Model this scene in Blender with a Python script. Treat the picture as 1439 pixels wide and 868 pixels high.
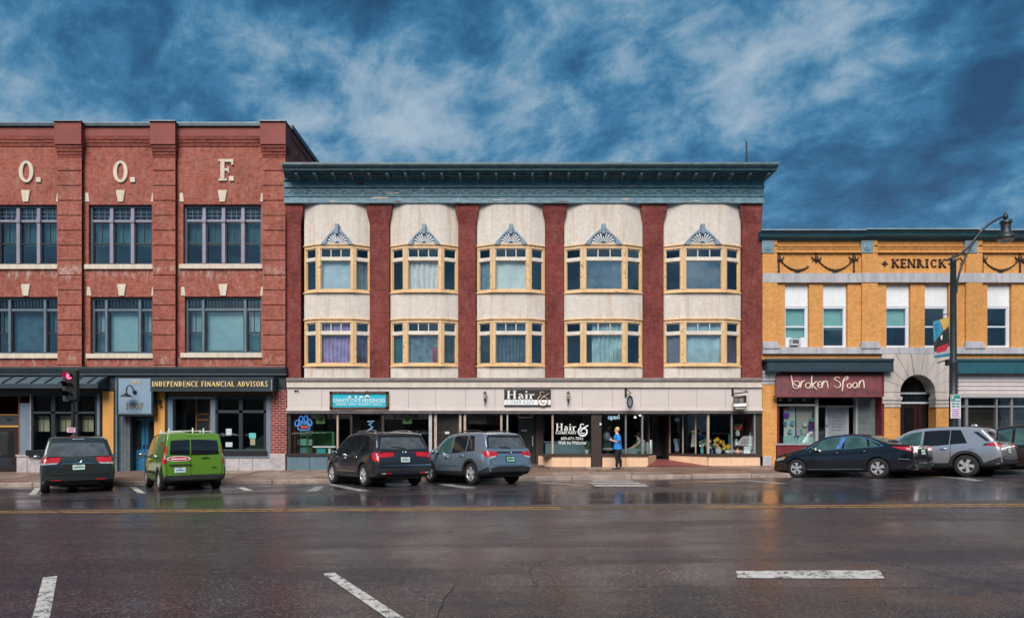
import bpy, bmesh, math, random
from mathutils import Vector, Matrix
from mathutils.bvhtree import BVHTree
R = math.radians
random.seed(7)
SC = bpy.context.scene
for o in list(bpy.data.objects):
 bpy.data.objects.remove(o)
COL = SC.collection

# ------------------------------------------------------------------ camera
FPX, CX, HY, ZC = 885.0, 720.0, 606.0, 1.7      # focal length, vanishing point and horizon in photo pixels
cd = bpy.data.cameras.new('camera')
cam = bpy.data.objects.new('camera', cd)
COL.objects.link(cam)
cam.location = (0, 0, ZC)
cam.rotation_euler = (R(90), 0, 0)
cd.sensor_width = 36
cd.lens = FPX / 1439 * 36
cd.shift_y = (HY - 434) / 1439
cd.clip_start = 0.05
cd.clip_end = 2000
SC.camera = cam

# ------------------------------------------------------------------ light
SUN_EL, SUN_AZ = R(45), R(194)          # sun behind the camera, a little to the left
sd = bpy.data.lights.new('sun', 'SUN')
sd.energy = 1.5
sd.angle = R(42)
sd.color = (1.0, 0.93, 0.85)
sun = bpy.data.objects.new('sun', sd)
COL.objects.link(sun)
d = Vector((math.sin(SUN_AZ) * math.cos(SUN_EL), math.cos(SUN_AZ) * math.cos(SUN_EL), math.sin(SUN_EL)))
sun.rotation_euler = (-d).to_track_quat('-Z', 'Y').to_euler()
sun.location = d * 60

SC.view_settings.view_transform = 'Standard'
SC.view_settings.look = 'None'
SC.view_settings.exposure = 1.68
SC.view_settings.gamma = 1.0


class NT:
 """tiny node-graph helper"""
 def __init__(s, tree):
  s.t = tree
  s.n = tree.nodes
 def add(s, kind, **kw):
  nd = s.n.new(kind)
  for k, v in kw.items():
   if k.startswith('i_'):
    nd.inputs[k[2:].replace('_', ' ')].default_value = v
   else:
    setattr(nd, k, v)
  return nd
 def link(s, a, b):
  s.t.links.new(a, b)
 def math(s, op, a, b=None, c=None, clamp=False):
  nd = s.n.new('ShaderNodeMath')
  nd.operation = op
  nd.use_clamp = clamp
  for i, v in enumerate((a, b, c)):
   if v is None:
    continue
   if isinstance(v, (int, float)):
    nd.inputs[i].default_value = v
   else:
    s.link(v, nd.inputs[i])
  return nd.outputs[0]
 def mix(s, fac, a, b, mode='MIX'):
  nd = s.n.new('ShaderNodeMix')
  nd.data_type = 'RGBA'
  nd.blend_type = mode
  for sock, v in ((nd.inputs[0], fac), (nd.inputs[6], a), (nd.inputs[7], b)):
   if isinstance(v, (int, float)):
    sock.default_value = v
   elif isinstance(v, (tuple, list)):
    sock.default_value = (*v[:3], 1)
   else:
    s.link(v, sock)
  return nd.outputs[2]
 def noise(s, vec, scale, detail=4, rough=0.55, dist=0.0):
  nd = s.add('ShaderNodeTexNoise')
  nd.inputs['Scale'].default_value = scale
  nd.inputs['Detail'].default_value = detail
  nd.inputs['Roughness'].default_value = rough
  nd.inputs['Distortion'].default_value = dist
  if vec is not None:
   s.link(vec, nd.inputs['Vector'])
  return nd.outputs['Fac']
 def ramp(s, fac, stops):
  nd = s.n.new('ShaderNodeValToRGB')
  el = nd.color_ramp.elements
  while len(el) < len(stops):
   el.new(0.5)
  for e, (p, c) in zip(el, stops):
   e.position = p
   e.color = (c, c, c, 1) if isinstance(c, (int, float)) else (*c, 1)
  s.link(fac, nd.inputs[0])
  return nd.outputs[0]
 def smooth(s, v, a, b):
  nd = s.n.new('ShaderNodeMapRange')
  nd.interpolation_type = 'SMOOTHSTEP'
  s.link(v, nd.inputs[0])
  nd.inputs[1].default_value = a
  nd.inputs[2].default_value = b
  return nd.outputs[0]
 def combine(s, x, y, z):
  nd = s.n.new('ShaderNodeCombineXYZ')
  for i, v in enumerate((x, y, z)):
   if isinstance(v, (int, float)):
    nd.inputs[i].default_value = v
   else:
    s.link(v, nd.inputs[i])
  return nd.outputs[0]


# ------------------------------------------------------------------ world: dusky cloud deck over a Nishita sky
W = bpy.data.worlds.new('World')
SC.world = W
W.use_nodes = True
t = NT(W.node_tree)
t.n.clear()
out = t.add('ShaderNodeOutputWorld')
bg = t.add('ShaderNodeBackground')
bg.inputs['Strength'].default_value = 0.1
sky = t.add('ShaderNodeTexSky', sky_type='NISHITA', sun_disc=False, sun_elevation=SUN_EL, sun_rotation=SUN_AZ)
tc = t.add('ShaderNodeTexCoord')
sep = t.add('ShaderNodeSeparateXYZ')
t.link(tc.outputs['Generated'], sep.inputs[0])
dx, dy, dz = sep.outputs
zz = t.math('ADD', t.math('MAXIMUM', dz, 0.0), 0.55)
u = t.math('DIVIDE', dx, zz)
v = t.math('DIVIDE', dy, zz)
# the cloud deck drifts along a diagonal: stretch it that way
uu = t.math('SUBTRACT', t.math('MULTIPLY', u, 0.86), t.math('MULTIPLY', v, 0.50))
vv = t.math('ADD', t.math('MULTIPLY', v, 1.15), t.math('MULTIPLY', u, 0.62))
pv = t.combine(uu, vv, 3.7)
big = t.noise(pv, 1.7, 3, 0.5, 0.3)
mid = t.noise(pv, 4.4, 12, 0.58, 0.12)
fine = t.noise(pv, 10.0, 12, 0.67, 0.3)
dens = t.math('ADD', t.math('MULTIPLY', big, 0.42), t.math('ADD', t.math('MULTIPLY', mid, 0.80), t.math('MULTIPLY', fine, 0.64)))
dens = t.math('SUBTRACT', dens, 0.252)
def dirpx(px, py):
 return Vector(((px - CX) / FPX, 1, (HY - py) / FPX)).normalized()
for (px, py, rad, amt) in [(470, 170, 95, .16), (590, 120, 60, .13), (860, 90, 120, .13), (1240, 95, 70, .13), (1120, 60, 130, .12), (660, 10, 80, .11), (760, 215, 120, .10), (400, 90, 60, .05),
                           (950, 175, 110, .06), (1395, 300, 60, .05), (80, 140, 120, .05), (200, 40, 110, .02),
                           (250, 50, 110, -.10), (620, 55, 90, -.14), (700, 150, 110, -.13), (1010, 150, 100, -.10), (1290, 170, 110, -.14), (1200, 270, 120, -.13), (1420, 110, 90, -.10), (130, 20, 120, -.06), (1000, 30, 70, -.08)]:
 c = dirpx(px, py)
 dot = t.add('ShaderNodeVectorMath', operation='DOT_PRODUCT')
 t.link(tc.outputs['Generated'], dot.inputs[0])
 dot.inputs[1].default_value = c
 ang = math.atan(rad * 1.5 / FPX)
 f = t.smooth(dot.outputs['Value'], math.cos(ang), 1.0)
 wob = t.math('MULTIPLY', f, t.math('ADD', t.math('MULTIPLY', mid, 1.6), 0.2))
 dens = t.math('ADD', dens, t.math('MULTIPLY', wob, amt * (.85 if amt > 0 else .50)))
K = 3.15     # cloud radiance, before the Background strength
CLOUDS = t.ramp(dens, [(p, tuple(c * K for c in col)) for p, col in ((0.47, (.006, .048, .118)), (0.60, (.017, .105, .222)), (0.68, (.038, .172, .325)), (0.75, (.105, .255, .395)), (0.81, (.20, .335, .465)), (0.95, (.36, .47, .56)))])
skyc = t.mix(0.05, CLOUDS, sky.outputs[0])
t.link(skyc, bg.inputs['Color'])
t.link(bg.outputs[0], out.inputs['Surface'])


# ------------------------------------------------------------------ pixel helpers
def PX(px, Y): return (px - CX) * Y / FPX
def PZ(py, Y): return ZC + (HY - py) * Y / FPX
def P(px, py, Y): return Vector((PX(px, Y), Y, PZ(py, Y)))
F = 26.2                                   # the street front of the three buildings
KERB = 23.1
def slope(y):
 """cross fall of the street: it climbs to the right, most along the parking bays"""
 pts = ((0, .0066), (13, .0066), (19.5, .0165), (KERB, .0125), (F, .009), (90, .009))
 for (a, p), (b, q) in zip(pts[:-1], pts[1:]):
  if y <= b:
   return p + (q - p) * max(0, (y - a) / (b - a))
 return .009
def zroad(x, y): return 0.1 - 0.002 * (y - 13) ** 2 + slope(y) * x
def zpave(x, y):
 f = (y - KERB) / (F - KERB)
 return 0.1 - 0.002 * (KERB - 13) ** 2 + 0.15 + f * 0.15 + (.0125 + (.009 - .0125) * f) * x


# ------------------------------------------------------------------ materials
MATS = {}
def new_mat(name):
 m = bpy.data.materials.new(name)
 m.use_nodes = True
 g = NT(m.node_tree)
 bs = g.n['Principled BSDF']
 MATS[name] = m
 return m, g, bs

def mat(name, col, rough=0.6, metal=0.0, var=0.25, scale=3.0, fine=40.0, bump=0.0, spec=0.5, coat=0.0, emit=None, estr=0.0):
 """plain painted / moulded surface with cloudy tone changes and fine relief"""
 m, g, bs = new_mat(name)
 tc = g.add('ShaderNodeTexCoord')
 o = tc.outputs['Object']
 n1 = g.noise(o, scale, 5, 0.6)
 n2 = g.noise(o, fine, 3, 0.6)
 k = g.math('ADD', g.math('MULTIPLY', n1, 0.7), g.math('MULTIPLY', n2, 0.3))
 lo = tuple(c * (1 - var) for c in col)
 hi = tuple(min(1, c * (1 + var)) for c in col)
 g.link(g.mix(g.smooth(k, 0.3, 0.7), lo, hi), bs.inputs['Base Color'])
 bs.inputs['Roughness'].default_value = rough
 bs.inputs['Metallic'].default_value = metal
 bs.inputs['Specular IOR Level'].default_value = spec
 bs.inputs['Coat Weight'].default_value = coat
 bs.inputs['Coat Roughness'].default_value = 0.04
 if emit:
  bs.inputs['Emission Color'].default_value = (*emit, 1)
  bs.inputs['Emission Strength'].default_value = estr
 if bump:
  b = g.add('ShaderNodeBump')
  b.inputs['Strength'].default_value = bump
  b.inputs['Distance'].default_value = 0.02
  g.link(n2, b.inputs['Height'])
  g.link(b.outputs[0], bs.inputs['Normal'])
 return m

def brick_mat(name, c1, c2, mortar, bw=0.21, bh=0.072, stain=None, stain_amt=0.0, dark=0.35, msize=0.008, zbands=None, blotch=1.0, odd_amt=0.45):
 m, g, bs = new_mat(name)
 tc = g.add('ShaderNodeTexCoord')
 sp = g.add('ShaderNodeSeparateXYZ')
 g.link(tc.outputs['Object'], sp.inputs[0])
 vec = g.combine(g.math('ADD', sp.outputs[0], sp.outputs[1]), sp.outputs[2], 0.0)
 b = g.add('ShaderNodeTexBrick')
 g.link(vec, b.inputs['Vector'])
 b.inputs['Scale'].default_value = 1
 b.inputs['Brick Width'].default_value = bw
 b.inputs['Row Height'].default_value = bh
 b.inputs['Mortar Size'].default_value = msize
 b.inputs['Mortar Smooth'].default_value = 0.3
 b.inputs['Color1'].default_value = (*c1, 1)
 b.inputs['Color2'].default_value = (*c2, 1)
 b.inputs['Mortar'].default_value = (*mortar, 1)
 n1 = g.noise(tc.outputs['Object'], 0.7, 6, 0.65)
 n2 = g.noise(vec, 6.0, 5, 0.7)
 c = b.outputs['Color']
 shade = g.ramp(n2, [(0.3, 1 - dark), (0.55, 1.0), (0.8, 1.15)])
 c = g.mix(1.0, c, shade, 'MULTIPLY')
 big = g.ramp(n1, [(0.33, 1 - .34 * blotch), (0.52, 1.0), (0.7, 1 + .16 * blotch)])
 c = g.mix(1.0, c, big, 'MULTIPLY')
 # single odd bricks, burnt or replaced
 odd = g.add('ShaderNodeTexBrick')
 g.link(vec, odd.inputs['Vector'])
 for k, val in (('Scale', 1), ('Brick Width', bw), ('Row Height', bh), ('Mortar Size', 0.0), ('Bias', -0.75)):
  odd.inputs[k].default_value = val
 odd.inputs['Color1'].default_value = (0, 0, 0, 1)
 odd.inputs['Color2'].default_value = (1, 1, 1, 1)
 c = g.mix(g.math('MULTIPLY', odd.outputs['Color'], odd_amt), c, tuple(x * 0.35 for x in c1))
 if stain:
  n3 = g.noise(g.combine(g.math('MULTIPLY', sp.outputs[0], 2.2), sp.outputs[1], g.math('MULTIPLY', sp.outputs[2], 0.8)), 1.6, 7, 0.72)
  f = g.smooth(n3, 0.47, 0.66)
  n4 = g.noise(tc.outputs['Object'], 18, 3, 0.7)
  f = g.math('MULTIPLY', f, g.smooth(n4, 0.35, 0.6))
  if zbands:
   tot = None
   for z0, z1 in zbands:
    bnd = g.math('MULTIPLY', g.smooth(sp.outputs[2], z0, z0 + 0.5), g.smooth(sp.outputs[2], z1 + 0.05, z1 - 0.15))
    tot = bnd if tot is None else g.math('ADD', tot, bnd)
   f = g.math('MULTIPLY', f, g.math('ADD', g.math('MULTIPLY', tot, 1.4), 0.25), clamp=True)
  c = g.mix(g.math('MULTIPLY', f, stain_amt), c, stain)
 g.link(c, bs.inputs['Base Color'])
 bs.inputs['Roughness'].default_value = 0.85
 bs.inputs['Specular IOR Level'].default_value = 0.25
 bp = g.add('ShaderNodeBump')
 bp.inputs['Strength'].default_value = 0.6
 bp.inputs['Distance'].default_value = 0.012
 g.link(g.math('SUBTRACT', g.math('MULTIPLY', n2, 0.5), b.outputs['Fac']), bp.inputs['Height'])
 g.link(bp.outputs[0], bs.inputs['Normal'])
 return m

def worn_paint(name, col, under, amt=0.5, rough=0.55, scale=5.0, vertical=False, streak=0.25, bump=0.15):
 """paint that flakes down to an under colour"""
 m, g, bs = new_mat(name)
 tc = g.add('ShaderNodeTexCoord')
 o = tc.outputs['Object']
 sp = g.add('ShaderNodeSeparateXYZ')
 g.link(o, sp.inputs[0])
 st = g.combine(g.math('MULTIPLY', sp.outputs[0], 3.0), sp.outputs[1], g.math('MULTIPLY', sp.outputs[2], 0.5 if vertical else 6.0))
 n1 = g.noise(o, scale, 8, 0.7, 0.3)
 n2 = g.noise(st, 1.4, 6, 0.65)
 n3 = g.noise(o, 30, 4, 0.6)
 f = g.math('MULTIPLY', g.smooth(g.math('ADD', g.math('MULTIPLY', n1, 0.6), g.math('MULTIPLY', n2, 0.4)), 0.68 - amt * 0.22, 0.76 - amt * 0.18), 0.9)
 tone = g.mix(g.smooth(n2, 0.3, 0.72), tuple(c * (1 - streak) for c in col), tuple(min(1, c * (1 + streak)) for c in col))
 c = g.mix(f, tone, under)
 g.link(c, bs.inputs['Base Color'])
 bs.inputs['Roughness'].default_value = rough
 b = g.add('ShaderNodeBump')
 b.inputs['Strength'].default_value = bump
 b.inputs['Distance'].default_value = 0.01
 g.link(g.math('SUBTRACT', n3, f), b.inputs['Height'])
 g.link(b.outputs[0], bs.inputs['Normal'])
 return m

def glass_mat(name, tint=(0.72, 0.78, 0.78), ior=1.7, rough=0.015, wave=0.0, extra=0.0):
 """thin pane: looks through, mirrors by Fresnel"""
 m, g, bs = new_mat(name)
 g.n.remove(bs)
 tr = g.add('ShaderNodeBsdfTransparent')
 tr.inputs[0].default_value = (*tint, 1)
 gl = g.add('ShaderNodeBsdfGlossy')
 gl.inputs['Color'].default_value = (1, 1, 1, 1)
 gl.inputs['Roughness'].default_value = rough
 lw = g.add('ShaderNodeLayerWeight')
 lw.inputs['Blend'].default_value = 0.5
 f0 = ((ior - 1) / (ior + 1)) ** 2 * 1.6 + extra
 mx = g.add('ShaderNodeMixShader')
 g.link(g.math('ADD', f0, g.math('MULTIPLY', g.math('POWER', lw.outputs['Facing'], 5), 1 - f0), clamp=True), mx.inputs[0])
 g.link(tr.outputs[0], mx.inputs[1])
 g.link(gl.outputs[0], mx.inputs[2])
 if wave:
  tc = g.add('ShaderNodeTexCoord')
  b = g.add('ShaderNodeBump')
  b.inputs['Strength'].default_value = wave
  b.inputs['Distance'].default_value = 0.03
  g.link(g.noise(tc.outputs['Object'], 2.2, 2, 0.5), b.inputs['Height'])
  g.link(b.outputs[0], gl.inputs['Normal'])
 g.link(mx.outputs[0], g.n['Material Output'].inputs['Surface'])
 return m

def car_paint(name, col, metal=0.35, rough=0.3, coat=1.0):
 m, g, bs = new_mat(name)
 tc = g.add('ShaderNodeTexCoord')
 n = g.noise(tc.outputs['Object'], 2.5, 6, 0.65)
 sp = g.add('ShaderNodeSeparateXYZ')
 g.link(tc.outputs['Object'], sp.inputs[0])
 dirt = g.math('MULTIPLY', g.smooth(sp.outputs[2], 0.75, 0.2), g.math('ADD', g.math('MULTIPLY', n, 0.7), 0.15))   # road dirt thrown up by the wheels
 c = g.mix(g.math('MULTIPLY', dirt, 0.35), col, (0.055, 0.050, 0.045))
 g.link(c, bs.inputs['Base Color'])
 bs.inputs['Metallic'].default_value = metal
 g.link(g.math('ADD', g.math('MULTIPLY', dirt, 0.25), rough), bs.inputs['Roughness'])
 bs.inputs['Coat Weight'].default_value = coat
 bs.inputs['Coat Roughness'].default_value = 0.05
 return m


# ------------------------------------------------------------------ objects
ORG = {}
def _link(o, parent, org):
 COL.objects.link(o)
 if parent is not None:
  o.parent = parent
 ORG[o.name] = org

def thing(name, label, cat, loc=(0, 0, 0), group=None):
 o = bpy.data.objects.new(name, None)
 o.empty_display_size = 0.3
 COL.objects.link(o)
 o.location = loc
 o['label'] = label
 o['category'] = cat
 if group:
  o['group'] = group
 ORG[o.name] = Vector(loc)
 return o

def tag(o, label=None, cat=None, group=None, kind=None):
 if label: o['label'] = label
 if cat: o['category'] = cat
 if group: o['group'] = group
 if kind: o['kind'] = kind
 return o

class MB:
 def __init__(s):
  s.v, s.f = [], []
 def poly(s, pts):
  n = len(s.v)
  s.v += [tuple(p) for p in pts]
  s.f.append(list(range(n, n + len(pts))))
  return s
 def box(s, x0, x1, y0, y1, z0, z1):
  if x0 > x1: x0, x1 = x1, x0
  if y0 > y1: y0, y1 = y1, y0
  if z0 > z1: z0, z1 = z1, z0
  n = len(s.v)
  s.v += [(x0, y0, z0), (x1, y0, z0), (x1, y1, z0), (x0, y1, z0), (x0, y0, z1), (x1, y0, z1), (x1, y1, z1), (x0, y1, z1)]
  s.f += [[n, n + 3, n + 2, n + 1], [n + 4, n + 5, n + 6, n + 7], [n, n + 1, n + 5, n + 4], [n + 1, n + 2, n + 6, n + 5], [n + 2, n + 3, n + 7, n + 6], [n + 3, n, n + 4, n + 7]]
  return s
 def pb(s, px0, py0, px1, py1, yf, yb):
  """box whose front face (at depth yf) covers these photo pixels"""
  return s.box(PX(px0, yf), PX(px1, yf), yf, yb, PZ(py1, yf), PZ(py0, yf))
 def hexa(s, a, b):
  """solid between two like polygons"""
  n, k = len(s.v), len(a)
  s.v += [tuple(p) for p in a] + [tuple(p) for p in b]
  s.f.append(list(range(n, n + k)))
  s.f.append(list(range(n + 2 * k - 1, n + k - 1, -1)))
  for i in range(k):
   j = (i + 1) % k
   s.f.append([n + j, n + i, n + k + i, n + k + j])
  return s
 def prism_xz(s, pts, y0, y1):
  """outline in (x, z), solid from depth y0 (front) to y1"""
  return s.hexa([(x, y0, z) for x, z in pts], [(x, y1, z) for x, z in pts])
 def ppx(s, pts, yf, yb):
  return s.prism_xz([(PX(a, yf), PZ(b, yf)) for a, b in pts], yf, yb)
 def obox(s, A, B, s0, s1, z0, z1, n0, n1):
  """box along the plan segment A->B; n is depth behind the segment line"""
  ax, ay = A; bx_, by = B
  L = math.hypot(bx_ - ax, by - ay)
  ux, uy = (bx_ - ax) / L, (by - ay) / L
  nx, ny = -uy, ux
  q = lambda a, n: (ax + ux * a + nx * n, ay + uy * a + ny * n)
  p = [q(s0, n0), q(s1, n0), q(s1, n1), q(s0, n1)]
  return s.hexa([(x, y, z0) for x, y in p][::-1], [(x, y, z1) for x, y in p][::-1])
 def tube(s, path, r, n=8, cap=True):
  path = [Vector(p) for p in path]
  rs = r if isinstance(r, (list, tuple)) else [r] * len(path)
  base = len(s.v)
  up = None
  for i, p in enumerate(path):
   a = path[max(i - 1, 0)]
   b = path[min(i + 1, len(path) - 1)]
   tdir = (b - a).normalized()
   if up is None:
    up = Vector((0, 0, 1)) if abs(tdir.z) < 0.9 else Vector((1, 0, 0))
   sx = tdir.cross(up).normalized()
   up = sx.cross(tdir).normalized()
   for k in range(n):
    q = 2 * math.pi * k / n
    s.v.append(tuple(p + (sx * math.cos(q) + up * math.sin(q)) * rs[i]))
  for i in range(len(path) - 1):
   for k in range(n):
    k2 = (k + 1) % n
    s.f.append([base + i * n + k, base + i * n + k2, base + (i + 1) * n + k2, base + (i + 1) * n + k])
  if cap:
   s.f.append([base + k for k in range(n)][::-1])
   s.f.append([base + (len(path) - 1) * n + k for k in range(n)])
  return s
 def lathe(s, prof, c, axis='Z', n=16, cap=True):
  """prof: (radius, height) pairs"""
  base = len(s.v)
  for r, h in prof:
   for k in range(n):
    a = 2 * math.pi * k / n
    x, y = r * math.cos(a), r * math.sin(a)
    p = {'Z': (x, y, h), 'Y': (x, h, y), 'X': (h, x, y)}[axis]
    s.v.append((c[0] + p[0], c[1] + p[1], c[2] + p[2]))
  for i in range(len(prof) - 1):
   for k in range(n):
    k2 = (k + 1) % n
    s.f.append([base + i * n + k, base + i * n + k2, base + (i + 1) * n + k2, base + (i + 1) * n + k])
  if cap:
   s.f.append([base + k for k in range(n)][::-1])
   s.f.append([base + (len(prof) - 1) * n + k for k in range(n)])
  return s
 def ball(s, c, r, n=10, m=7):
  rx, ry, rz = r if isinstance(r, (tuple, list)) else (r, r, r)
  base = len(s.v)
  for i in range(m + 1):
   th = math.pi * i / m
   for k in range(n):
    a = 2 * math.pi * k / n
    s.v.append((c[0] + rx * math.sin(th) * math.cos(a), c[1] + ry * math.sin(th) * math.sin(a), c[2] + rz * math.cos(th)))
  for i in range(m):
   for k in range(n):
    k2 = (k + 1) % n
    s.f.append([base + i * n + k, base + (i + 1) * n + k, base + (i + 1) * n + k2, base + i * n + k2])
  return s
 def grid(s, rows):
  base = len(s.v)
  nr, nc = len(rows), len(rows[0])
  for r in rows:
   s.v += [tuple(p) for p in r]
  for i in range(nr - 1):
   for j in range(nc - 1):
    a = base + i * nc + j
    s.f.append([a, a + 1, a + nc + 1, a + nc])
  return s
 def build(s, name, m, parent=None, smooth=None, bevel=0.0, world=True, kind=None):
  org = ORG.get(parent.name, Vector((0, 0, 0))) if parent is not None else Vector((0, 0, 0))
  vs = [(a - org.x, b - org.y, c - org.z) for a, b, c in s.v] if world else s.v
  me = bpy.data.meshes.new(name)
  me.from_pydata(vs, [], s.f)
  bm = bmesh.new()
  bm.from_mesh(me)
  if smooth is not None:
   bmesh.ops.remove_doubles(bm, verts=bm.verts, dist=1e-5)
  bmesh.ops.recalc_face_normals(bm, faces=bm.faces)
  bm.to_mesh(me)
  bm.free()
  for mm in (m if isinstance(m, (list, tuple)) else [m]):
   me.materials.append(mm)
  if smooth is not None:
   me.shade_smooth()
   me.set_sharp_from_angle(angle=R(smooth))
  o = bpy.data.objects.new(name, me)
  _link(o, parent, org)
  if bevel:
   b = o.modifiers.new('edge', 'BEVEL')
   b.width = bevel
   b.segments = 1
   b.limit_method = 'ANGLE'
  if kind:
   o['kind'] = kind
  return o

def wall_holes(mb, x0, x1, z0, z1, holes, yf, depth):
 """front skin of a wall with rectangular openings and their reveals"""
 xs = sorted({x0, x1, *[h[0] for h in holes], *[h[1] for h in holes]})
 zs = sorted({z0, z1, *[h[2] for h in holes], *[h[3] for h in holes]})
 xs = [x for x in xs if x0 <= x <= x1]
 zs = [z for z in zs if z0 <= z <= z1]
 for i in range(len(zs) - 1):
  run = None
  for j in range(len(xs) - 1):
   cx, cz = (xs[j] + xs[j + 1]) / 2, (zs[i] + zs[i + 1]) / 2
   hole = any(h[0] < cx < h[1] and h[2] < cz < h[3] for h in holes)
   if not hole and run is None:
    run = xs[j]
   if run is not None and (hole or j == len(xs) - 2):
    e = xs[j] if hole else xs[j + 1]
    mb.poly([(run, yf, zs[i]), (e, yf, zs[i]), (e, yf, zs[i + 1]), (run, yf, zs[i + 1])])
    run = None
 yb = yf + depth
 for a, b, c, d_ in holes:
  mb.poly([(a, yf, c), (a, yb, c), (a, yb, d_), (a, yf, d_)])
  mb.poly([(b, yf, c), (b, yb, c), (b, yb, d_), (b, yf, d_)])
  mb.poly([(a, yf, d_), (b, yf, d_), (b, yb, d_), (a, yb, d_)])
  mb.poly([(a, yf, c), (b, yf, c), (b, yb, c), (a, yb, c)])
 return mb

def pxhole(a, b, c, d_, Y=F):
 """photo pixels x0,y0,x1,y1 -> hole"""
 return (PX(a, Y), PX(c, Y), PZ(d_, Y), PZ(b, Y))

# ------------------------------------------------------------------ lettering
def text_mesh(txt, x0, x1, z0, z1, y, thick=0.01, align=None):
 """sans lettering fitted to a box in the facade plane"""
 cu = bpy.data.curves.new('lettering', 'FONT')
 cu.body = txt
 cu.extrude = 0.5
 o = bpy.data.objects.new('lettering', cu)
 COL.objects.link(o)
 bpy.context.view_layer.update()
 me = bpy.data.meshes.new_from_object(o.evaluated_get(bpy.context.evaluated_depsgraph_get()))
 bpy.data.objects.remove(o)
 bpy.data.curves.remove(cu)
 mb = MB()
 xs = [v.co.x for v in me.vertices]
 ys = [v.co.y for v in me.vertices]
 ax, bx_, ay, by = min(xs), max(xs), min(ys), max(ys)
 for v in me.vertices:
  mb.v.append((x0 + (v.co.x - ax) / (bx_ - ax) * (x1 - x0), y - v.co.z * thick, z0 + (v.co.y - ay) / (by - ay) * (z1 - z0)))
 mb.f = [list(p.vertices) for p in me.polygons]
 bpy.data.meshes.remove(me)
 return mb

def _arc(cx, cy, rx, ry, a0, a1, n=14):
 return [(cx + rx * math.cos(R(a0 + (a1 - a0) * i / n)), cy + ry * math.sin(R(a0 + (a1 - a0) * i / n))) for i in range(n + 1)]
# serif capitals on a box 0..w by 0..1: V = thick stem, H = thin bar, D = diagonal, C = stressed curve, T = short serif tick
SERIF = {
 'I': (.42, [('V', .21, 0, 1)]), 'N': (.86, [('v', .14, 0, 1), ('D', .10, 1, .74, 0, 1), ('v', .74, 0, 1)]),
 'D': (.82, [('V', .2, 0, 1), ('C', .22, .5, .48, .47, -90, 90)]), 'E': (.68, [('V', .2, 0, 1), ('H', .2, .62, .97), ('H', .2, .52, .52), ('H', .2, .64, .03), ('T', .62, .97, -.18), ('T', .64, .03, .2), ('T', .52, .42, .2)]),
 'F': (.64, [('V', .2, 0, 1), ('H', .2, .60, .97), ('H', .2, .50, .52), ('T', .60, .97, -.2), ('T', .50, .42, .2)]),
 'P': (.66, [('V', .2, 0, 1), ('C', .22, .74, .34, .24, -90, 90)]), 'C': (.78, [('C', .42, .5, .34, .48, 45, 315), ('T', .66, .97, -.25), ('T', .66, .03, .2)]),
 'A': (.84, [('D', .08, 0, .44, 1, 0), ('D', .42, 1, .76, 0, 1), ('H', .22, .62, .33), ('S', .08, 0), ('S', .76, 0)]),
 'L': (.66, [('V', .2, 0, 1), ('H', .2, .62, .03), ('T', .62, .03, .25)]), 'V': (.84, [('D', .08, 1, .42, 0, 1), ('D', .42, 0, .76, 1, 0), ('S', .08, 1), ('S', .76, 1)]),
 'S': (.62, [('C', .32, .74, .22, .24, 40, 270), ('C', .30, .27, .24, .25, 90, -140), ('T', .52, .96, -.22), ('T', .08, .04, .22)]),
 'O': (.86, [('C', .43, .5, .36, .48, 0, 360)]), 'R': (.82, [('V', .2, 0, 1), ('C', .22, .75, .34, .24, -90, 90), ('D', .36, .52, .72, 0, .6), ('S', .74, 0)]),
 'K': (.84, [('V', .2, 0, 1), ('D', .26, .45, .70, 1, 0), ('D', .36, .58, .74, 0, 1), ('S', .70, 1), ('S', .74, 0)]),
 'M': (1.0, [('v', .14, 0, 1), ('D', .12, 1, .5, .05, 1), ('D', .5, .05, .86, 1, 0), ('V', .86, 0, 1)]), 'Y': (.80, [('D', .08, 1, .40, .45, 1), ('D', .40, .45, .72, 1, 0), ('V', .40, 0, .5), ('S', .08, 1), ('S', .72, 1)]),
 'H': (.90, [('V', .18, 0, 1), ('V', .72, 0, 1), ('H', .18, .72, .52)]),
 'a': (.60, [('C', .28, .20, .20, .18, 0, 360), ('V', .46, 0, .45), ('C', .28, .46, .20, .17, 0, 150)]), 'i': (.36, [('V', .18, 0, .62), ('B', .18, .84)]), 'r': (.52, [('V', .16, 0, .62), ('C', .36, .44, .20, .16, 180, 40)]),
 '&': (1.0, [('C', .44, .76, .20, .20, -20, 270), ('C', .46, .28, .36, .27, 110, 420), ('C', .56, .28, .17, .16, 200, 480), ('D', .58, .52, .98, .78, 0)]),
 ' ': (.42, []), '.': (.3, [('B', .12, .08)]),
}
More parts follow.
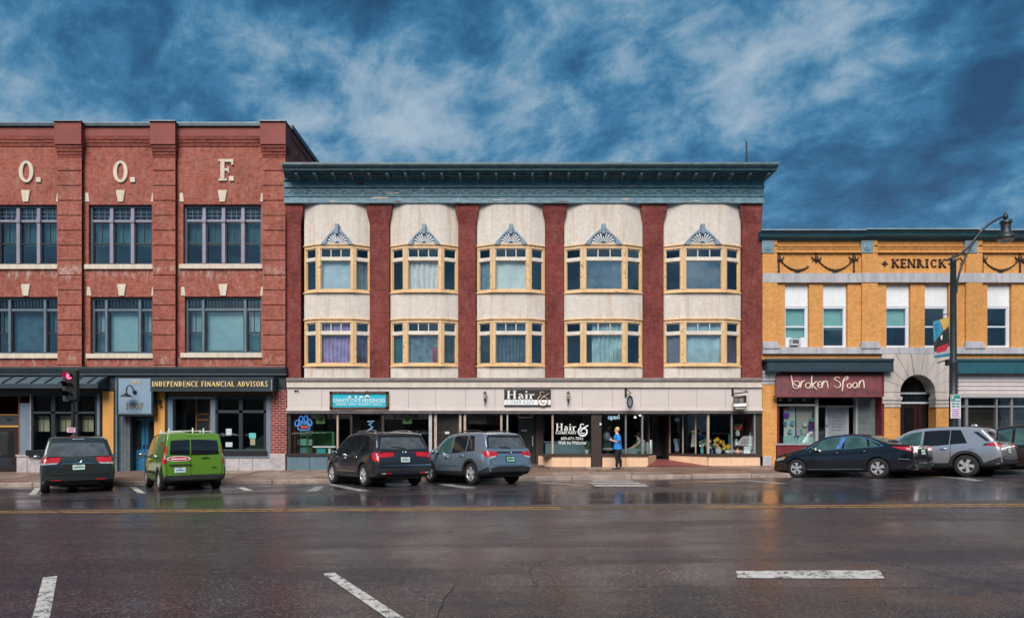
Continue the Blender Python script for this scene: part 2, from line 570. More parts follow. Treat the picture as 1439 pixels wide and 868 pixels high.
def serif_text(txt, x0, x1, z0, z1, y, thick=0.02, wt=0.15, thin=0.06, gap=0.06, slab=0.0, mb=None):
 mb = mb or MB()
 total = sum(SERIF[c][0] for c in txt) + gap * (len(txt) - 1)
 k = (x1 - x0) / total
 h = z1 - z0
 pen = 0.0
 def bar(pts):
  mb.prism_xz([(x0 + (pen + a) * k, z0 + b * h) for a, b in pts], y - thick, y)
 for c in txt:
  w, strokes = SERIF[c]
  for st in strokes:
   q = st[0]
   if q in 'Vv':
    t2 = (wt if q == 'V' else max(thin * 1.5, wt * .5)) / 2
    bar([(st[1] - t2, st[2]), (st[1] + t2, st[2]), (st[1] + t2, st[3]), (st[1] - t2, st[3])])
    sw = t2 + 0.075
    sh = thin + slab
    for zz_ in ((st[2], st[2] + sh), (st[3] - sh, st[3])):
     if 0.1 < zz_[0] < 0.4: continue
     bar([(st[1] - sw, zz_[0]), (st[1] + sw, zz_[0]), (st[1] + sw, zz_[1]), (st[1] - sw, zz_[1])])
   elif q == 'H':
    t2 = (thin + slab) / 2
    bar([(st[1], st[3] - t2), (st[2], st[3] - t2), (st[2], st[3] + t2), (st[1], st[3] + t2)])
   elif q == 'T':
    bar([(st[1] - thin * .5, st[2]), (st[1] + thin * .5, st[2]), (st[1] + thin * .4, st[2] + st[3]), (st[1] - thin * .4, st[2] + st[3])])
   elif q == 'S':
    sh = thin + slab
    b = 0 if st[2] == 0 else 1 - sh
    bar([(st[1] - .12, b), (st[1] + .12, b), (st[1] + .12, b + sh), (st[1] - .12, b + sh)])
   elif q == 'B':
    bar([(st[1] + .085 * math.cos(i * math.pi / 4), st[2] + .085 * math.sin(i * math.pi / 4) * k / h) for i in range(8)])
   elif q == 'D':
    t2 = (wt if st[5] else thin * 1.3) / 2 * 1.1
    bar([(st[1] - t2, st[2]), (st[1] + t2, st[2]), (st[3] + t2, st[4]), (st[3] - t2, st[4])])
   elif q == 'C':
    _, cx, cy, rx, ry, a0, a1 = st
    n = max(6, int(abs(a1 - a0) / 18))
    for i in range(n):
     qs = []
     for j in (i, i + 1):
      a = R(a0 + (a1 - a0) * j / n)
      tw = thin + (wt - thin) * abs(math.cos(a)) ** 1.5
      ca, sa = math.cos(a), math.sin(a)
      qs.append(((cx + (rx + 0) * ca, cy + ry * sa), (cx + (rx - tw) * ca, cy + (ry - tw * k / h * 1.0) * sa)))
     bar([qs[0][0], qs[1][0], qs[1][1], qs[0][1]])
  pen += w + gap
 return mb
# ================================================================== ground, road, pavements
def asphalt(name, tone, wet=True):
 m, g, bs = new_mat(name)
 tc = g.add('ShaderNodeTexCoord')
 o = tc.outputs['Object']
 sp = g.add('ShaderNodeSeparateXYZ')
 g.link(o, sp.inputs[0])
 grain = g.noise(o, 48, 3, 0.8)
 speck = g.noise(o, 26, 2, 0.8)
 cloud = g.noise(o, 0.45, 6, 0.62)
 streak = g.noise(g.combine(g.math('MULTIPLY', sp.outputs[0], 0.10), sp.outputs[1], 0.0), 1.1, 6, 0.6, 0.6)
 k = g.math('ADD', g.math('MULTIPLY', grain, 0.55), g.math('MULTIPLY', speck, 0.45))
 c = g.ramp(k, [(0.36, tuple(x * 0.2 for x in tone)), (0.48, tuple(x * .8 for x in tone)), (0.55, tuple(x * 2.0 for x in tone)), (0.62, tuple(x * 6 for x in tone))])
 c = g.mix(1.0, c, g.ramp(streak, [(0.35, 0.78), (0.65, 1.2)]), 'MULTIPLY')
 g.link(c, bs.inputs['Base Color'])
 bs.inputs['Specular IOR Level'].default_value = 0.5
 # standing film of rain: broad in the far lane, thin patches elsewhere
 y = g.math('ADD', sp.outputs[1], g.math('MULTIPLY', g.math('SUBTRACT', streak, 0.5), 2.4))
 film = g.math('MULTIPLY', g.smooth(y, 13.35, 14.1), g.smooth(y, 17.4, 15.9))
 film = g.math('MULTIPLY', film, g.math('ADD', g.math('MULTIPLY', streak, 1.1), 0.42), clamp=True)
 puddle = g.math('MULTIPLY', g.smooth(g.math('ADD', g.math('MULTIPLY', cloud, 0.6), g.math('MULTIPLY', streak, 0.4)), 0.36, 0.60), 0.85)
 wetness = g.math('MAXIMUM', film, puddle) if wet else g.math('MULTIPLY', puddle, 0.4)
 rgh = g.math('SUBTRACT', 0.41, g.math('MULTIPLY', wetness, 0.29))
 g.link(g.math('ADD', rgh, g.math('MULTIPLY', g.math('SUBTRACT', grain, 0.5), 0.25)), bs.inputs['Roughness'])
 b = g.add('ShaderNodeBump')
 b.inputs['Distance'].default_value = 0.012
 g.link(g.math('SUBTRACT', 0.75, g.math('MULTIPLY', wetness, 0.66)), b.inputs['Strength'])
 g.link(k, b.inputs['Height'])
 g.link(b.outputs[0], bs.inputs['Normal'])
 return m
M_ROAD = asphalt('wet_asphalt', (0.0285, 0.0238, 0.0275))
M_PATCH = asphalt('newer_asphalt', (0.0235, 0.0190, 0.0215))
M_GROUND = mat('earth', (0.07, 0.065, 0.06), 0.95, var=0.3)
def marking(name, col, wear):
 m, g, bs = new_mat(name)
 tc = g.add('ShaderNodeTexCoord')
 o = tc.outputs['Object']
 n = g.noise(o, 9, 8, 0.75)
 n2 = g.noise(o, 60, 2, 0.7)
 f = g.smooth(g.math('ADD', g.math('MULTIPLY', n, 0.65), g.math('MULTIPLY', n2, 0.35)), 0.60 - wear, 0.68 - wear)
 g.link(g.mix(f, col, (0.04, 0.034, 0.035)), bs.inputs['Base Color'])
 bs.inputs['Roughness'].default_value = 0.5
 return m
M_WHITE_LINE = marking('worn_white_line', (0.60, 0.58, 0.54), 0.105)
M_HATCH = marking('scuffed_white_line', (0.50, 0.48, 0.45), 0.10)
M_WHITE_FAINT = marking('faint_white_line', (0.40, 0.39, 0.37), 0.13)
M_YELLOW_LINE = marking('worn_yellow_line', (0.50, 0.26, 0.06), 0.11)
M_CRACK = mat('crack', (0.016, 0.014, 0.015), 0.8)
M_KERB = mat('granite_kerb', (0.30, 0.24, 0.21), 0.75, var=0.4, scale=2, fine=60, bump=0.3)

def pave_mat(name, col, wet=0.4):
 m, g, bs = new_mat(name)
 tc = g.add('ShaderNodeTexCoord')
 o = tc.outputs['Object']
 n1 = g.noise(o, 0.8, 6, 0.65)
 n2 = g.noise(o, 35, 3, 0.7)
 k = g.math('ADD', g.math('MULTIPLY', n1, 0.65), g.math('MULTIPLY', n2, 0.35))
 g.link(g.mix(g.smooth(k, 0.33, 0.68), tuple(c * 0.62 for c in col), tuple(c * 1.25 for c in col)), bs.inputs['Base Color'])
 g.link(g.math('SUBTRACT', 0.75, g.math('MULTIPLY', g.smooth(n1, 0.42, 0.65), wet)), bs.inputs['Roughness'])
 b = g.add('ShaderNodeBump')
 b.inputs['Strength'].default_value = 0.25
 b.inputs['Distance'].default_value = 0.01
 g.link(n2, b.inputs['Height'])
 g.link(b.outputs[0], bs.inputs['Normal'])
 return m
M_PAVES = [pave_mat('damp_paving_brown', (0.20, 0.125, 0.095)), pave_mat('damp_paving_grey', (0.23, 0.165, 0.135)), pave_mat('damp_paving_rust', (0.19, 0.108, 0.075)), pave_mat('damp_paving_pale', (0.27, 0.205, 0.17))]
M_JOINT = mat('paving_joint', (0.07, 0.05, 0.045), 0.9)

g_ = MB()
g_.grid([[(x, y, -2.2) for x in (-900, -300, 0, 300, 900)] for y in (-900, -300, 0, 300, 900)])
g_.build('ground', M_GROUND, kind='structure')

YS = [1.5 + i * 0.6 for i in range(36)] + [KERB]
rd = MB()
rd.grid([[(x, y, zroad(x, y)) for x in (-120, -60, -30, -15, 0, 15, 30, 60, 120)] for y in YS])
road = rd.build('road', M_ROAD, smooth=40, kind='structure')

def strip(name, m, pts, w, lift=0.004, ends=None, n=6):
 """painted band along ground points (x, y)"""
 mb = MB()
 rows = []
 for (ax, ay), (bx_, by) in zip(pts[:-1], pts[1:]):
  for i in range(n + 1):
   if i == 0 and rows:
    continue
   f = i / n
   x, y = ax + (bx_ - ax) * f, ay + (by - ay) * f
   L = math.hypot(bx_ - ax, by - ay)
   nx, ny = -(by - ay) / L * w / 2, (bx_ - ax) / L * w / 2
   rows.append([(x + nx, y + ny, zroad(x + nx, y + ny) + lift), (x - nx, y - ny, zroad(x - nx, y - ny) + lift)])
 mb.grid(rows)
 return mb.build(name, m, road)

def gpx(px, py):
 """photo pixel on the road -> ground point"""
 Y = 13.0
 for _ in range(60):
  X = PX(px, Y)
  Yn = (ZC - zroad(X, Y)) * FPX / (py - HY)
  Y += (Yn - Y) * 0.5
 return (PX(px, Y), Y)

def quadmark(name, m, pix, lift=0.004, n=6):
 """marking from four photo corners (near-left, near-right, far-right, far-left) laid on the road"""
 a, b, c, d_ = [gpx(*p) for p in pix]
 rows = []
 for i in range(n + 1):
  f = i / n
  l = (a[0] + (d_[0] - a[0]) * f, a[1] + (d_[1] - a[1]) * f)
  r = (b[0] + (c[0] - b[0]) * f, b[1] + (c[1] - b[1]) * f)
  rows.append([(p[0], p[1], zroad(*p) + lift) for p in [(l[0] + (r[0] - l[0]) * q / 3, l[1] + (r[1] - l[1]) * q / 3) for q in range(4)]])
 return MB().grid(rows).build(name, m, road)

# near-side stall lines run on behind the camera to the near kerb
def stall(p0, p1, w):
 a, b = Vector(gpx(*p0)), Vector(gpx(*p1))
 e = a + (b - a) * 2.2
 return strip('parking_line', M_WHITE_LINE, [tuple(a), tuple(e)], w, n=10)
stall((71, 810), (58, 868), 0.135)
stall((462, 805), (556, 868), 0.13)
quadmark('lane_bar', M_WHITE_LINE, [(1037, 812), (1244, 813), (1236, 801), (1035, 802)])
# double yellow centre line, patchy in the middle
for xa, xb, m_ in [(-22, -8.0, M_YELLOW_LINE), (-8.0, 1.0, M_YELLOW_LINE), (1.0, 4.0, marking('very_faint_yellow', (0.40, 0.22, 0.06), 0.17)), (4.0, 22.5, M_YELLOW_LINE)]:
 strip('yellow_line', m_, [(xa, 12.93), (xb, 12.93)], 0.11, n=4)
 strip('yellow_line', m_, [(xa, 13.22), (xb, 13.22)], 0.11, n=4)
# far-side angled stall lines and the hatched bar beside the salon
for q in [[(40, 695), (50, 695), (58, 685), (50, 685)], [(196, 692.5), (206, 692.5), (192, 684), (182, 684)], [(345, 689), (356, 689), (343, 684), (331, 684)]]:
 quadmark('parking_line', M_WHITE_LINE, q)
for q in [[(430, 690), (446, 690), (456, 683), (444, 683)], [(504, 690), (520, 689), (470, 680), (458, 680)], [(652, 686), (672, 685), (632, 680), (615, 680)], [(815, 682.5), (828, 682), (765, 678), (756, 678.4)], [(1090, 679.5), (1106, 679), (1020, 673.2), (1008, 673.4)], [(1370, 676), (1384, 675), (1330, 670), (1318, 670)]]:
 quadmark('parking_line', M_WHITE_FAINT, q)
for y0, y1, xa, xb in [(680.6, 683.0, 838, 912), (677.6, 679.4, 832, 903), (674.7, 676.3, 836, 893)]:
 quadmark('hatch_bar', M_HATCH, [(xa, y1), (xb, y1), (xb - 6, y0), (xa - 6, y0)])
# patched asphalt and cracks
quadmark('asphalt_patch', M_PATCH, [(607, 880), (1500, 900), (1400, 826), (640, 822)], lift=0.003, n=10)
def crack(px, w):
 pts = [gpx(*p) for p in px]
 fine = []
 for (ax, ay), (bx_, by) in zip(pts[:-1], pts[1:]):
  k = max(2, int(math.hypot(bx_ - ax, by - ay) / 0.12))
  for i in range(k):
   f = i / k
   fine.append((ax + (bx_ - ax) * f + random.uniform(-.02, .02), ay + (by - ay) * f + random.uniform(-.02, .02)))
 fine.append(pts[-1])
 return strip('crack', M_CRACK, fine, w, lift=0.006, n=1)
crack([(640, 821), (628, 840), (612, 872)], 0.008)
crack([(640, 821), (800, 824), (1040, 824), (1320, 826)], 0.006)
crack([(778, 782), (748, 796), (742, 804), (756, 822)], 0.005)
crack([(1160, 775), (1250, 791), (1340, 812), (1439, 831)], 0.011)
crack([(0, 802), (160, 776), (300, 742), (420, 724), (620, 718)], 0.007)
crack([(900, 768), (1010, 762), (1200, 770)], 0.006)
crack([(80, 748), (250, 744), (420, 752)], 0.006)

# far pavement: slabs on a bed, granite kerb stones
pv = MB()
pv.grid([[(x, y, zpave(x, y) - 0.03) for x in (-120, -60, 0, 60, 120)] for y in (KERB + 0.02, F + 1.5)])
pv.grid([[(x, KERB + 0.02, zroad(x, KERB) - z) for x in (-120, -60, 0, 60, 120)] for z in (-0.1, 0.3)])
pave = pv.build('pavement', M_JOINT, kind='structure')
for i in range(-27, 28):
 x0 = i * 1.5
 for j, (ya, yb) in enumerate([(KERB + 0.19, KERB + 1.18), (KERB + 1.19, KERB + 2.18), (KERB + 2.19, F + 0.15)]):
  e = 0.012
  sx = x0 + (0.35 if j == 1 else 0)
  a = [(sx + e, ya), (sx + 1.5 - e, ya), (sx + 1.5 - e, yb), (sx + e, yb)]
  dz = random.uniform(-0.004, 0.004)
  mm = random.choices(M_PAVES, (4, 3, 3, 1.4))[0]
  MB().hexa([(x, y, zpave(x, y) - 0.06) for x, y in a][::-1], [(x, y, zpave(x, y) + dz) for x, y in a][::-1]).build('paving_slab', mm, pave)
for i in range(-19, 20):
 x0 = i * 2.2
 a = [(x0 + .008, KERB), (x0 + 2.192, KERB), (x0 + 2.192, KERB + 0.17), (x0 + .008, KERB + 0.17)]
 dz = random.uniform(-0.012, 0.006)
 MB().hexa([(x, y, zroad(x, KERB) - 0.2) for x, y in a][::-1], [(x, y, zpave(x, KERB) + dz) for x, y in a][::-1]).build('kerb_stone', M_KERB, pave, bevel=0.02)
# near pavement under the camera
npv = MB()
npv.grid([[(x, y, zroad(x, 1.5) + 0.15) for x in (-120, -40, 0, 40, 120)] for y in (-4.2, 1.5)])
npv.grid([[(x, 1.5, zroad(x, 1.5) + z) for x in (-120, -40, 0, 40, 120)] for z in (0.15, -0.3)])
npv.build('near_pavement', M_PAVES[1], kind='structure')
# ================================================================== middle building: brick piers, cream bays, blue cornice
M_MAROON = brick_mat('painted_maroon_brick', (0.205, 0.040, 0.036), (0.270, 0.064, 0.056), (0.150, 0.045, 0.040), dark=0.4, stain=(.33, .17, .15), stain_amt=.35)
M_STUCCO = None
def stucco(name, col):
 m, g, bs = new_mat(name)
 tc = g.add('ShaderNodeTexCoord')
 o = tc.outputs['Object']
 sp = g.add('ShaderNodeSeparateXYZ')
 g.link(o, sp.inputs[0])
 n1 = g.noise(o, 5.5, 5, 0.7, 1.2)
 n2 = g.noise(o, 22, 3, 0.7)
 st = g.noise(g.combine(g.math('MULTIPLY', sp.outputs[0], 4.0), 0.0, g.math('MULTIPLY', sp.outputs[2], 0.35)), 1.0, 6, 0.65)
 k = g.math('ADD', g.math('MULTIPLY', n1, 0.6), g.math('MULTIPLY', n2, 0.4))
 c = g.mix(g.smooth(k, 0.36, 0.62), tuple(x * 0.80 for x in col), col)
 c = g.mix(g.math('MULTIPLY', g.smooth(st, 0.46, 0.70), 0.62), c, (0.50, 0.36, 0.25))
 g.link(c, bs.inputs['Base Color'])
 bs.inputs['Roughness'].default_value = 0.9
 b = g.add('ShaderNodeBump')
 b.inputs['Strength'].default_value = 0.75
 b.inputs['Distance'].default_value = 0.03
 g.link(k, b.inputs['Height'])
 g.link(b.outputs[0], bs.inputs['Normal'])
 return m
M_STUCCO = stucco('rough_cream_stucco', (0.70, 0.635, 0.575))
M_CREAMWOOD = worn_paint('peeling_cream_paint', (0.70, 0.47, 0.25), (0.19, 0.11, 0.07), 0.66, 0.5, 9.0, True, 0.15)
M_WHITEWOOD = mat('white_sash', (0.66, 0.60, 0.52), 0.5, var=0.15)
M_BLUE = worn_paint('weathered_blue_paint', (0.062, 0.165, 0.215), (0.30, 0.17, 0.10), 0.16, 0.55, 2.0, False, 0.35)
M_BLUE_PALE = worn_paint('sun_bleached_blue_paint', (0.15, 0.255, 0.315), (0.48, 0.42, 0.36), 0.30, 0.6, 1.5, False, 0.3)
M_BLUE_DARK = worn_paint('dark_blue_gutter', (0.045, 0.110, 0.140), (0.22, 0.11, 0.06), 0.35, 0.5, 1.2, False, 0.3)
M_LUNETTE = worn_paint('blue_grey_lunette', (0.19, 0.265, 0.34), (0.42, 0.33, 0.27), 0.12, 0.55, 6.0)
M_LUNETTE_W = mat('pale_rib', (0.60, 0.62, 0.64), 0.6)
M_FASCIA = mat('enamel_panel', (0.60, 0.535, 0.51), 0.45, var=0.05, scale=1.0)
M_FASCIA_TOP = worn_paint('rust_stained_white', (0.60, 0.53, 0.47), (0.36, 0.17, 0.08), 0.30, 0.6, 3.0, True, 0.1)
M_DARKTRIM = mat('dark_bronze', (0.030, 0.022, 0.020), 0.45, var=0.3)
M_ALU = mat('aluminium', (0.42, 0.44, 0.46), 0.35, 0.7, var=0.15)
M_PEACH = worn_paint('peach_panel', (0.75, 0.50, 0.33), (0.4, 0.26, 0.18), 0.05, 0.5, 2.0, True, 0.08)
M_BULK_BLUE = mat('slate_blue_panel', (0.095, 0.165, 0.21), 0.5, var=0.12)
M_GLASS = glass_mat('window_glass', (0.88, 0.91, 0.91), 1.7, 0.01, 0.05)
M_SKYGLASS = glass_mat('strong_mirror_glass', (0.80, 0.84, 0.85), 1.9, 0.01, 0.06, 0.14)  # mirror share raised so these panes show a brighter sky reflection
M_SHOPGLASS = glass_mat('shop_glass', (0.90, 0.94, 0.94), 1.5, 0.008, 0.02)
M_TEALGLASS = glass_mat('teal_leaded_glass', (0.10, 0.36, 0.42), 1.6, 0.05, 0.3)
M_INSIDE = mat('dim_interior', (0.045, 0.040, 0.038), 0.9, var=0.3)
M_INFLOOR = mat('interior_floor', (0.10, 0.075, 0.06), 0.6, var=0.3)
M_ROOF = mat('tar_roof', (0.05, 0.05, 0.05), 0.95)
M_REDFLOOR = mat('red_ramp', (0.20, 0.055, 0.050), 0.6, var=0.2, scale=5)
M_BLACK = mat('black_iron', (0.012, 0.013, 0.015), 0.4, var=0.2)

def curtain_mat(name, col, var=0.25):
 m, g, bs = new_mat(name)
 tc = g.add('ShaderNodeTexCoord')
 n = g.noise(tc.outputs['Object'], 3.0, 5, 0.6)
 g.link(g.mix(g.smooth(n, 0.3, 0.7), tuple(c * (1 - var) for c in col), tuple(min(1, c * (1 + var)) for c in col)), bs.inputs['Base Color'])
 bs.inputs['Roughness'].default_value = 0.95
 return m

BX0, BX1 = PX(402, F), PX(1071, F)
mid = thing('brick_building', 'three-storey maroon brick building with five cream stucco bays under a long blue cornice', 'building', ((BX0 + BX1) / 2, F, 0.2))
ZTOP = PZ(284, F)
Z1 = PZ(531, F)             # top of the shop fascia
sh = MB()                    # shell: sides, back, roof, storey floors
DEEP = F + 14
sh.box(BX0, BX0 + .3, F + .3, DEEP, -0.6, PZ(238, F))
sh.box(BX1 - .3, BX1, F + .3, DEEP, -0.6, PZ(238, F))
sh.box(BX0, BX1, DEEP - .3, DEEP, -0.6, PZ(238, F))
sh.build('wall', M_MAROON, mid)
MB().box(BX0 + .3, BX1 - .3, F + .3, DEEP - .3, PZ(244, F), PZ(240, F)).build('roof', M_ROOF, mid)
for py in (532, 428):
 MB().box(BX0 + .3, BX1 - .3, F + .35, F + 6, PZ(py + 3, F), PZ(py - 3, F)).build('storey_floor', M_INFLOOR, mid)
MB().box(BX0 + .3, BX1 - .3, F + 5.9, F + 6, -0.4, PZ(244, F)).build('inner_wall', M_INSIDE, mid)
PIERS = [(402, 423), (520, 547.5), (644.5, 669), (767, 792.5), (904.5, 933), (1043.5, 1071)]
for a, b in PIERS:
 mb = MB()
 mb.box(PX(a, F), PX(b, F), F, F + .6, Z1 - .3, ZTOP)
 mb.build('brick_pier', M_MAROON, mid)
 # flared brick capital under the cornice
 mb = MB()
 za, zb, zc_ = PZ(314, F), PZ(297, F), PZ(284, F)
 l0, r0 = PX(a, F), PX(b, F)
 l1, r1 = (l0 if a == 402 else PX(a - 4, F)), (r0 if b == 1071 else PX(b + 4, F))
 yl = F - .10
 for q0, q1 in (((l0, r0, F - .004, za), (l1, r1, yl, zb)), ((l1, r1, yl, zb), (l1, r1, yl, zc_))):
  A = [(q0[0], q0[2], q0[3]), (q0[1], q0[2], q0[3]), (q0[1], F + .4, q0[3]), (q0[0], F + .4, q0[3])]
  B = [(q1[0], q1[2], q1[3]), (q1[1], q1[2], q1[3]), (q1[1], F + .4, q1[3]), (q1[0], F + .4, q1[3])]
  mb.hexa(A[::-1], B[::-1])
 mb.build('pier_capital', M_MAROON, mid)

BAYS = [(427, 521), (548.5, 644), (670.5, 766.5), (793.5, 904), (933.5, 1042.5)]
def bay_plan(px0, px1, out=0.0, rounded=False):
 xa, xb = PX(px0, F), PX(px1, F)
 w = xb - xa
 A, B, C, D = (xa, F + .14), (xa + .235 * w, F - .17), (xb - .235 * w, F - .17), (xb, F + .14)
 if not rounded:
  return [A, B, C, D]
 pts = []
 n = 22
 for i in range(n + 1):
  f = i / n
  x = xa + w * f
  e = abs(2 * f - 1)
  y = F + .10 - .25 * (1 - max(0, (e - .50) / .50) ** 1.2)
  pts.append((x, y))
 return pts
def bay_panel(name, px0, px1, z0, z1, m, out=0.0, thick=0.22, rounded=True, parent=None):
 mb = MB()
 pl = bay_plan(px0, px1, out, rounded)
 fr = [(x, y - out) for x, y in pl]
 bk = [(x, F + .36) for x, y in pl]
 mb.grid([[(x, y, z0) for x, y in fr], [(x, y, z1) for x, y in fr]])
 mb.grid([[(x, y, z0) for x, y in fr], [(x, y, z0) for x, y in bk]])
 mb.grid([[(x, y, z1) for x, y in fr], [(x, y, z1) for x, y in bk]])
 return mb.build(name, m, parent or mid, smooth=40)

CURT = {}
def curtain(name, label, A, B, s0, s1, z0, z1, m, fold=0.05, waves=7, back=0.16, open_to=None, cat='curtain', lean=0.0):
 """hanging cloth along a window facet; a thing of its own"""
 ax, ay = A; bx_, by = B
 L = math.hypot(bx_ - ax, by - ay)
 ux, uy = (bx_ - ax) / L, (by - ay) / L
 rows = []
 for j in range(9):
  f = j / 8
  z = z1 + (z0 - z1) * f
  row = []
  for i in range(61):
   q = i / 60
   s = s0 + (s1 - s0) * q + lean * (1 - q) * f
   n = back + fold * math.sin(q * waves * 2 * math.pi + 0.8 * math.sin(f * 2 + q * 5)) * (0.6 + 0.4 * f) + 0.012 * math.sin(9 * q + 4 * f)
   row.append((ax + ux * s - uy * n, ay + uy * s + ux * n, z))
  rows.append(row)
 o = MB().grid(rows).build(name, m, None, smooth=60)
 tag(o, label, cat, 'curtains and blinds in the bay windows')
 return o

def bay_window(px0, px1, pt, pb_, row, k):
 A, B, C, D = bay_plan(px0, px1)
 h = (pb_ - pt) / 66.0
 zt, zb = PZ(pt, F), PZ(pb_, F)
 ztr0, ztr1 = PZ(pt + 22.5 * h, F), PZ(pt + 18.3 * h, F)       # transom rail
 fr = MB()
 sill = MB()
 panes = []
 trans = MB()
 bars = []
 for n, (Pa, Pb) in enumerate(((A, B), (B, C), (C, D))):
  L = math.hypot(Pb[0] - Pa[0], Pb[1] - Pa[1])
  e0 = .07 if n == 0 else .085
  e1 = .07 if n == 2 else .085
  fr.obox(Pa, Pb, 0, L, zt - .17, zt, -.02, .14)                # head
  fr.obox(Pa, Pb, 0, L, zb, zb + .09, -.02, .14)                # bottom rail
  fr.obox(Pa, Pb, 0, e0 + .03, zb + .09, zt - .17, -.022, .14)
  fr.obox(Pa, Pb, L - e1 - .03, L, zb + .09, zt - .17, -.022, .14)
  fr.obox(Pa, Pb, -.02, L + .02, zt - .045, zt + .02, -.06, .0)  # drip cap
  sill.obox(Pa, Pb, -.02, L + .02, zb - .05, zb + .012, -.075, .1)
  trans.obox(Pa, Pb, e0 + .03, L - e1 - .03, ztr0, ztr1, -.005, .1)
  s0, s1 = e0 + .03, L - e1 - .03
  for (za, zb2, kind) in ((ztr1, zt - .17, 't'), (zb + .09, ztr0, 'm')):
   panes.append((Pa, Pb, s0, s1, za, zb2, kind, n))
   # sash rim
   w = .030
   rim = trans if kind == 't' else fr
   rim.obox(Pa, Pb, s0, s0 + w, za, zb2, .02, .1)
   rim.obox(Pa, Pb, s1 - w, s1, za, zb2, .02, .1)
   rim.obox(Pa, Pb, s0 + w, s1 - w, za, za + w, .02, .1)
   rim.obox(Pa, Pb, s0 + w, s1 - w, zb2 - w, zb2, .02, .1)
  if n == 1:
   for q in (1 / 3, 2 / 3):
    s = s0 + (s1 - s0) * q
    bars.append(MB().obox(Pa, Pb, s - .018, s + .018, ztr1 + .03, zt - .20, .03, .09))
 # turned posts on the angles
 w = fr.build('window', M_CREAMWOOD, mid, bevel=.012)
 sill.build('sill', M_CREAMWOOD, w, bevel=.01)
 trans.build('transom_rail', M_WHITEWOOD, w)
 for b_ in bars:
  b_.build('glazing_bar', M_WHITEWOOD, w)
 for Pa, Pb, s0, s1, za, zb2, kind, n in panes:
  teal = kind == 't' and n != 1 and (row, k) in ((0, 0), (0, 1), (0, 2), (0, 3), (0, 4), (1, 1), (1, 2), (1, 3)) and not (n == 2 and (row, k) in ((0, 2), (0, 3), (0, 4), (1, 1), (1, 2), (1, 3)))
  MB().obox(Pa, Pb, s0 + .03, s1 - .03, za + .03, zb2 - .03, .055, .063).build('pane', M_TEALGLASS if teal else (M_SKYGLASS if kind == 'm' and n == 1 and row == 0 and k > 2 else M_GLASS), w)
 L = math.hypot(C[0] - B[0], C[1] - B[1])
 return dict(A=A, B=B, C=C, D=D, L=L, zb=zb + .10, ztr=ztr0, zt=zt - .2, w=w)

WIN = {}
for k, (a, b) in enumerate(BAYS):
 bay_panel('stucco_panel', a, b, PZ(345, F), ZTOP + .01, M_STUCCO)
 bay_panel('stucco_panel', a, b, PZ(448.5, F), PZ(412, F), M_STUCCO)
 bay_panel('stucco_panel', a, b, PZ(532, F), PZ(515, F), M_STUCCO)
 WIN[0, k] = bay_window(a, b, 345, 411, 0, k)
 WIN[1, k] = bay_window(a, b, 448.5, 514, 1, k)
 # soffit board closing the bay against the piers
 # fan lunette over the upper window
 w = b - a
 cx = (a + b) / 2
 hw = w * .245
 yf = F - .17
 Y0 = F - .26
 def q(px, py): return (PX(px, Y0), PZ(py, Y0))
 top = 319.5
 base = 343.0
 outer = [q(cx - hw + 2 * hw * i / 16, base - (base - top) * (1 - abs(2 * i / 16 - 1) ** 1.35)) for i in range(17)]
 ri = hw * .66
 inner = [q(cx - ri * math.cos(math.pi * i / 16), base - 17.0 * math.sin(math.pi * i / 16)) for i in range(17)]
 mb = MB()
 for i in range(16):
  A4 = [outer[i], outer[i + 1], inner[i + 1], inner[i]]
  mb.prism_xz(A4, Y0, yf + .05)
 fan = mb.build('fan_lunette', M_LUNETTE, mid)
 pts = inner
 MB().prism_xz(pts, yf - .03, yf + .04).build('fan_back', M_BLUE_DARK, fan)
 c0 = q(cx, base - 1)
 for i in range(11):
  an = math.pi * (i + .5) / 11
  r1 = .92
  e = (c0[0] - (inner[16][0] - inner[0][0]) / 2 * r1 * math.cos(an), c0[1] + (inner[8][1] - inner[0][1]) * r1 * math.sin(an))
  s_ = (c0[0] + (e[0] - c0[0]) * .22, c0[1] + (e[1] - c0[1]) * .22)
  dxn, dzn = e[0] - s_[0], e[1] - s_[1]
  Ln = math.hypot(dxn, dzn)
  nx, nz = -dzn / Ln, dxn / Ln
  MB().prism_xz([(s_[0] - nx * .008, s_[1] - nz * .008), (s_[0] + nx * .008, s_[1] + nz * .008), (e[0] + nx * .034, e[1] + nz * .034), (e[0] - nx * .034, e[1] - nz * .034)], yf - .06, yf - .02).build('rib', M_LUNETTE_W, fan)
 ks = [q(cx - 3.0, top - 4.5), q(cx + 3.0, top - 4.5), q(cx + 2.2, base - 14), q(cx - 2.2, base - 14)]
 MB().prism_xz(ks, Y0 - .07, yf + .05).build('keystone', M_LUNETTE, fan, bevel=.01)

# --- cornice
co = MB()
co.box(BX0, BX1 + .02, F - .21, F + .3, PZ(285.3, F - .21), PZ(276.5, F - .21))
co.build('cornice_fascia', M_BLUE_PALE, mid, bevel=.01)
co = MB()
co.box(BX0, BX1 + .03, F - .24, F + .3, PZ(276.3, F - .24), PZ(273.8, F - .24))
co.box(BX0, BX1 + .01, F - .19, F + .3, PZ(274, F - .19), PZ(263, F - .19))
co.box(BX0, BX1 + .04, F - .25, F + .3, PZ(263.2, F - .25), PZ(261.5, F - .25))
co.box(BX0, BX1 + .02, F - .21, F + .3, PZ(262, F - .21), PZ(252.5, F - .21))
co.box(BX0, BX1 + .06, F - .29, F + .3, PZ(252.8, F - .29), PZ(250.5, F - .29))
cor = co.build('cornice', M_BLUE, mid, bevel=.008)
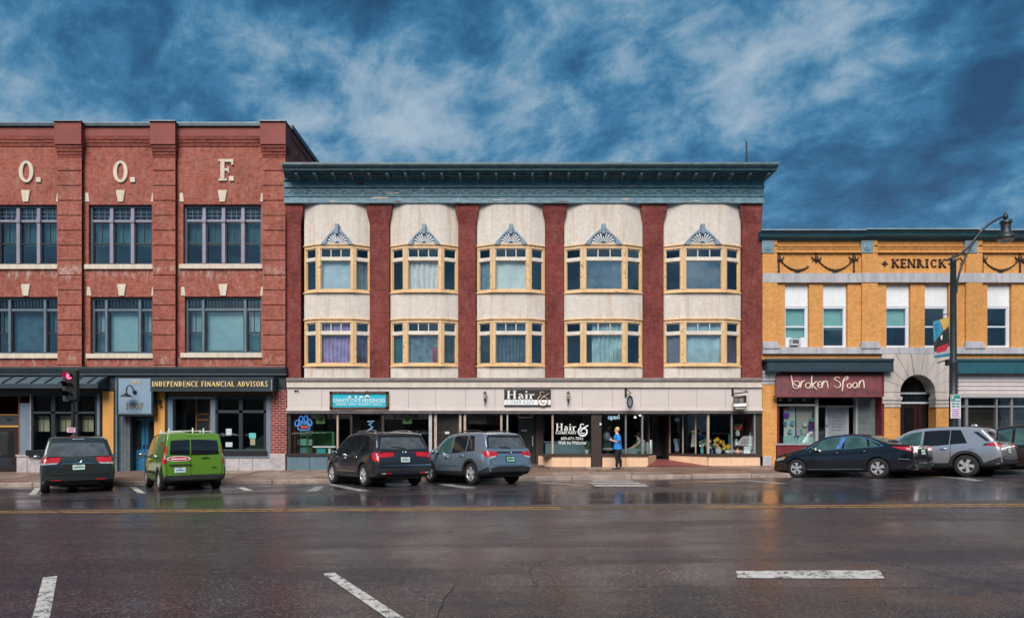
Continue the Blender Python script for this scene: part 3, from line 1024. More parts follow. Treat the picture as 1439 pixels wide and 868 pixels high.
# low relief of swags on the frieze
x = BX0 + .35
i = 0
while x < BX1 - .2:
 mb = MB()
 z0 = PZ(272.8, F - .19)
 if i % 2 == 0:
  mb.prism_xz([(x - .17, z0 + .05), (x, z0 + .20), (x + .17, z0 + .05), (x + .13, z0 + .05), (x, z0 + .15), (x - .13, z0 + .05)], F - .215, F - .18)
 else:
  mb.prism_xz([(x - .07, z0 + .10), (x, z0 + .19), (x + .07, z0 + .10), (x, z0 + .02)], F - .215, F - .18)
  mb.prism_xz([(x - .27, z0 + .02), (x - .1, z0 + .05), (x - .1, z0 + .08), (x - .27, z0 + .06)], F - .212, F - .18)
  mb.prism_xz([(x + .27, z0 + .02), (x + .1, z0 + .05), (x + .1, z0 + .08), (x + .27, z0 + .06)], F - .212, F - .18)
 mb.build('frieze_ornament', M_BLUE_DARK, cor)
 x += .36
 i += 1
# overhanging crown: swept profile (depth out, height), mitred round both ends
def sweep(prof, x0, x1, m, name, parent, ret=True, lat0=1.0, lat1=1.0, back=F + .3):
 mb = MB()
 rows = []
 for out, z in prof:
  row = []
  a = x0 - out * lat0
  b = x1 + out * lat1
  row = [(a, back, z), (a, F - out, z), (b, F - out, z), (b, back, z)]
  rows.append(row)
 mb.grid(rows)
 mb.poly(rows[0]); mb.poly(rows[-1][::-1])
 return mb.build(name, m, parent)
zs0 = PZ(250.8, F - .29)
prof = [(.27, zs0), (.29, zs0 + .03), (.37, zs0 + .06), (.40, zs0 + .10)]
sweep(prof, BX0, BX1, M_BLUE, 'bed_mould', mid, lat0=-.2, lat1=.30)
zs1 = zs0 + .10
prof = [(.40, zs1), (.86, zs1 + .01), (.87, zs1 + .08), (.91, zs1 + .09), (.97, zs1 + .15), (1.0, zs1 + .17), (1.0, zs1 + .22)]
sweep(prof, BX0, BX1, M_BLUE_DARK, 'crown_mould', mid, lat0=-.21, lat1=.31)
zcr = zs1 + .22
MB().box(BX0 + .2, BX1 + .32, F - 1.0, F + .4, zcr + .003, zcr + .045).build('gutter_edge', worn_paint('pale_rusted_flashing', (0.15, 0.17, 0.17), (0.26, 0.10, 0.05), 0.55, 0.5, 0.7, False, 0.3), mid)
n = 27
for i in range(n):
 x = PX(419 + 25.35 * i, F - .5)
 mb = MB()
 mb.prism_xz([(x - .06, zs1 + .01), (x + .06, zs1 + .01), (x + .055, zs1 - .11), (x - .055, zs1 - .11)], F - .74, F - .385)
 mb.prism_xz([(x - .05, zs1 - .06), (x + .05, zs1 - .06), (x + .04, zs1 - .17), (x - .04, zs1 - .17)], F - .50, F - .24)
 mb.build('cornice_bracket', M_BLUE_PALE, mid, bevel=.015)

# flaked patches on the old metalwork
PEEL = [mat('peel_rust', (.20, .075, .035), .8, var=.5, scale=20), mat('peel_primer', (.55, .48, .40), .7, var=.4, scale=20), mat('peel_dark', (.035, .03, .03), .8)]
for px, py, w_, h_, k in ((509, 258, 9, 4, 2), (505, 257, 12, 3.5, 0), (540, 276, 28, 3.6, 0), (535, 278, 30, 3.4, 1), (552, 271, 22, 3, 1), (560, 283, 12, 2.5, 0), (594, 266, 4, 4, 1), (604, 274.5, 16, 1.8, 1), (644, 281, 3, 5, 1), (470, 283, 16, 2, 1), (700, 281, 26, 1.6, 1), (790, 283, 18, 1.6, 0), (880, 280, 12, 2, 1), (980, 282, 20, 1.6, 1), (433, 267, 5, 3, 0), (830, 256, 9, 1.6, 0)):
 yq_ = F - (.215 if py > 276.5 or py < 262 else .196)
 n_ = 11
 MB().ppx([(px + w_ / 2 * math.cos(2 * math.pi * i / n_) * random.uniform(.55, 1.1), py + h_ / 2 * math.sin(2 * math.pi * i / n_) * random.uniform(.5, 1.15)) for i in range(n_)], yq_ - .003 - .002 * k, yq_ + .02).build('paint_flake', PEEL[k], cor)
# --- shop fascia
YF = F - .16
MB().pb(402, 530.5, 1072, 535.5, F - .30, F + .3).build('fascia_cap', worn_paint('grey_lead_cap', (0.20, 0.17, 0.155), (0.42, 0.36, 0.30), 0.3, 0.6, 1.2), mid, bevel=.02)
MB().pb(403, 535, 1072, 544.5, F - .24, F + .3).build('fascia_head', M_FASCIA_TOP, mid, bevel=.015)
edges = [404, 452.5, 493, 533, 574.5, 613, 655, 696, 737, 778, 819, 861, 901, 940, 980, 1020, 1052, 1071.5]
for a, b in zip(edges[:-1], edges[1:]):
 mb = MB()
 e = .004
 mb.box(PX(a, YF) + e, PX(b, YF) - e, YF, YF + .05, PZ(574, YF), PZ(545, YF))
 mb.build('fascia_panel', M_FASCIA, mid, bevel=.006)
MB().box(PX(404, YF), PX(1071, YF), YF + .03, F + .3, PZ(575, YF), PZ(544, YF)).build('fascia_backing', mat('panel_joint', (.25, .21, .20), .8), mid)
MB().pb(403, 573.5, 1072, 577, YF - .03, F + .3).build('fascia_foot', mat('white_trim', (0.62, 0.56, 0.53), 0.5, var=.08), mid)
MB().pb(403, 577.2, 1072, 580.5, YF + .02, F + .3).build('fascia_rail', mat('grey_rail', (0.16, 0.15, 0.15), 0.5), mid)
MB().box(BX0 + .3, BX1 - .3, F + .0, F + 5.9, PZ(581, F), PZ(580, F)).build('shop_ceiling', mat('shop_ceiling_white', (0.22, 0.20, 0.18), 0.9), mid)
MB().box(BX0 + .3, BX1 - .3, F + .35, F + 5.9, 0.1, 0.28).build('shop_floor', M_INFLOOR, mid)
# ================================================================== shopfronts under the middle building
G = F + .03
def glaze(px0, py0, px1, py1, m=None, y=G, parent=mid):
 return MB().pb(px0, py0, px1, py1, y, y + .008).build('shop_window', m or M_SHOPGLASS, parent)
def post(px0, px1, m, py0=580.5, py1=640, y=F - .03, yb=F + .12, parent=mid, name='mullion'):
 return MB().pb(px0, py0, px1, py1, y, yb).build(name, m, parent, bevel=.006)
ZB = -0.1
M_BROWNPIER = mat('dark_brown_wood', (0.040, 0.025, 0.020), 0.5, var=0.3, scale=6)
M_CREAMPOST = mat('cream_post', (0.42, 0.33, 0.27), 0.5)
M_WHITEPOST = mat('bright_aluminium_post', (0.62, 0.66, 0.68), 0.35, 0.4)

# pet shop
post(404, 409, M_DARKTRIM, 580.5, 664, F - .04, F + .3)
glaze(409, 581, 474, 637.5); post(473.5, 476, M_CREAMPOST)
glaze(476, 581, 493, 637.5); post(492.5, 495.5, M_DARKTRIM)
post(536.5, 540.5, M_DARKTRIM); glaze(540.5, 581, 602.5, 637.5)
for a, b in ((404, 436), (436, 468), (468, 495), (538, 572), (572, 606)):
 mb = MB(); mb.box(PX(a, F) + .006, PX(b, F) - .006, F - .05, F + .12, ZB, PZ(639.5, F))
 mb.build('bulkhead_panel', M_BULK_BLUE, mid, bevel=.008)
MB().pb(404, 637, 496, 640.5, F - .1, F + .3).build('window_sill', M_DARKTRIM, mid)
MB().pb(538, 637, 606, 640.5, F - .1, F + .3).build('window_sill', M_DARKTRIM, mid)
# recessed pet-shop door
dr = MB().pb(505, 590, 534, 655, F + 1.1, F + 1.16).build('door', M_BROWNPIER, mid)
MB().pb(508, 594, 531, 648, F + 1.08, F + 1.09).build('pane', M_SHOPGLASS, dr)
for a, b in ((497, 505), (534, 541)):
 MB().pb(a, 580, b, 660, F + 1.1, F + 1.2).build('door_side', M_DARKTRIM, mid)
# posts and doors left of the salon
post(603, 607.5, M_WHITEPOST, 580.5, 664); post(610.5, 614.5, M_CREAMPOST, 580.5, 664, F - .01)
dr = MB().pb(615, 582, 646, 657, F + .25, F + .31).build('door', M_BROWNPIER, mid)
MB().pb(618, 585, 643, 650, F + .235, F + .243).build('pane', M_SHOPGLASS, dr)
MB().pb(626, 606, 632, 609.5, F + .225, F + .23).build('sticker', mat('pale_sticker', (.6, .6, .58)), dr)
post(645.5, 649, M_CREAMPOST); post(652, 655.5, M_CREAMPOST); glaze(655.5, 581, 704, 638)
post(703.5, 706.5, M_CREAMPOST); post(712.5, 714.5, M_WHITEPOST)
glaze(706.5, 581, 713, 638)
mb = MB(); mb.box(PX(646, F), PX(714, F), F - .04, F + .12, ZB, PZ(639.5, F)); mb.build('bulkhead_panel', M_BROWNPIER, mid, bevel=.008)
# salon door recess
MB().pb(716, 580, 718.5, 658, F + 1.3, F + 1.4).build('door_post', M_DARKTRIM, mid)
dr = MB().pb(728, 586, 752, 652, F + 1.3, F + 1.36).build('door', M_DARKTRIM, mid)
MB().pb(730, 589, 750, 646, F + 1.285, F + 1.293).build('pane', M_SHOPGLASS, dr)
MB().pb(733, 603.5, 741, 605.5, F + 1.27, F + 1.28).build('notice', mat('white_notice', (.62, .64, .64)), dr)
dh = MB().tube([P(749, 612, F + 1.22), P(749, 626, F + 1.22)], .025, 6).build('handle', M_WHITEPOST, dr)
MB().box(PX(753, F + 1.3), PX(764, F + 1.3), F + 1.2, F + 1.3, ZB, PZ(580, F)).build('door_side', M_BROWNPIER, mid)
# salon window with slanted return
sx0, sx1, sx2 = PX(764.5, F + .55), PX(777, G), PX(832, G)
sl = MB(); sl.obox((sx0, F + .7), (sx1, G), 0.02, math.hypot(sx1 - sx0, .67) - .03, PZ(637.5, F), PZ(581, F), 0, .008)
sl.build('shop_window', M_SHOPGLASS, mid)
post(775.8, 778.4, M_CREAMPOST, 581, 640)
salon_glass = glaze(778, 581, 832, 637.5)
post(831.5, 846, M_BROWNPIER, 580.5, 656.5, F - .06, F + .4, name='brown_pier')
MB().pb(843.2, 594, 845.6, 597, F - .12, F - .05).build('doorbell', mat('white_plastic', (.7, .7, .68)), mid)
def bulk(a, b, y0=F - .05, m=None, top=641.0):
 mb = MB(); mb.box(PX(a, y0) + .005, PX(b, y0) - .005, y0, F + .2, ZB, PZ(top, y0))
 return mb.build('bulkhead_panel', m or M_PEACH, mid, bevel=.006)
bulk(776, 803); bulk(803, 831)
mb = MB(); mb.obox((PX(757, F + .6), F + .75), (PX(776, F - .05), F - .05), 0, math.hypot(PX(776, F - .05) - PX(757, F + .6), .8) - .01, ZB, PZ(641, F), 0, .1)
mb.build('bulkhead_panel', M_PEACH, mid)
MB().pb(762, 637.3, 832, 641.2, F - .09, F + .3).build('window_sill', M_BROWNPIER, mid)
MB().pb(757, 655.8, 832, 660, F - .055, F + .1).build('plinth', M_BLACK, mid)
# second salon window, slanted return to the entrance
glaze(847, 581, 879.5, 637.5); post(879, 881, M_ALU); glaze(881, 581, 903, 637.5)
post(902, 904.5, M_ALU)
ax, bx = PX(904, G), PX(912.5, F + .9)
mb = MB(); mb.obox((ax, G), (bx, F + .9), .03, math.hypot(bx - ax, .87) - .05, PZ(637.5, F), PZ(581, F), 0, .008); mb.build('shop_window', M_SHOPGLASS, mid)
post(911.5, 914, M_BROWNPIER, 581, 656, F + .82, F + .95)
bulk(847, 880); bulk(880, 911)
mb = MB(); mb.obox((PX(911, F - .05), F - .05), (PX(922.5, F + 1.15), F + 1.15), 0, math.hypot(PX(922.5, F + 1.15) - PX(911, F), 1.2), ZB, PZ(640.5, F), 0, .1); mb.build('bulkhead_panel', M_PEACH, mid)
MB().pb(846, 637.3, 912, 641.2, F - .09, F + .3).build('window_sill', M_BROWNPIER, mid)
# red ramp into the arcade entrance
rz0, rz1 = zpave(PX(955, F), F) + .012, .50
mb = MB(); rows = []
for i in range(6):
 f = i / 5
 y = F - .15 + 1.6 * f
 rows.append([(PX(909, F), y, rz0 + (rz1 - rz0) * f), (PX(1000, F), y, rz0 + (rz1 - rz0) * f)])
mb.grid(rows); mb.build('entrance_ramp', M_REDFLOOR, mid)
MB().box(PX(912, F), PX(942, F), F + 1.4, F + 3.5, .1, .50).build('entrance_floor', M_INFLOOR, mid)
dr = MB().pb(916, 581, 940, 641, F + 2.4, F + 2.46).build('door', M_BROWNPIER, mid)
MB().pb(919, 586, 937, 634, F + 2.385, F + 2.393).build('pane', M_SHOPGLASS, dr)
# right-hand display window, slanted left return
ax, bx = PX(941, F + 1.25), PX(995, F)
Ls = math.hypot(bx - ax, 1.25)
for s0, s1 in ((.03, Ls * .35), (Ls * .37, Ls * .68), (Ls * .70, Ls - .05)):
 mb = MB(); mb.obox((ax, F + 1.25), (bx, G), s0, s1, PZ(637.5, F), PZ(581, F), .03, .038); mb.build('shop_window', M_SHOPGLASS, mid)
for s0 in (0, Ls * .35, Ls * .68):
 mb = MB(); mb.obox((ax, F + 1.25), (bx, F), s0, s0 + .035, PZ(640, F), PZ(581, F), 0, .06); mb.build('mullion', M_CREAMPOST, mid)
for i in range(3):
 mb = MB(); mb.obox((ax, F + 1.25), (bx, F - .05), Ls * i / 3 + .004, Ls * (i + 1) / 3 - .004, ZB, PZ(640.5, F), -.02, .1); mb.build('bulkhead_panel', M_PEACH, mid)
mb = MB(); mb.obox((ax, F + 1.25), (bx, F - .05), -.05, Ls, PZ(640.8, F), PZ(637.5, F), -.05, .2); mb.build('window_sill', M_BROWNPIER, mid)
post(994.5, 997.5, M_CREAMPOST); glaze(997.5, 581, 1028, 637.5); post(1028, 1030, M_ALU); glaze(1030, 581, 1061, 637.5); post(1060, 1062.5, M_ALU)
post(1062.5, 1071.5, M_DARKTRIM, 580.5, 641, F - .05, F + .3)
bulk(996, 1069)
MB().pb(995, 637.3, 1072, 641.2, F - .09, F + .3).build('window_sill', M_BROWNPIER, mid)
# partitions between the shops
for px in (606, 716, 912, 942):
 yb = F + 1.2
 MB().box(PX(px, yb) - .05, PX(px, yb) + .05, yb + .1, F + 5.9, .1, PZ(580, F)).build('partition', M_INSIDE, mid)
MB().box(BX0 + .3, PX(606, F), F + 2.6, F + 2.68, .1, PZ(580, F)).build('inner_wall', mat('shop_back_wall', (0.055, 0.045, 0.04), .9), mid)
MB().pb(430, 580.5, 495, 588, F + .5, F + .56).build('head_strip', mat('cream_ceiling_strip', (.50, .42, .36), .8), mid)  # pale strip put in for the bright ceiling band inside the shop
MB().pb(540, 580.5, 602, 589, F + .5, F + .56).build('head_strip', mat('cream_ceiling_strip2', (.46, .40, .36), .8), mid)
MB().pb(658, 581.5, 684, 595, F + .4, F + .43).build('head_strip', mat('brown_valance', (.11, .08, .065), .9), mid)

# ------------------------------------------------------------------ things in the shop windows
M_GREENBOX = mat('green_vivarium_paint', (0.025, 0.16, 0.035), .5, var=.3)
M_WHITE = mat('white_paint', (.72, .72, .70), .5, var=.06)
M_TEALP = mat('teal_plastic', (.03, .30, .30), .5)
M_PACK = [mat('pack_' + n, c, .5, var=.3, scale=14) for n, c in (('mint', (.20, .45, .36)), ('slate', (.12, .20, .26)), ('pale', (.55, .6, .58)), ('olive', (.12, .16, .08)))]
YI = F + .55
sv = thing('display_shelf', 'black wire display shelf of pet supplies behind the left pane of the pet shop', 'shelf', P(426, 637, YI))
for py in (600, 613, 626, 637):
 MB().pb(411, py, 441, py + 1, YI, YI + .4).build('shelf', M_BLACK, sv)
names = ('pale mint', 'slate blue', 'white', 'olive')
place = ('top', 'second', 'third', 'lowest')
for r_, py in enumerate((600, 613, 626, 637)):
 for c in range(3):
  w = (8.0, 9.5, 7.5)[c]
  x0 = 411.5 + c * 10
  m = (r_ + c * 2) % 4
  o = MB().pb(x0, py - 9 - (c % 2), x0 + w, py - .1, YI + .04, YI + .3).build('pet_supply_pack', M_PACK[m], bevel=.02)
  tag(o, f"{names[m]} pack, {('left', 'middle', 'right')[c]} one on the {place[r_]} shelf in the pet shop window", 'package', 'packs on the pet shop shelf')
vb = thing('vivarium', 'green glass-fronted vivarium box in the pet shop window right of the shelf', 'vivarium', P(452, 640, YI))
vm = MB(); vm.pb(431, 606, 470, 608, YI + .02, YI + .7); vm.pb(431, 608, 434, 639, YI + .02, YI + .7); vm.pb(467, 608, 470, 639, YI + .02, YI + .7); vm.pb(434, 637, 467, 639, YI + .02, YI + .7); vm.pb(434, 608, 467, 637, YI + .66, YI + .7)
vm.build('case', M_GREENBOX, vb)
MB().pb(434, 608, 467, 637, YI + .04, YI + .05).build('pane', M_SHOPGLASS, vb)
tb = thing('display_table', 'white-topped low table with teal base in front of the green vivarium', 'table', P(455, 640, F + .3))
MB().pb(440, 626.5, 472, 628.5, F + .25, F + .5).build('tabletop', M_WHITE, tb)
MB().pb(445, 628.5, 458, 639, F + .3, F + .45).build('base', M_TEALP, tb)
MB().pb(462, 628.5, 465, 639, F + .3, F + .45).build('leg', M_WHITE, tb)
for i, (px, lab) in enumerate(((451, 'square green hanging sign beside the neon paw in the pet shop'), (573, 'square green hanging sign in the pet shop window right of its door'))):
 gs = thing('hanging_sign', lab, 'sign', P(px, 590, F + .3), 'green signs hung in the pet shop windows')
 MB().pb(px - 6.5, 584, px + 6.5, 595, F + .3, F + .34).build('board', mat('green_board%d' % i, (.16, .30, .08), .5), gs)
 MB().pb(px - 2.5, 587, px + 2.5, 592, F + .285, F + .295).build('picture', mat('dark_picture%d' % i, (.05, .04, .03), .6, var=.7, scale=25), gs)
 for dx_ in (-5, 5):
  MB().tube([P(px + dx_, 584, F + .32), P(px + dx_, 579, F + .32)], .008, 5).build('chain', M_BLACK, gs)
for i, px in enumerate((436, 458, 465, 555, 566, 577, 585)):
 lab = ('left of', 'right of', 'just right of')[i] + ' the green sign in the left pet shop window' if i < 3 else ('farthest left of', 'directly left of', 'directly right of', 'farthest right of')[i - 3] + ' the green sign in the right pet shop window'
 sp_ = thing('spotlight', 'small black track spotlight ' + lab, 'spotlight', P(px, 584, F + .42), 'black spotlights in the pet shop windows')
 MB().lathe([(.03, .12), (.03, 0), (.065, -.08), (.06, -.085)], P(px, 584, F + .42), n=8).build('shade', M_BLACK, sp_)
# neon paw
M_NEONB = mat('blue_neon', (.1, .3, .8), .4, emit=(.12, .40, 1.0), estr=.16)
M_NEONR = mat('red_neon', (.8, .1, .1), .4, emit=(1, .07, .09), estr=.2)
M_NEONW = mat('white_blue_neon', (.6, .75, .9), .4, emit=(.55, .80, 1.0), estr=.2)
yn = F + .12
npw = thing('neon_sign', 'blue neon paw print with red lettering inside its pad in the pet shop window', 'neon sign', P(428, 595, yn))
for cx, cy, rx, ry, an in ((418, 594, 2.6, 4.2, 20), (423.5, 588.2, 2.6, 4.2, 8), (430.5, 588, 2.6, 4.2, -8), (436, 593, 2.6, 4.4, -25)):
 pts = []
 for i in range(17):
  a = 2 * math.pi * i / 16
  x_, y_ = rx * math.cos(a), ry * math.sin(a)
  pts.append(P(cx + x_ * math.cos(R(an)) - y_ * math.sin(R(an)), cy + x_ * math.sin(R(an)) + y_ * math.cos(R(an)), yn))
 MB().tube(pts, .022, 6).build('toe_tube', M_NEONB, npw, smooth=60)
pad = [(419, 602), (420, 597.5), (424, 594.5), (427.5, 593), (431, 594.5), (435, 597.5), (436, 602), (432, 604.3), (427.5, 603.6), (423, 604.3), (419, 602)]
MB().tube([P(a, b, yn) for a, b in pad], .022, 6).build('pad_tube', M_NEONB, npw, smooth=60)
for x0, pts in ((423, [(0, 2.4), (0, -1.6), (2, -1.6), (2, 0), (0, 0), (2.2, 2.4)]), (427, [(2, 2.4), (0, 2.4), (0, -1.6), (2, -1.6)]), (430.5, [(0, -1.6), (2.6, -1.6), (1.3, -1.6), (1.3, 2.4)])):
 pass
for x0 in (423.5, 426.2, 428.9, 431.5):
 MB().tube([P(x0, 601.5, yn), P(x0 + .6, 597.8, yn), P(x0 + 1.6, 601.5, yn)], .016, 5).build('letter_tube', M_NEONR, npw)
# pale blue zigzag tube sign by the pet shop door
zg = MB().tube([P(517, 592, F + .95), P(526, 591, F + .95), P(519, 596, F + .95), P(524, 600, F + .95), P(516, 606, F + .95)], .03, 6).build('neon_sign', mat('pale_blue_tube', (.25, .5, .65), .4, emit=(.22, .5, .7), estr=.25), smooth=60)
tag(zg, 'pale blue zigzag tube sign on the recessed pet shop door', 'neon sign')
# open sign
on = thing('neon_sign', 'small white neon open sign at the top of the salon window', 'neon sign', P(862, 587, yn))
def ntube(pts, nm): return MB().tube([P(a, b, yn) for a, b in pts], .020, 6).build(nm, M_NEONW, on, smooth=60)
def ring(cx, cy, rx, ry, a0=0, a1=360): return [(cx + rx * math.cos(R(a0 + (a1 - a0) * i / 12)), cy + ry * math.sin(R(a0 + (a1 - a0) * i / 12))) for i in range(13)]
ntube(ring(857, 586.6, 1.7, 2.0), 'letter'); ntube([(859.6, 590.6), (859.6, 584.8)] + ring(861.3, 586.6, 1.7, 1.9, -150, 150), 'letter')
ntube([(863.8, 586.6), (867, 586.4)] + ring(865.5, 586.6, 1.6, 1.9, -10, -310)[1:], 'letter'); ntube([(868.2, 588.6), (868.2, 584.8), (869.4, 584.6), (870.6, 585.2), (870.8, 588.6)], 'letter')
# salon window lettering
M_LET = mat('white_vinyl', (.85, .86, .86), .5, var=.03, emit=None)
wl = thing('window_lettering', 'white salon name, phone number and walk-ins notice lettered on the salon window', 'lettering', P(804, 615, G))
yl = G - .004
serif_text('Hair', PX(781.5, yl), PX(810.5, yl), PZ(605, yl), PZ(594.5, yl), yl, .004, wt=.16, mb=None).build('letters', M_LET, wl, kind='stuff')
serif_text('COMPANY', PX(781, yl), PX(811, yl), PZ(609.8, yl), PZ(605.2, yl), yl, .004, wt=.15, thin=.09).build('letters', M_LET, wl, kind='stuff')
def amp(cx, cy, s, y, m, parent, r=.022):
 """big swash ampersand: small top loop, open bowl, tail and curl"""
 pts = []
 for a in range(10, 275, 20): pts.append((-1.2 + 2.9 * math.cos(R(a)), -6.0 + 2.9 * math.sin(R(-a))))
 for a in range(75, -235, -18): pts.append((-.2 + 6.6 * math.cos(R(180 + a - 15)) , 3.6 + 6.4 * math.sin(R(180 + a - 15))))
 path1 = [P(cx + x_ * s, cy + y_ * s, y) for x_, y_ in pts]
 top = [(1.6, -7.2), (.6, -8.8), (-1.4, -9.1), (-3.5, -8.0), (-3.9, -5.8), (-2.6, -4.0), (-4.6, -2.4), (-6.4, .2), (-7.0, 3.4), (-6.1, 6.8), (-3.6, 9.3), (-.4, 10.2), (3.2, 9.4), (5.8, 7.0), (6.8, 3.8), (6.2, .6), (4.0, -1.4), (1.2, -1.8), (-1.4, -.6), (-2.9, 1.8), (-2.8, 4.2), (-1.2, 6.0), (1.0, 6.2), (2.8, 4.8)]
 tail = [(-.4, -2.2), (2.4, -3.4), (5.4, -4.8), (8.8, -7.2)]
 rr = r * s
 MB().tube([P(cx + a * s, cy + b * s, y) for a, b in top], [rr * (.7 + .8 * math.sin(math.pi * min(1, i / 23)) ) for i in range(len(top))], 6).build('letter', m, parent, smooth=60)
 MB().tube([P(cx + a * s, cy + b * s, y) for a, b in tail], [rr * .8, rr, rr * 1.2, rr * .8], 6).build('letter', m, parent, smooth=60)
amp(819.5, 603.5, .88, yl - .01, M_LET, wl, .032)
text_mesh('603-671-7042', PX(789, yl), PX(820, yl), PZ(617.6, yl), PZ(613.6, yl), yl, .004).build('letters', M_LET, wl, kind='stuff')
text_mesh('Walk Ins Welcome', PX(785, yl), PX(824, yl), PZ(624, yl), PZ(619, yl), yl, .004).build('letters', M_LET, wl, kind='stuff')
# reception counter and plant
ct = MB(); ct.pb(765, 620, 831, 621.5, F + .75, F + 1.3); ct.pb(767, 621.5, 831, 639, F + .8, F + 1.25)
tag(ct.build('reception_counter', mat('blue_grey_counter', (.20, .29, .33), .4, var=.1), bevel=.01), 'blue-grey reception counter inside the salon window', 'counter')
M_LEAF = mat('potted_leaf', (.055, .10, .022), .5, var=.5, scale=20)
M_POT = mat('white_pot', (.6, .6, .58), .4)
pl = thing('potted_plant', 'green leafy plant in a white pot at the right end of the salon window', 'plant', P(826, 637.3, F + .3))
MB().lathe([(.07, 0), (.10, .16), (.085, .17)], P(825, 637.3, F + .3), n=10).build('pot', M_POT, pl, smooth=50)
for i in range(22):
 a = random.uniform(0, 6.28); el = random.uniform(.2, 1.3); L = random.uniform(.25, .55)
 b = P(825, 633, F + .3)
 tip = b + Vector((math.cos(a) * math.cos(el) * .6, math.sin(a) * math.cos(el) * .3, math.sin(el))) * L
 mdl = (b + tip) / 2 + Vector((0, 0, .06))
 sd_ = Vector((-math.sin(a), math.cos(a), .3)).normalized() * .05
 MB().grid([[b - sd_ * .3, b + sd_ * .3], [mdl - sd_, mdl + sd_], [tip - sd_ * .1, tip + sd_ * .1]]).build('leaf', M_LEAF, pl)
# hanging bracket sign at the salon door
hb = MB()
for a, b in (((729, 580.5), (729, 586)), ((729, 586), (748, 586)), ((748, 586), (748, 580.5))):
 hb.tube([P(a[0], a[1], F + .2), P(b[0], b[1], F + .2)], .028, 6)
tag(hb.build('door_frame_bracket', M_CREAMPOST), 'pale U-shaped hanging bracket above the salon door', 'bracket')
# salon furniture
M_CHAIR = mat('grey_vinyl', (.22, .24, .26), .4)
sc_ = thing('salon_chair', 'grey padded salon dryer chair at the left of the second salon window', 'chair', P(853, 640, F + .6))
MB().ball(P(853, 613, F + .7), (.16, .14, .20), 10, 8).build('dryer_hood', mat('grey_hood', (.16, .22, .25), .35), sc_, smooth=60)
MB().pb(848, 617, 860, 633, F + .75, F + .9).build('backrest', mat('dark_green_vinyl', (.02, .05, .04), .5), sc_, bevel=.03)
MB().pb(848, 629, 862, 633, F + .3, F + .75).build('seat', M_CHAIR, sc_, bevel=.03)
MB().lathe([(.05, 0), (.05, -.3)], P(855, 633, F + .5), n=8).build('pedestal', M_ALU, sc_)
st = MB(); st.pb(880, 629.5, 896, 637.5, F + .12, F + .42)
tag(st.build('storage_case', mat('dusty_grey_case', (.17, .20, .21), .5), bevel=.02), 'low grey case standing on the sill in front of the seated salon client', 'case')
st = MB(); st.pb(874, 630.5, 880.5, 637.5, F + .14, F + .4)
tag(st.build('storage_case', mat('dusty_teal_case', (.12, .17, .19), .5), bevel=.02), 'small grey box left of the longer grey case on the salon sill', 'case')
st = MB(); st.lathe([(.075, 0), (.075, .58), (.06, .6)], P(915, 637.4, F + .6), n=12)
tag(st.build('ash_bin', mat('galvanised', (.33, .36, .38), .4, .5), smooth=50), 'slim grey cylinder bin beside the arcade entrance', 'bin')
# ceiling lights seen through the glass
for i, (px, py, lab) in enumerate(((870, 579, 'left'), (893, 583, 'middle'), (900, 580, 'right'))):
 o = MB().ball(P(px, py + 3, F + 2.0), (.05, .05, .03), 8, 5).build('ceiling_lamp', mat('lit_lamp%d' % i, (1, 1, 1), emit=(1, .9, .75), estr=3), smooth=60)
 tag(o, f'tiny lit ceiling lamp, {lab} one of three seen in the second salon window', 'lamp', 'lit lamps in the salon ceiling')
# gift shop display at the right
def bouquet(px, py, w, h, cols, label, vcol, blooms=9, y=F + .35):
 t_ = thing('flower_vase', label, 'vase', P(px, py, y), 'flower vases in the gift shop window')
 s = w * y / FPX
 hh = h * y / FPX
 MB().lathe([(s * .22, 0), (s * .34, hh * .2), (s * .2, hh * .42), (s * .24, hh * .46)], P(px, py, y), n=10).build('vase', vcol, t_, smooth=60)
 for i in range(blooms):
  c = P(px, py, y) + Vector((random.uniform(-.5, .5) * s, random.uniform(-.3, .3) * s, hh * random.uniform(.5, .95)))
  r = s * random.uniform(.10, .16)
  mb = MB()
  for k in range(6):
   a = k * math.pi / 3
   e = c + Vector((math.cos(a) * r, -.02, math.sin(a) * r))
   nrm = Vector((-math.sin(a), 0, math.cos(a))) * r * .45
   mb.poly([c, e - nrm, e + Vector((math.cos(a), 0, math.sin(a))) * r * .3, e + nrm])
  mb.build('bloom', random.choice(cols), t_)
 for i in range(8):
  c = P(px, py, y) + Vector((random.uniform(-.5, .5) * s, .03, hh * random.uniform(.45, .8)))
  MB().poly([c, c + Vector((.06, -.02, .03)), c + Vector((.08, 0, .12)), c + Vector((.0, 0, .08))]).build('leaf', M_LEAF, t_)
M_YEL = mat('yellow_petal', (.75, .42, .03), .6, var=.15); M_WHP = mat('white_petal', (.75, .74, .68), .6, var=.1); M_REDP = mat('red_petal', (.55, .04, .03), .6, var=.2); M_ORG = mat('orange_petal', (.7, .20, .04), .6, var=.2)
M_VT = mat('turquoise_vase', (.12, .42, .44), .25); M_VW = mat('white_vase', (.6, .62, .6), .25); M_VB = mat('blue_vase', (.05, .12, .28), .25)
bouquet(987, 637.3, 8, 22, [M_WHP], 'white flowers in a turquoise vase left of the gift shop mullion', M_VT, 6)
bouquet(1001, 637.3, 8, 15, [M_WHP, M_VB], 'small blue and white vase just right of the gift shop mullion', M_VB, 4)
bouquet(1010, 637.3, 15, 22, [M_YEL, M_ORG], 'tall bunch of yellow flowers in a white vase in the gift shop window', M_VW, 12)
bouquet(1023, 637.3, 13, 13, [M_YEL], 'low bunch of yellow flowers in the middle of the gift shop window', M_VW, 10, F + .25)
bouquet(994, 627, 9, 10, [M_WHP], 'small white posy raised behind the gift shop mullion', M_VW, 5, F + .6)
sh_ = thing('display_shelf', 'black etagere with china and a red flower arrangement in the right gift shop pane', 'shelf', P(1037, 637, F + .5))
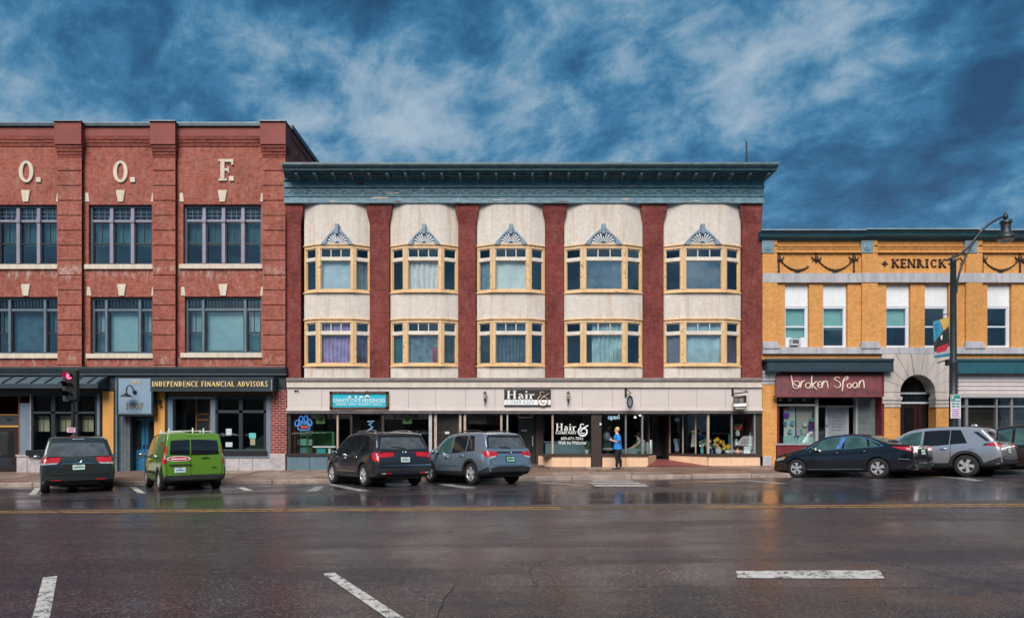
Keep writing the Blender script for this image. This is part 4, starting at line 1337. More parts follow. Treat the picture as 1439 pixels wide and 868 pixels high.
for py in (612, 625, 637):
 MB().pb(1031, py, 1044, py + 1.2, F + .4, F + .75).build('shelf', M_BLACK, sh_)
for px in (1031, 1043):
 MB().pb(px, 590, px + 1.1, 638, F + .42, F + .46).build('post', M_BLACK, sh_)
bouquet(1037, 612, 11, 18, [M_REDP, M_REDP, M_ORG], 'red flower arrangement on the top shelf of the gift shop etagere', M_VW, 12, F + .5)
for px, py, h, mm, lab in ((1035, 625, 9, M_VW, 'white figurine on the middle shelf of the gift shop etagere'), (1040, 625, 7, M_VB, 'blue bottle on the middle shelf of the gift shop etagere'), (1037, 637, 11, M_ORG, 'orange jug on the bottom shelf of the gift shop etagere')):
 hh = h * .03
 o = MB().lathe([(.06, 0), (.09, hh * .35), (.05, hh * .7), (.06, hh)], P(px, py, F + .55), n=10).build('ornament', mm, smooth=60)
 tag(o, lab, 'ornament', 'ornaments on the gift shop etagere')
for px, py, w, h, mm, lab in ((975.5, 637, 9, 30, 'white_gown', 'white hanging gown on the slanted pane of the gift shop'),):
 gw = thing('gown', lab, 'clothing', P(px, 622, F + .8))
 mw = mat('white_gown_cloth', (.62, .60, .52), .9)
 rows = [[(PX(px + (i - 8) / 8 * (2.4 + 1.7 * j / 6), F + .8), F + .8 + .03 * math.sin(i * 1.7), PZ(607 + j * 3.4, F + .8)) for i in range(17)] for j in range(7)]
 MB().grid(rows).build('skirt', mw, gw, smooth=60)
 MB().lathe([(.05, 0), (.10, -.05), (.07, -.12)], P(px, 604.5, F + .8), n=8).build('yoke', mat('yellow_yoke', (.5, .38, .1), .9), gw)
sc2 = MB(); rows = [[(PX(1024 + i * .8, F + .7), F + .7 + .04 * math.sin(i * 1.5), PZ(610 + j * 3.3, F + .7)) for i in range(9)] for j in range(7)]
tag(sc2.grid(rows).build('scarf', mat('teal_scarf', (.05, .27, .26), .9), smooth=60), 'teal scarf hanging left of the gift shop etagere', 'scarf')
fl = MB(); rows = [[(PX(947 + i * .55 + j * .35, F + 1.3), F + 1.3 + .03 * math.sin(i * 1.9 + j), PZ(616 + j * 2.6, F + 1.3)) for i in range(11)] for j in range(8)]
tag(fl.grid(rows).build('scarf', mat('striped_flag_cloth', (.35, .42, .52), .9, var=.6, scale=8), smooth=60), 'pale blue and red folded cloth at the inner end of the gift shop window', 'scarf')
gl_ = thing('glass_lamp', 'frosted cone lamp at the far right of the gift shop window', 'lamp', P(1057, 637, F + .4))
MB().lathe([(.20, 0), (.16, .15), (.10, .45), (.04, .75), (.02, .8)], P(1056, 632, F + .45), n=12).build('shade', mat('frosted_glass', (.35, .47, .5), .3), gl_, smooth=60)
MB().lathe([(.12, 0), (.03, .03), (.03, .16)], P(1056, 637.2, F + .45), n=10).build('base', M_ALU, gl_)
MB_ = MB().pb(1046, 627, 1055, 637, F + .2, F + .24).build('picture_frame', M_WHITE)
tag(MB_, 'white framed picture leaning low in the right gift shop pane', 'picture')
MB_ = MB().pb(1001, 608, 1027, 609.2, F + 1.0, F + 1.4).build('table', M_BROWNPIER)
tag(MB_, 'dark display table top behind the yellow flowers', 'table')

# ------------------------------------------------------------------ signs and lamps on the fascia
YS_ = YF - .01
s1 = thing('shop_sign', 'turquoise pet shop sign with white lettering in a dark rustic frame', 'sign', P(504.5, 561.5, YS_))
MB().pb(466, 552.5, 544, 572, YS_ - .05, YS_ + .01).build('board', mat('turquoise_board', (.012, .42, .56), .45, var=.08), s1)
M_RUSTIC = worn_paint('rustic_wood', (.075, .040, .028), (.35, .22, .14), .25, .7, 8.0)
def wob(a, b, y0, y1, n=10, top=True):
 pts = []
 for i in range(n + 1):
  pts.append((a + (b - a) * i / n, y0 + random.uniform(-.6, .6)))
 for i in range(n, -1, -1):
  pts.append((a + (b - a) * i / n, y1 + random.uniform(-.4, .4)))
 return pts
for pts in (wob(463.5, 546.5, 549.8, 553.0), wob(463.5, 546.5, 571.5, 574.5), [(463.5, 550), (467, 550), (467.2, 574), (463.8, 574.3)], [(542.6, 550), (546.4, 550), (546.6, 574.2), (543, 574)]):
 MB().ppx(pts, YS_ - .09, YS_ + .0).build('frame_plank', M_RUSTIC, s1)
M_SIGNW = mat('sign_white', (.82, .84, .84), .5, var=.03)
yb_ = YS_ - .055
text_mesh('GRANITE STATE HEDGEHOGS', PX(468.5, yb_), PX(541.5, yb_), PZ(565, yb_), PZ(559.6, yb_), yb_, .006).build('letters', M_SIGNW, s1, kind='stuff')
text_mesh('BREEDER  SUPPLY  BOARDING  RESCUE', PX(473.5, yb_), PX(537, yb_), PZ(569, yb_), PZ(566.2, yb_), yb_, .006).build('letters', M_SIGNW, s1, kind='stuff')
for px, w, h, mm in ((491.5, 3.6, 2.6, M_SIGNW), (496.5, 2.2, 3.2, M_LEAF), (500.5, 3.4, 2.6, M_SIGNW), (508, 5, 2.6, M_SIGNW), (516.5, 6.5, 4.2, M_SIGNW), (516.8, 5, 1.5, M_RUSTIC)):
 MB().ppx([(px - w / 2 + w * .5 * (1 - math.cos(math.pi * i / 8)), 558.6 - h * math.sin(math.pi * i / 8)) for i in range(9)], yb_ - .008 - (.006 if mm is M_RUSTIC else 0), yb_ - .001).build('painted_animal', mm, s1)
for px, w in ((496.5, 4), (516, 7)):
 MB().ppx([(px - w / 2 + w * .5 * (1 - math.cos(math.pi * i / 8)), 551.2 - 2.2 * math.sin(math.pi * i / 8)) for i in range(9)], YS_ - .095, YS_ - .02).build('carved_animal', M_RUSTIC, s1)

s2 = thing('shop_sign', 'black and white salon name sign with a large ampersand on the pale fascia', 'sign', P(742, 559, YS_))
MB().pb(709, 546.8, 774.5, 570.5, YS_ - .05, YS_ + .01).build('board', M_DARKTRIM, s2)
MB().pb(709.2, 561.6, 774.3, 568.6, YS_ - .06, YS_ - .049).build('white_band', M_SIGNW, s2)
yb_ = YS_ - .055
serif_text('Hair', PX(712.5, yb_), PX(752, yb_), PZ(561, yb_), PZ(548.2, yb_), yb_, .012, wt=.17).build('letters', M_SIGNW, s2, kind='stuff')
yb_ = YS_ - .062
serif_text('COMPANY', PX(710.8, yb_), PX(752, yb_), PZ(567.2, yb_), PZ(562.8, yb_), yb_, .008, wt=.12).build('letters', mat('grey_letter', (.30, .38, .42)), s2, kind='stuff')
amp(763.3, 559.5, 1.02, YS_ - .085, mat('tan_letter', (.55, .40, .32)), s2, .018)

M_LANT = mat('lantern_glass', (.30, .30, .27), .3)
for px, lab in ((682, 'left of'), (799, 'right of')):
 lt = thing('wall_lantern', f'black coach lantern on the fascia {lab} the salon name sign', 'lantern', P(px, 558, YF), 'coach lanterns beside the salon sign')
 c = P(px, 558, YF - .14)
 MB().lathe([(.0, .27), (.015, .26), (.02, .22), (.075, .18), (.08, .16), (.06, .15)], c, n=8).build('cap', M_BLACK, lt)
 MB().lathe([(.055, .15), (.07, .12), (.045, -.06)], c, n=8).build('lens', M_LANT, lt)
 MB().lathe([(.05, -.06), (.055, -.08), (.02, -.2), (.012, -.34), (.0, -.36)], c, n=8).build('finial', M_BLACK, lt)
 MB().tube([c + Vector((0, .0, -.1)), c + Vector((0, .14, -.12))], .02, 6).build('bracket', M_BLACK, lt)
# blade signs hung from iron brackets
h1 = thing('hanging_sign', 'small dark oval blade sign on an iron bracket above the second salon window', 'sign', P(885, 560, YF))
MB().pb(878.5, 545, 881, 557.5, YF - .05, YF).build('wall_plate', M_BLACK, h1)
c0 = P(880, 546.5, YF - .05)
MB().tube([c0, c0 + Vector((.05, -.35, -.10)), c0 + Vector((.10, -.62, -.22))], .018, 6).build('arm', M_BLACK, h1)
MB().tube([P(880, 556, YF - .05), c0 + Vector((.06, -.3, -.22)), c0 + Vector((.09, -.55, -.22))], .014, 6).build('stay', M_BLACK, h1)
yo = YF - .45
MB().ppx([(885.8 + 4.6 * math.sin(2 * math.pi * i / 20), 564.5 - 9.5 * math.cos(2 * math.pi * i / 20)) for i in range(20)], yo - .02, yo + .02).build('board', mat('dark_slate_board', (.035, .045, .065), .5), h1)
MB().ppx([(885.8 + 2.4 * math.sin(2 * math.pi * i / 16), 564.5 - 5.5 * math.cos(2 * math.pi * i / 16)) for i in range(16)], yo - .03, yo - .018).build('emblem', mat('grey_emblem', (.16, .19, .24), .5), h1)
h2 = thing('hanging_sign', 'black and cream hanging board on an iron arm at the right fascia end', 'sign', P(1040, 560, YF))
MB().pb(1029, 544, 1031.5, 556, YF - .05, YF).build('wall_plate', M_BLACK, h2)
a0 = P(1030.5, 553, YF - .05)
a1 = P(1051.5, 550.5, YF - .45)
MB().tube([a0, a1], .026, 6).build('arm', M_BLACK, h2)
MB().tube([P(1031, 545.5, YF - .05), P(1049, 549.5, YF - .42)], .008, 5).build('stay', M_BLACK, h2)
MB().ball(P(1049, 548.2, YF - .42), .035, 8, 6).build('finial', M_BLACK, h2)
yo = YF - .25
MB().ppx([(1031.5, 557.5), (1049.5, 555), (1049.5, 575.2), (1031.5, 575.2)], yo - .02, yo + .02).build('board', M_DARKTRIM, h2)
MB().ppx([(1031.7, 567), (1049.3, 566), (1049.3, 570.5), (1031.7, 571)], yo - .026, yo - .019).build('cream_band', M_SIGNW, h2)
for i, x_ in enumerate((1033, 1035.3, 1038.6, 1041, 1044)):
 MB().pb(x_, 559.2, x_ + (1.1 if i != 3 else 2.2), 565.8, yo - .027, yo - .019).build('letter_stroke', mat('faded_letter%d' % i, (.28, .26, .24)), h2)
MB().pb(1034, 572.2, 1048.5, 574.4, yo - .027, yo - .019).build('letter_stroke', mat('faded_line', (.38, .36, .34)), h2)
an = MB().tube([P(1049.5, 232, F + 2.5), P(1049.5, 199, F + 2.5)], .035, 6)
tag(an.build('antenna', M_BLACK), 'thin dark antenna pole standing on the middle roof', 'antenna')
cam_ = thing('security_camera', 'tiny dark camera pair at the left end of the pale fascia', 'camera', P(417, 549, YF))
for px in (415.2, 418.8):
 MB().ball(P(px, 548.8, YF - .06), .035, 8, 6).build('lens', M_BLACK, cam_)
MB().pb(413.5, 547.8, 417, 549, YF - .04, YF).build('bracket', M_ALU, cam_)

# ------------------------------------------------------------------ curtains
def cm(n, c, v=.2): return curtain_mat(n, c, v)
CUR = [
 (0, 0, 'pale blue-white flat blind in the upper window of the first bay from the left', cm('blind_bluewhite', (0.55, 0.68, 0.78), .12), .01, 3, 'blind'),
 (0, 1, 'white gathered curtain in the upper window of the second bay', cm('curtain_white', (0.85, 0.85, 0.85), .12), .045, 6, 'curtain'),
 (0, 2, 'pale aqua flat blind in the upper window of the third bay', cm('blind_aqua', (0.75, 0.85, 0.85), .10), .006, 2, 'blind'),
 (0, 3, 'added grey sheet standing in for the reflection in the upper window of the fourth bay', cm('grey_reflection_sheet', (0.29, 0.30, 0.30), .35), .008, 2, 'blind'),  # greyish reflection in the glass, given as an added grey sheet
 (1, 0, 'lilac curtains in the lower window of the first bay', cm('curtain_lilac', (0.47, 0.36, 0.62), .22), .04, 8, 'curtain'),
 (1, 1, 'dull grey-blue curtain in the lower window of the second bay', cm('curtain_greyblue', (0.17, 0.25, 0.31), .4), .03, 5, 'curtain'),
 (1, 2, 'dark blue folded curtains in the lower window of the third bay', cm('curtain_darkblue', (0.13, 0.20, 0.27), .3), .06, 9, 'curtain'),
 (1, 3, 'pale teal curtain drawn to one side in the lower window of the fourth bay', cm('curtain_teal', (0.43, 0.61, 0.65), .2), .055, 7, 'curtain'),
 (1, 4, 'pale blue sheet pinned across the lower window of the fifth bay', cm('sheet_blue', (0.47, 0.65, 0.78), .15), .02, 3, 'curtain'),
]
for r_, k, lab, m_, fold, wv, cat in CUR:
 w_ = WIN[r_, k]
 s0, s1 = .12, w_['L'] - .12
 lean = 0
 if (r_, k) == (1, 3):
  s0 = .38; lean = -.0
 ztop = w_['ztr'] if (r_, k) not in ((1, 0), (1, 3), (1, 4), (1, 2)) else w_['zt']
 if (r_, k) == (0, 1): lean = .02
 curtain('curtain' if cat == 'curtain' else 'blind', lab, w_['B'], w_['C'], s0, s1, w_['zb'] + .02, ztop - .02, m_, fold, wv, .17, cat=cat, lean=lean)
w_ = WIN[1, 1]
curtain('curtain', 'pink cloth bunched at the right of the lower window of the second bay', w_['B'], w_['C'], w_['L'] - .42, w_['L'] - .14, w_['zb'] + .02, w_['ztr'] - .5, cm('cloth_pink', (.38, .07, .12)), .03, 3, .13)
for r_, k, side, lab, col in ((1, 0, 'R', 'dull lilac side curtain right of the lower first-bay window', (.13, .10, .17)), (0, 0, 'R', 'grey net curtain in the right side light of the upper first-bay window', (.22, .25, .27)), (0, 2, 'L', 'pale blue blind in the left side light of the upper third-bay window', (.22, .34, .42)),
                             (1, 1, 'L', 'teal side curtain left of the lower second-bay window', (.03, .16, .20)), (1, 4, 'L', 'grey-lilac curtain in the left side light of the lower fifth-bay window', (.20, .19, .25)), (1, 4, 'R', 'dark plum curtain in the right side light of the lower fifth-bay window', (.10, .06, .09)),
                             (1, 1, 'R', 'dark olive cloth in the right side light of the lower second-bay window', (.05, .06, .05))):
 w_ = WIN[r_, k]
 A_, B_ = (w_['A'], w_['B']) if side == 'L' else (w_['C'], w_['D'])
 L_ = math.hypot(B_[0] - A_[0], B_[1] - A_[1])
 curtain('curtain', lab, A_, B_, .1, L_ - .1, w_['zb'] + .02, w_['ztr'] - .02, cm('side_cloth_%d%d%s' % (r_, k, side), col), .02, 3, .14)
# ================================================================== left building: red brick lodge hall
Z_HEADS = [(PZ(397, F), PZ(378, F)), (PZ(300, F), PZ(280, F))]
M_RED = brick_mat('old_red_brick', (0.310, 0.068, 0.048), (0.415, 0.108, 0.074), (0.36, 0.20, 0.155), blotch=.6, odd_amt=.35, stain=(0.56, 0.46, 0.42), stain_amt=0.75, dark=0.45,
                  zbands=[(PZ(400, F), PZ(377, F)), (PZ(520, F), PZ(503, F)), (PZ(212, F), PZ(196, F))])
M_REDDARK = brick_mat('sooty_red_brick', (0.235, 0.050, 0.036), (0.32, 0.078, 0.054), (0.15, 0.075, 0.060), dark=0.5)
M_REDPIER = brick_mat('red_brick_light_mortar', (0.250, 0.035, 0.035), (0.31, 0.050, 0.045), (0.46, 0.33, 0.30), bw=.26, bh=.10, msize=.014, dark=.25)
M_REDCEMENT = mat('painted_red_cement', (0.235, 0.058, 0.048), 0.75, var=.18, scale=1.2, bump=.15)
M_LIMESTONE = worn_paint('cream_limestone', (0.62, 0.53, 0.43), (0.30, 0.22, 0.17), 0.12, .8, 4.0, True, .15)
M_COPING = mat('dark_metal_coping', (0.045, 0.070, 0.085), .4, .3, var=.2)
M_FLASH = mat('coping_flashing', (.20, .25, .28), .45, .3)
M_FRAME = mat('slate_window_frame', (0.115, 0.165, 0.205), .5, var=.15)
M_MULL = mat('lilac_grey_mullion', (0.245, 0.235, 0.315), .5, var=.12)
M_SASH = mat('dark_sash', (0.018, 0.024, 0.030), .45, var=.2)
M_NAVY = mat('navy_fascia', (0.020, 0.032, 0.042), .45, var=.25)
M_NAVY2 = mat('navy_trim', (0.032, 0.046, 0.058), .45, var=.2)
M_SEAM = mat('standing_seam_metal', (0.115, 0.165, 0.205), .4, .4, var=.15)
M_TRIMBLUE = mat('grey_blue_trim', (0.150, 0.200, 0.255), .5, var=.1)
M_ORANGE = worn_paint('ochre_panel', (0.68, 0.33, 0.085), (.45, .2, .06), .0, .6, 3, True, .08)
M_GRANITE = mat('pink_grey_granite', (0.40, 0.365, 0.37), .5, var=.25, scale=5, fine=70, bump=.05)
M_BLUEDOOR = mat('bright_blue_door', (0.025, 0.155, 0.31), .4, var=.1)
M_GOLD = mat('gilt_letter', (0.80, 0.58, 0.28), .4, .0, var=.1)
M_WINGLASS = glass_mat('hall_glass', (0.80, 0.86, 0.87), 1.8, .01, .04)
M_BLINDG = cm('pale_green_blind', (0.48, 0.66, 0.68), .06)
M_BLINDT = cm('teal_shade', (0.085, 0.20, 0.205), .2)

LX0, LX1 = PX(-130, F), PX(403.5, F)
YW = F + .06                       # recessed wall field; pilasters stand at F - .10
YP = F - .12
lod = thing('brick_hall', 'three-storey red brick lodge hall with cream stone letters between banded pilasters', 'building', ((LX0 + LX1) / 2, F, 0.1))
ZLT = PZ(178, YP)
zsplit = PZ(516, F)
UPW = [(-6, 287.5, 80.5, 372), (125, 287.5, 214, 372), (258, 287, 367.5, 371.5), (-128, 287, -22, 372)]
LOW = [(-10, 417, 81.5, 497), (127.5, 417, 214.5, 497), (260, 416.5, 367.5, 496), (-128, 417, -24, 497)]
holes = [pxhole(*w, Y=YW) for w in UPW[:3] + LOW[:3]]
mb = MB()
wall_holes(mb, LX0, LX1 - .02, zsplit, ZLT, holes, YW, .30)
mb.build('wall', M_RED, lod)
mb = MB()
mb.box(LX0, LX0 + .3, F + .4, F + 13, -.6, ZLT)
mb.box(LX0, LX1, F + 12.7, F + 13, -.6, ZLT)
mb.build('rear_wall', M_REDDARK, lod)
MB().box(LX1 - .3, LX1, F + .02, F + 13, -.6, PZ(186, F)).build('side_wall', M_RED, lod)
MB().box(LX1 - .29, LX1 + .04, F + .06, F + 13, PZ(186, F), PZ(176, F)).build('side_parapet', M_REDCEMENT, lod)
MB().box(LX0, LX1 - .3, F + .4, F + 13, PZ(190, F), PZ(188, F)).build('roof', M_ROOF, lod)
for py in (515, 394):
 MB().box(LX0 + .3, LX1 - .3, F + .37, F + 6, PZ(py + 4, F), PZ(py - 4, F)).build('storey_floor', M_INFLOOR, lod)
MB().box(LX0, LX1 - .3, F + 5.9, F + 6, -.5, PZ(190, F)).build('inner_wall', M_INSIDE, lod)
# attic: corbelled band, smooth band, coping
PIL = [(84, 118), (217.5, 249), (371, 403)]
seg = [(-130, 84), (118, 217.5), (249, 371)]
for a, b in seg:
 for i, (p0, p1, out) in enumerate(((205, 200.5, .03), (200.5, 196, .05), (196, 191.5, .07))):
  MB().box(PX(a, F), PX(b, F), YW - out, YW + .1, PZ(p0, F), PZ(p1, F)).build('corbel_course', M_REDDARK, lod)
 MB().box(PX(a, F), PX(b, F), YW - .075, YW + .2, PZ(191.5, F), PZ(178.8, F)).build('parapet_band', M_REDCEMENT, lod)
 MB().box(PX(a, F), PX(b, F), YW - .16, YW + .4, PZ(178.8, F), PZ(173, YW - .16)).build('coping', M_COPING, lod, bevel=.015)
 MB().box(PX(a, F), PX(b, F), YW - .165, YW - .10, PZ(173, YW - .16), PZ(171.6, YW - .16)).build('coping_edge', M_FLASH, lod)
for a, b in PIL:
 xa, xb = PX(a, F), PX(b, F)
 MB().box(xa, xb, YP + .03, F + .36, zsplit, PZ(224, F)).build('pilaster', M_REDDARK, lod)
 for i, (p0, p1, out) in enumerate(((224, 219.5, .0), (219.5, 215, .02), (215, 210.5, .045), (210.5, 206, .07))):
  MB().box(xa - out * .6, xb + out * .6, YP - out, F + .36, PZ(p0, F), PZ(p1, F)).build('corbel_course', M_REDDARK, lod)
 MB().box(xa - .05, xb + .05, YP - .11, F + .36, PZ(206, F), PZ(175, F)).build('pilaster_head', M_REDCEMENT, lod)
 MB().box(xa - .09, xb + .09, YP - .17, F + .5, PZ(175, F), PZ(170, YP - .17)).build('coping', M_COPING, lod, bevel=.015)
 MB().box(xa - .09, xb + .09, YP - .175, YP - .1, PZ(170, YP - .17), PZ(168.8, YP - .17)).build('coping_edge', M_FLASH, lod)
 # banded brick blocks with sunk joints
 py = 241.5
 zt = PZ(224.4, F)
 while py < 516:
  zb = PZ(py - .7, F)
  MB().box(xa, xb, YP, YP + .1, max(zb, zsplit), zt).build('brick_block', M_RED, lod, bevel=.008)
  zt = PZ(py + .7, F)
  py += 20.9
 MB().box(xa, xb, YP, YP + .1, zsplit, zt).build('brick_block', M_RED, lod, bevel=.008)
# coping along the tall side wall
MB().box(LX1 - .35, LX1 + .12, F + .35, F + 13.1, PZ(176, F), PZ(170, F)).build('coping', M_COPING, lod, bevel=.015)
MB().box(LX1 - .35, LX1 + .125, F + .35, F + 13.1, PZ(170.2, F), PZ(169.2, F)).build('coping_edge', M_FLASH, lod)
# keystones and end stones
def keystone(cx, top, bot, wt, wb, out=.05):
 MB().ppx([(cx - wt / 2, top), (cx + wt / 2, top), (cx + wb / 2, bot), (cx - wb / 2, bot)], YW - out, YW + .1).build('keystone', M_LIMESTONE, lod, bevel=.01)
def endstone(x, top, bot, side):
 a = 3.2
 pts = [(x - a + (1.6 if side < 0 else 0), top), (x + a - (1.6 if side > 0 else 0), top), (x + a, bot), (x - a, bot)]
 pts = [(x - a * .5, top), (x + a * .9, top), (x + a, bot), (x - a, bot)] if side > 0 else [(x - a * .9, top), (x + a * .5, top), (x + a, bot), (x - a, bot)]
 MB().ppx(pts, YW - .03, YW + .1).build('end_stone', M_LIMESTONE, lod, bevel=.01)
for (a, _, b, _), top in [(w, t_) for w in UPW[:3] for t_ in (267,)] + [(w, t_) for w in LOW[:3] for t_ in (399,)]:
 cx = (a + b) / 2 if a > 0 else 36
 keystone(cx, top, top + 16.5, 13, 7.5)
 if a > 0:
  endstone(a - 2.2, top + 4, top + 16.5, -1)
 endstone(b + 1.5, top + 4, top + 16.5, 1)
# --- windows
def hall_window(x0, y0, x1, y1, lights, upper):
 Yw = YW + .16
 k = YW / Yw
 X0, X1, Z0, Z1_ = PX(x0, YW), PX(x1, YW), PZ(y1, YW), PZ(y0, YW)
 fr = MB()
 t_ = .075
 fr.box(X0, X0 + t_, Yw - .02, Yw + .12, Z0, Z1_); fr.box(X1 - t_, X1, Yw - .02, Yw + .12, Z0, Z1_)
 fr.box(X0 + t_, X1 - t_, Yw - .02, Yw + .12, Z1_ - .10, Z1_); fr.box(X0 + t_, X1 - t_, Yw - .03, Yw + .12, Z0, Z0 + .07)
 w = fr.build('window', M_FRAME, lod, bevel=.008)
 # light boundaries
 if upper:
  n = lights
  ws = [1] * n
 else:
  ws = [.62, 1.75, .62]
  n = 3
 mw = .15 if upper else .11
 tot = X1 - X0 - 2 * t_ - mw * (n - 1)
 xs = []
 x = X0 + t_
 for q_ in ws:
  ww = tot * q_ / sum(ws)
  xs.append((x, x + ww))
  x += ww + mw
 zt0 = Z1_ - (Z1_ - Z0) * (.235 if upper else .20)
 zt1 = zt0 - .085
 for i, (a, b) in enumerate(xs):
  if i:
   MB().box(a - mw, a, Yw - .05, Yw + .1, Z0 + .07, Z1_ - .10).build('mullion', M_MULL if upper else M_FRAME, w, bevel=.012)
   if upper:
    MB().box(a - mw - .02, a + .02, Yw - .08, Yw - .05, zt1 - .06, zt0 + .07).build('mullion_boss', M_MULL, w, bevel=.02)
  MB().box(a, b, Yw - .01, Yw + .1, zt1, zt0).build('transom_rail', M_MULL if upper else M_FRAME, w)
  # transom pane with leaded bars
  MB().box(a, b, Yw + .05, Yw + .058, zt0, Z1_ - .1).build('pane', M_WINGLASS, w)
  lead = MB()
  nb = 3 if upper else max(3, int((b - a) / .13))
  for j in range(1, nb):
   xx = a + (b - a) * j / nb
   lead.box(xx - .010, xx + .010, Yw + .03, Yw + .05, zt0, Z1_ - .1)
  if upper:
   for j in (1, 2):
    zz_ = zt0 + (Z1_ - .1 - zt0) * j / 3
    lead.box(a, b, Yw + .036, Yw + .046, zz_ - .010, zz_ + .010)
  else:
   zz_ = zt0 + (Z1_ - .1 - zt0) * .35
   lead.box(a, b, Yw + .036, Yw + .046, zz_ - .008, zz_ + .008)
  lead.build('leaded_bars', M_SASH if not upper else M_FRAME, w, kind='stuff')
  # sash
  s = MB()
  sw = .045
  s.box(a, a + sw, Yw + .01, Yw + .09, Z0 + .07, zt1); s.box(b - sw, b, Yw + .01, Yw + .09, Z0 + .07, zt1)
  s.box(a + sw, b - sw, Yw + .01, Yw + .09, Z0 + .07, Z0 + .12); s.box(a + sw, b - sw, Yw + .01, Yw + .09, zt1 - .05, zt1)
  zm = (Z0 + zt1) / 2 + (0 if upper else -.02)
  double = upper or i != 1
  if double:
   s.box(a + sw, b - sw, Yw + .015, Yw + .08, zm - .025, zm + .03)
   xm = (a + b) / 2
   s.box(xm - .012, xm + .012, Yw + .03, Yw + .07, zm + .03, zt1 - .05)
  s.build('sash', M_SASH, w)
  if double:
   MB().box(a + sw, b - sw, Yw + .05, Yw + .058, Z0 + .12, zm - .025).build('pane', M_WINGLASS, w)
   MB().box(a + sw, b - sw, Yw + .05, Yw + .058, zm + .03, zt1 - .05).build('pane', M_WINGLASS, w)
   MB().box(a, b, Yw + .22, Yw + .225, zm - .02, zt1).build('shade', M_BLINDT if upper else M_BLINDG if b - a < .8 and x0 > 50 else M_BLINDT, w)
   if not upper and x0 > 50:
    MB().box(a, b, Yw + .24, Yw + .245, Z0 + .07, zm - .02).build('shade', M_BLINDT, w)
  else:
   MB().box(a + sw, b - sw, Yw + .05, Yw + .058, Z0 + .12, zt1 - .05).build('pane', M_WINGLASS, w)
   MB().box(a, b, Yw + .2, Yw + .205, Z0 + .07, zt1).build('shade', M_BLINDG if x0 > 50 else cm('slate_shade', (.07, .15, .20), .3), w)
 sm = MB(); sm.box(X0 - .14, X1 + .08, YW - .09, YW + .2, Z0 - .20, Z0 - .002)
 sm.build('sill', M_LIMESTONE, w, bevel=.012)
for w, n in zip(UPW[:3], (3, 3, 4)):
 hall_window(*w, n, True)
for w in LOW[:3]:
 hall_window(*w, 3, False)
# --- stone letters
def stone_O(cx):
 yo, yi = YW - .06, YW + .02
 out = [(cx + 10.2 * math.cos(2 * math.pi * i / 32), 241 - 15.2 * math.sin(2 * math.pi * i / 32)) for i in range(32)]
 inn = [(cx + 4.9 * math.cos(2 * math.pi * i / 32), 241 - 11.8 * math.sin(2 * math.pi * i / 32)) for i in range(32)]
 mb = MB()
 for i in range(32):
  j = (i + 1) % 32
  mb.ppx([out[i], out[j], inn[j], inn[i]], yo, yi)
 mb.build('stone_letter', M_LIMESTONE, lod)
 MB().pb(cx + 13.5, 249, cx + 20.5, 256, yo, yi).build('stone_dot', M_LIMESTONE, lod, bevel=.01)
stone_O(37); stone_O(169.5)
mb = MB()
yo, yi = YW - .06, YW + .02
mb.pb(310, 223.5, 315.8, 254, yo, yi)
mb.pb(307.3, 223.5, 310, 226.5, yo, yi); mb.pb(307.3, 251, 310, 254, yo, yi); mb.pb(315.8, 251, 319, 254, yo, yi)
mb.pb(315.8, 223.5, 328.3, 227.6, yo, yi); mb.pb(325.3, 227.6, 328.3, 231.5, yo, yi)
mb.pb(315.8, 236.6, 322.3, 240.2, yo, yi); mb.pb(320.3, 234, 322.3, 236.6, yo, yi); mb.pb(320.3, 240.2, 322.3, 243, yo, yi)
mb.build('stone_letter', M_LIMESTONE, lod, bevel=.008)
MB().pb(322, 247.5, 329, 254.2, yo, yi).build('stone_dot', M_LIMESTONE, lod, bevel=.01)

# --- ground storey
YN = F - .22
mb = MB(); mb.box(LX0, PX(402.5, YN), YN - .10, F + .3, PZ(519, YN), PZ(515.5, YN)); mb.box(LX0, PX(402.5, YN), YN - .05, F + .3, PZ(522, YN), PZ(519, YN)); mb.box(LX0, PX(402.5, YN), YN, F + .3, PZ(527.5, YN), PZ(522, YN))
mb.build('shop_cornice', M_NAVY2, lod, bevel=.01)
MB().box(LX0, PX(402.5, F), F - .08, F + .3, PZ(548.5, F), PZ(527.3, F)).build('shop_fascia', M_NAVY, lod)
# standing-seam canopy over the left shop
yc0, yc1 = F - .12, F - .78
seams = [-34 + 19.4 * i for i in range(11)]
def cpt(px, f):
 """along the canopy slope f 0 (wall) .. 1 (edge)"""
 return (PX(px, F), yc0 + (yc1 - yc0) * f, PZ(528.8, F) - .36 * f)
def cxp(px): return px
for a, b in zip(seams[:-1], seams[1:]):
 b = min(b, 154)
 if a >= 154: continue
 A = [cpt(a, 0), cpt(b, 0), cpt(b, 1), cpt(a, 1)]
 MB().hexa(A, [(x, y, z - .03) for x, y, z in A]).build('canopy_panel', M_SEAM, lod)
for a in seams + [154]:
 if a > 154: continue
 p, q_ = cpt(a, 0), cpt(a, 1)
 MB().hexa([(p[0] - .03, p[1], p[2] + .05), (p[0] + .03, p[1], p[2] + .05), (q_[0] + .03, q_[1] - .01, q_[2] + .05), (q_[0] - .03, q_[1] - .01, q_[2] + .05)],
              [(p[0] - .03, p[1], p[2]), (p[0] + .03, p[1], p[2]), (q_[0] + .03, q_[1] - .01, q_[2]), (q_[0] - .03, q_[1] - .01, q_[2])]).build('canopy_seam', M_NAVY2, lod)
ce = cpt(0, 1)
MB().box(LX0, PX(156, F), yc1 - .03, yc1 + .03, ce[2] - .19, ce[2] + .01).build('canopy_edge', M_NAVY2, lod, bevel=.01)
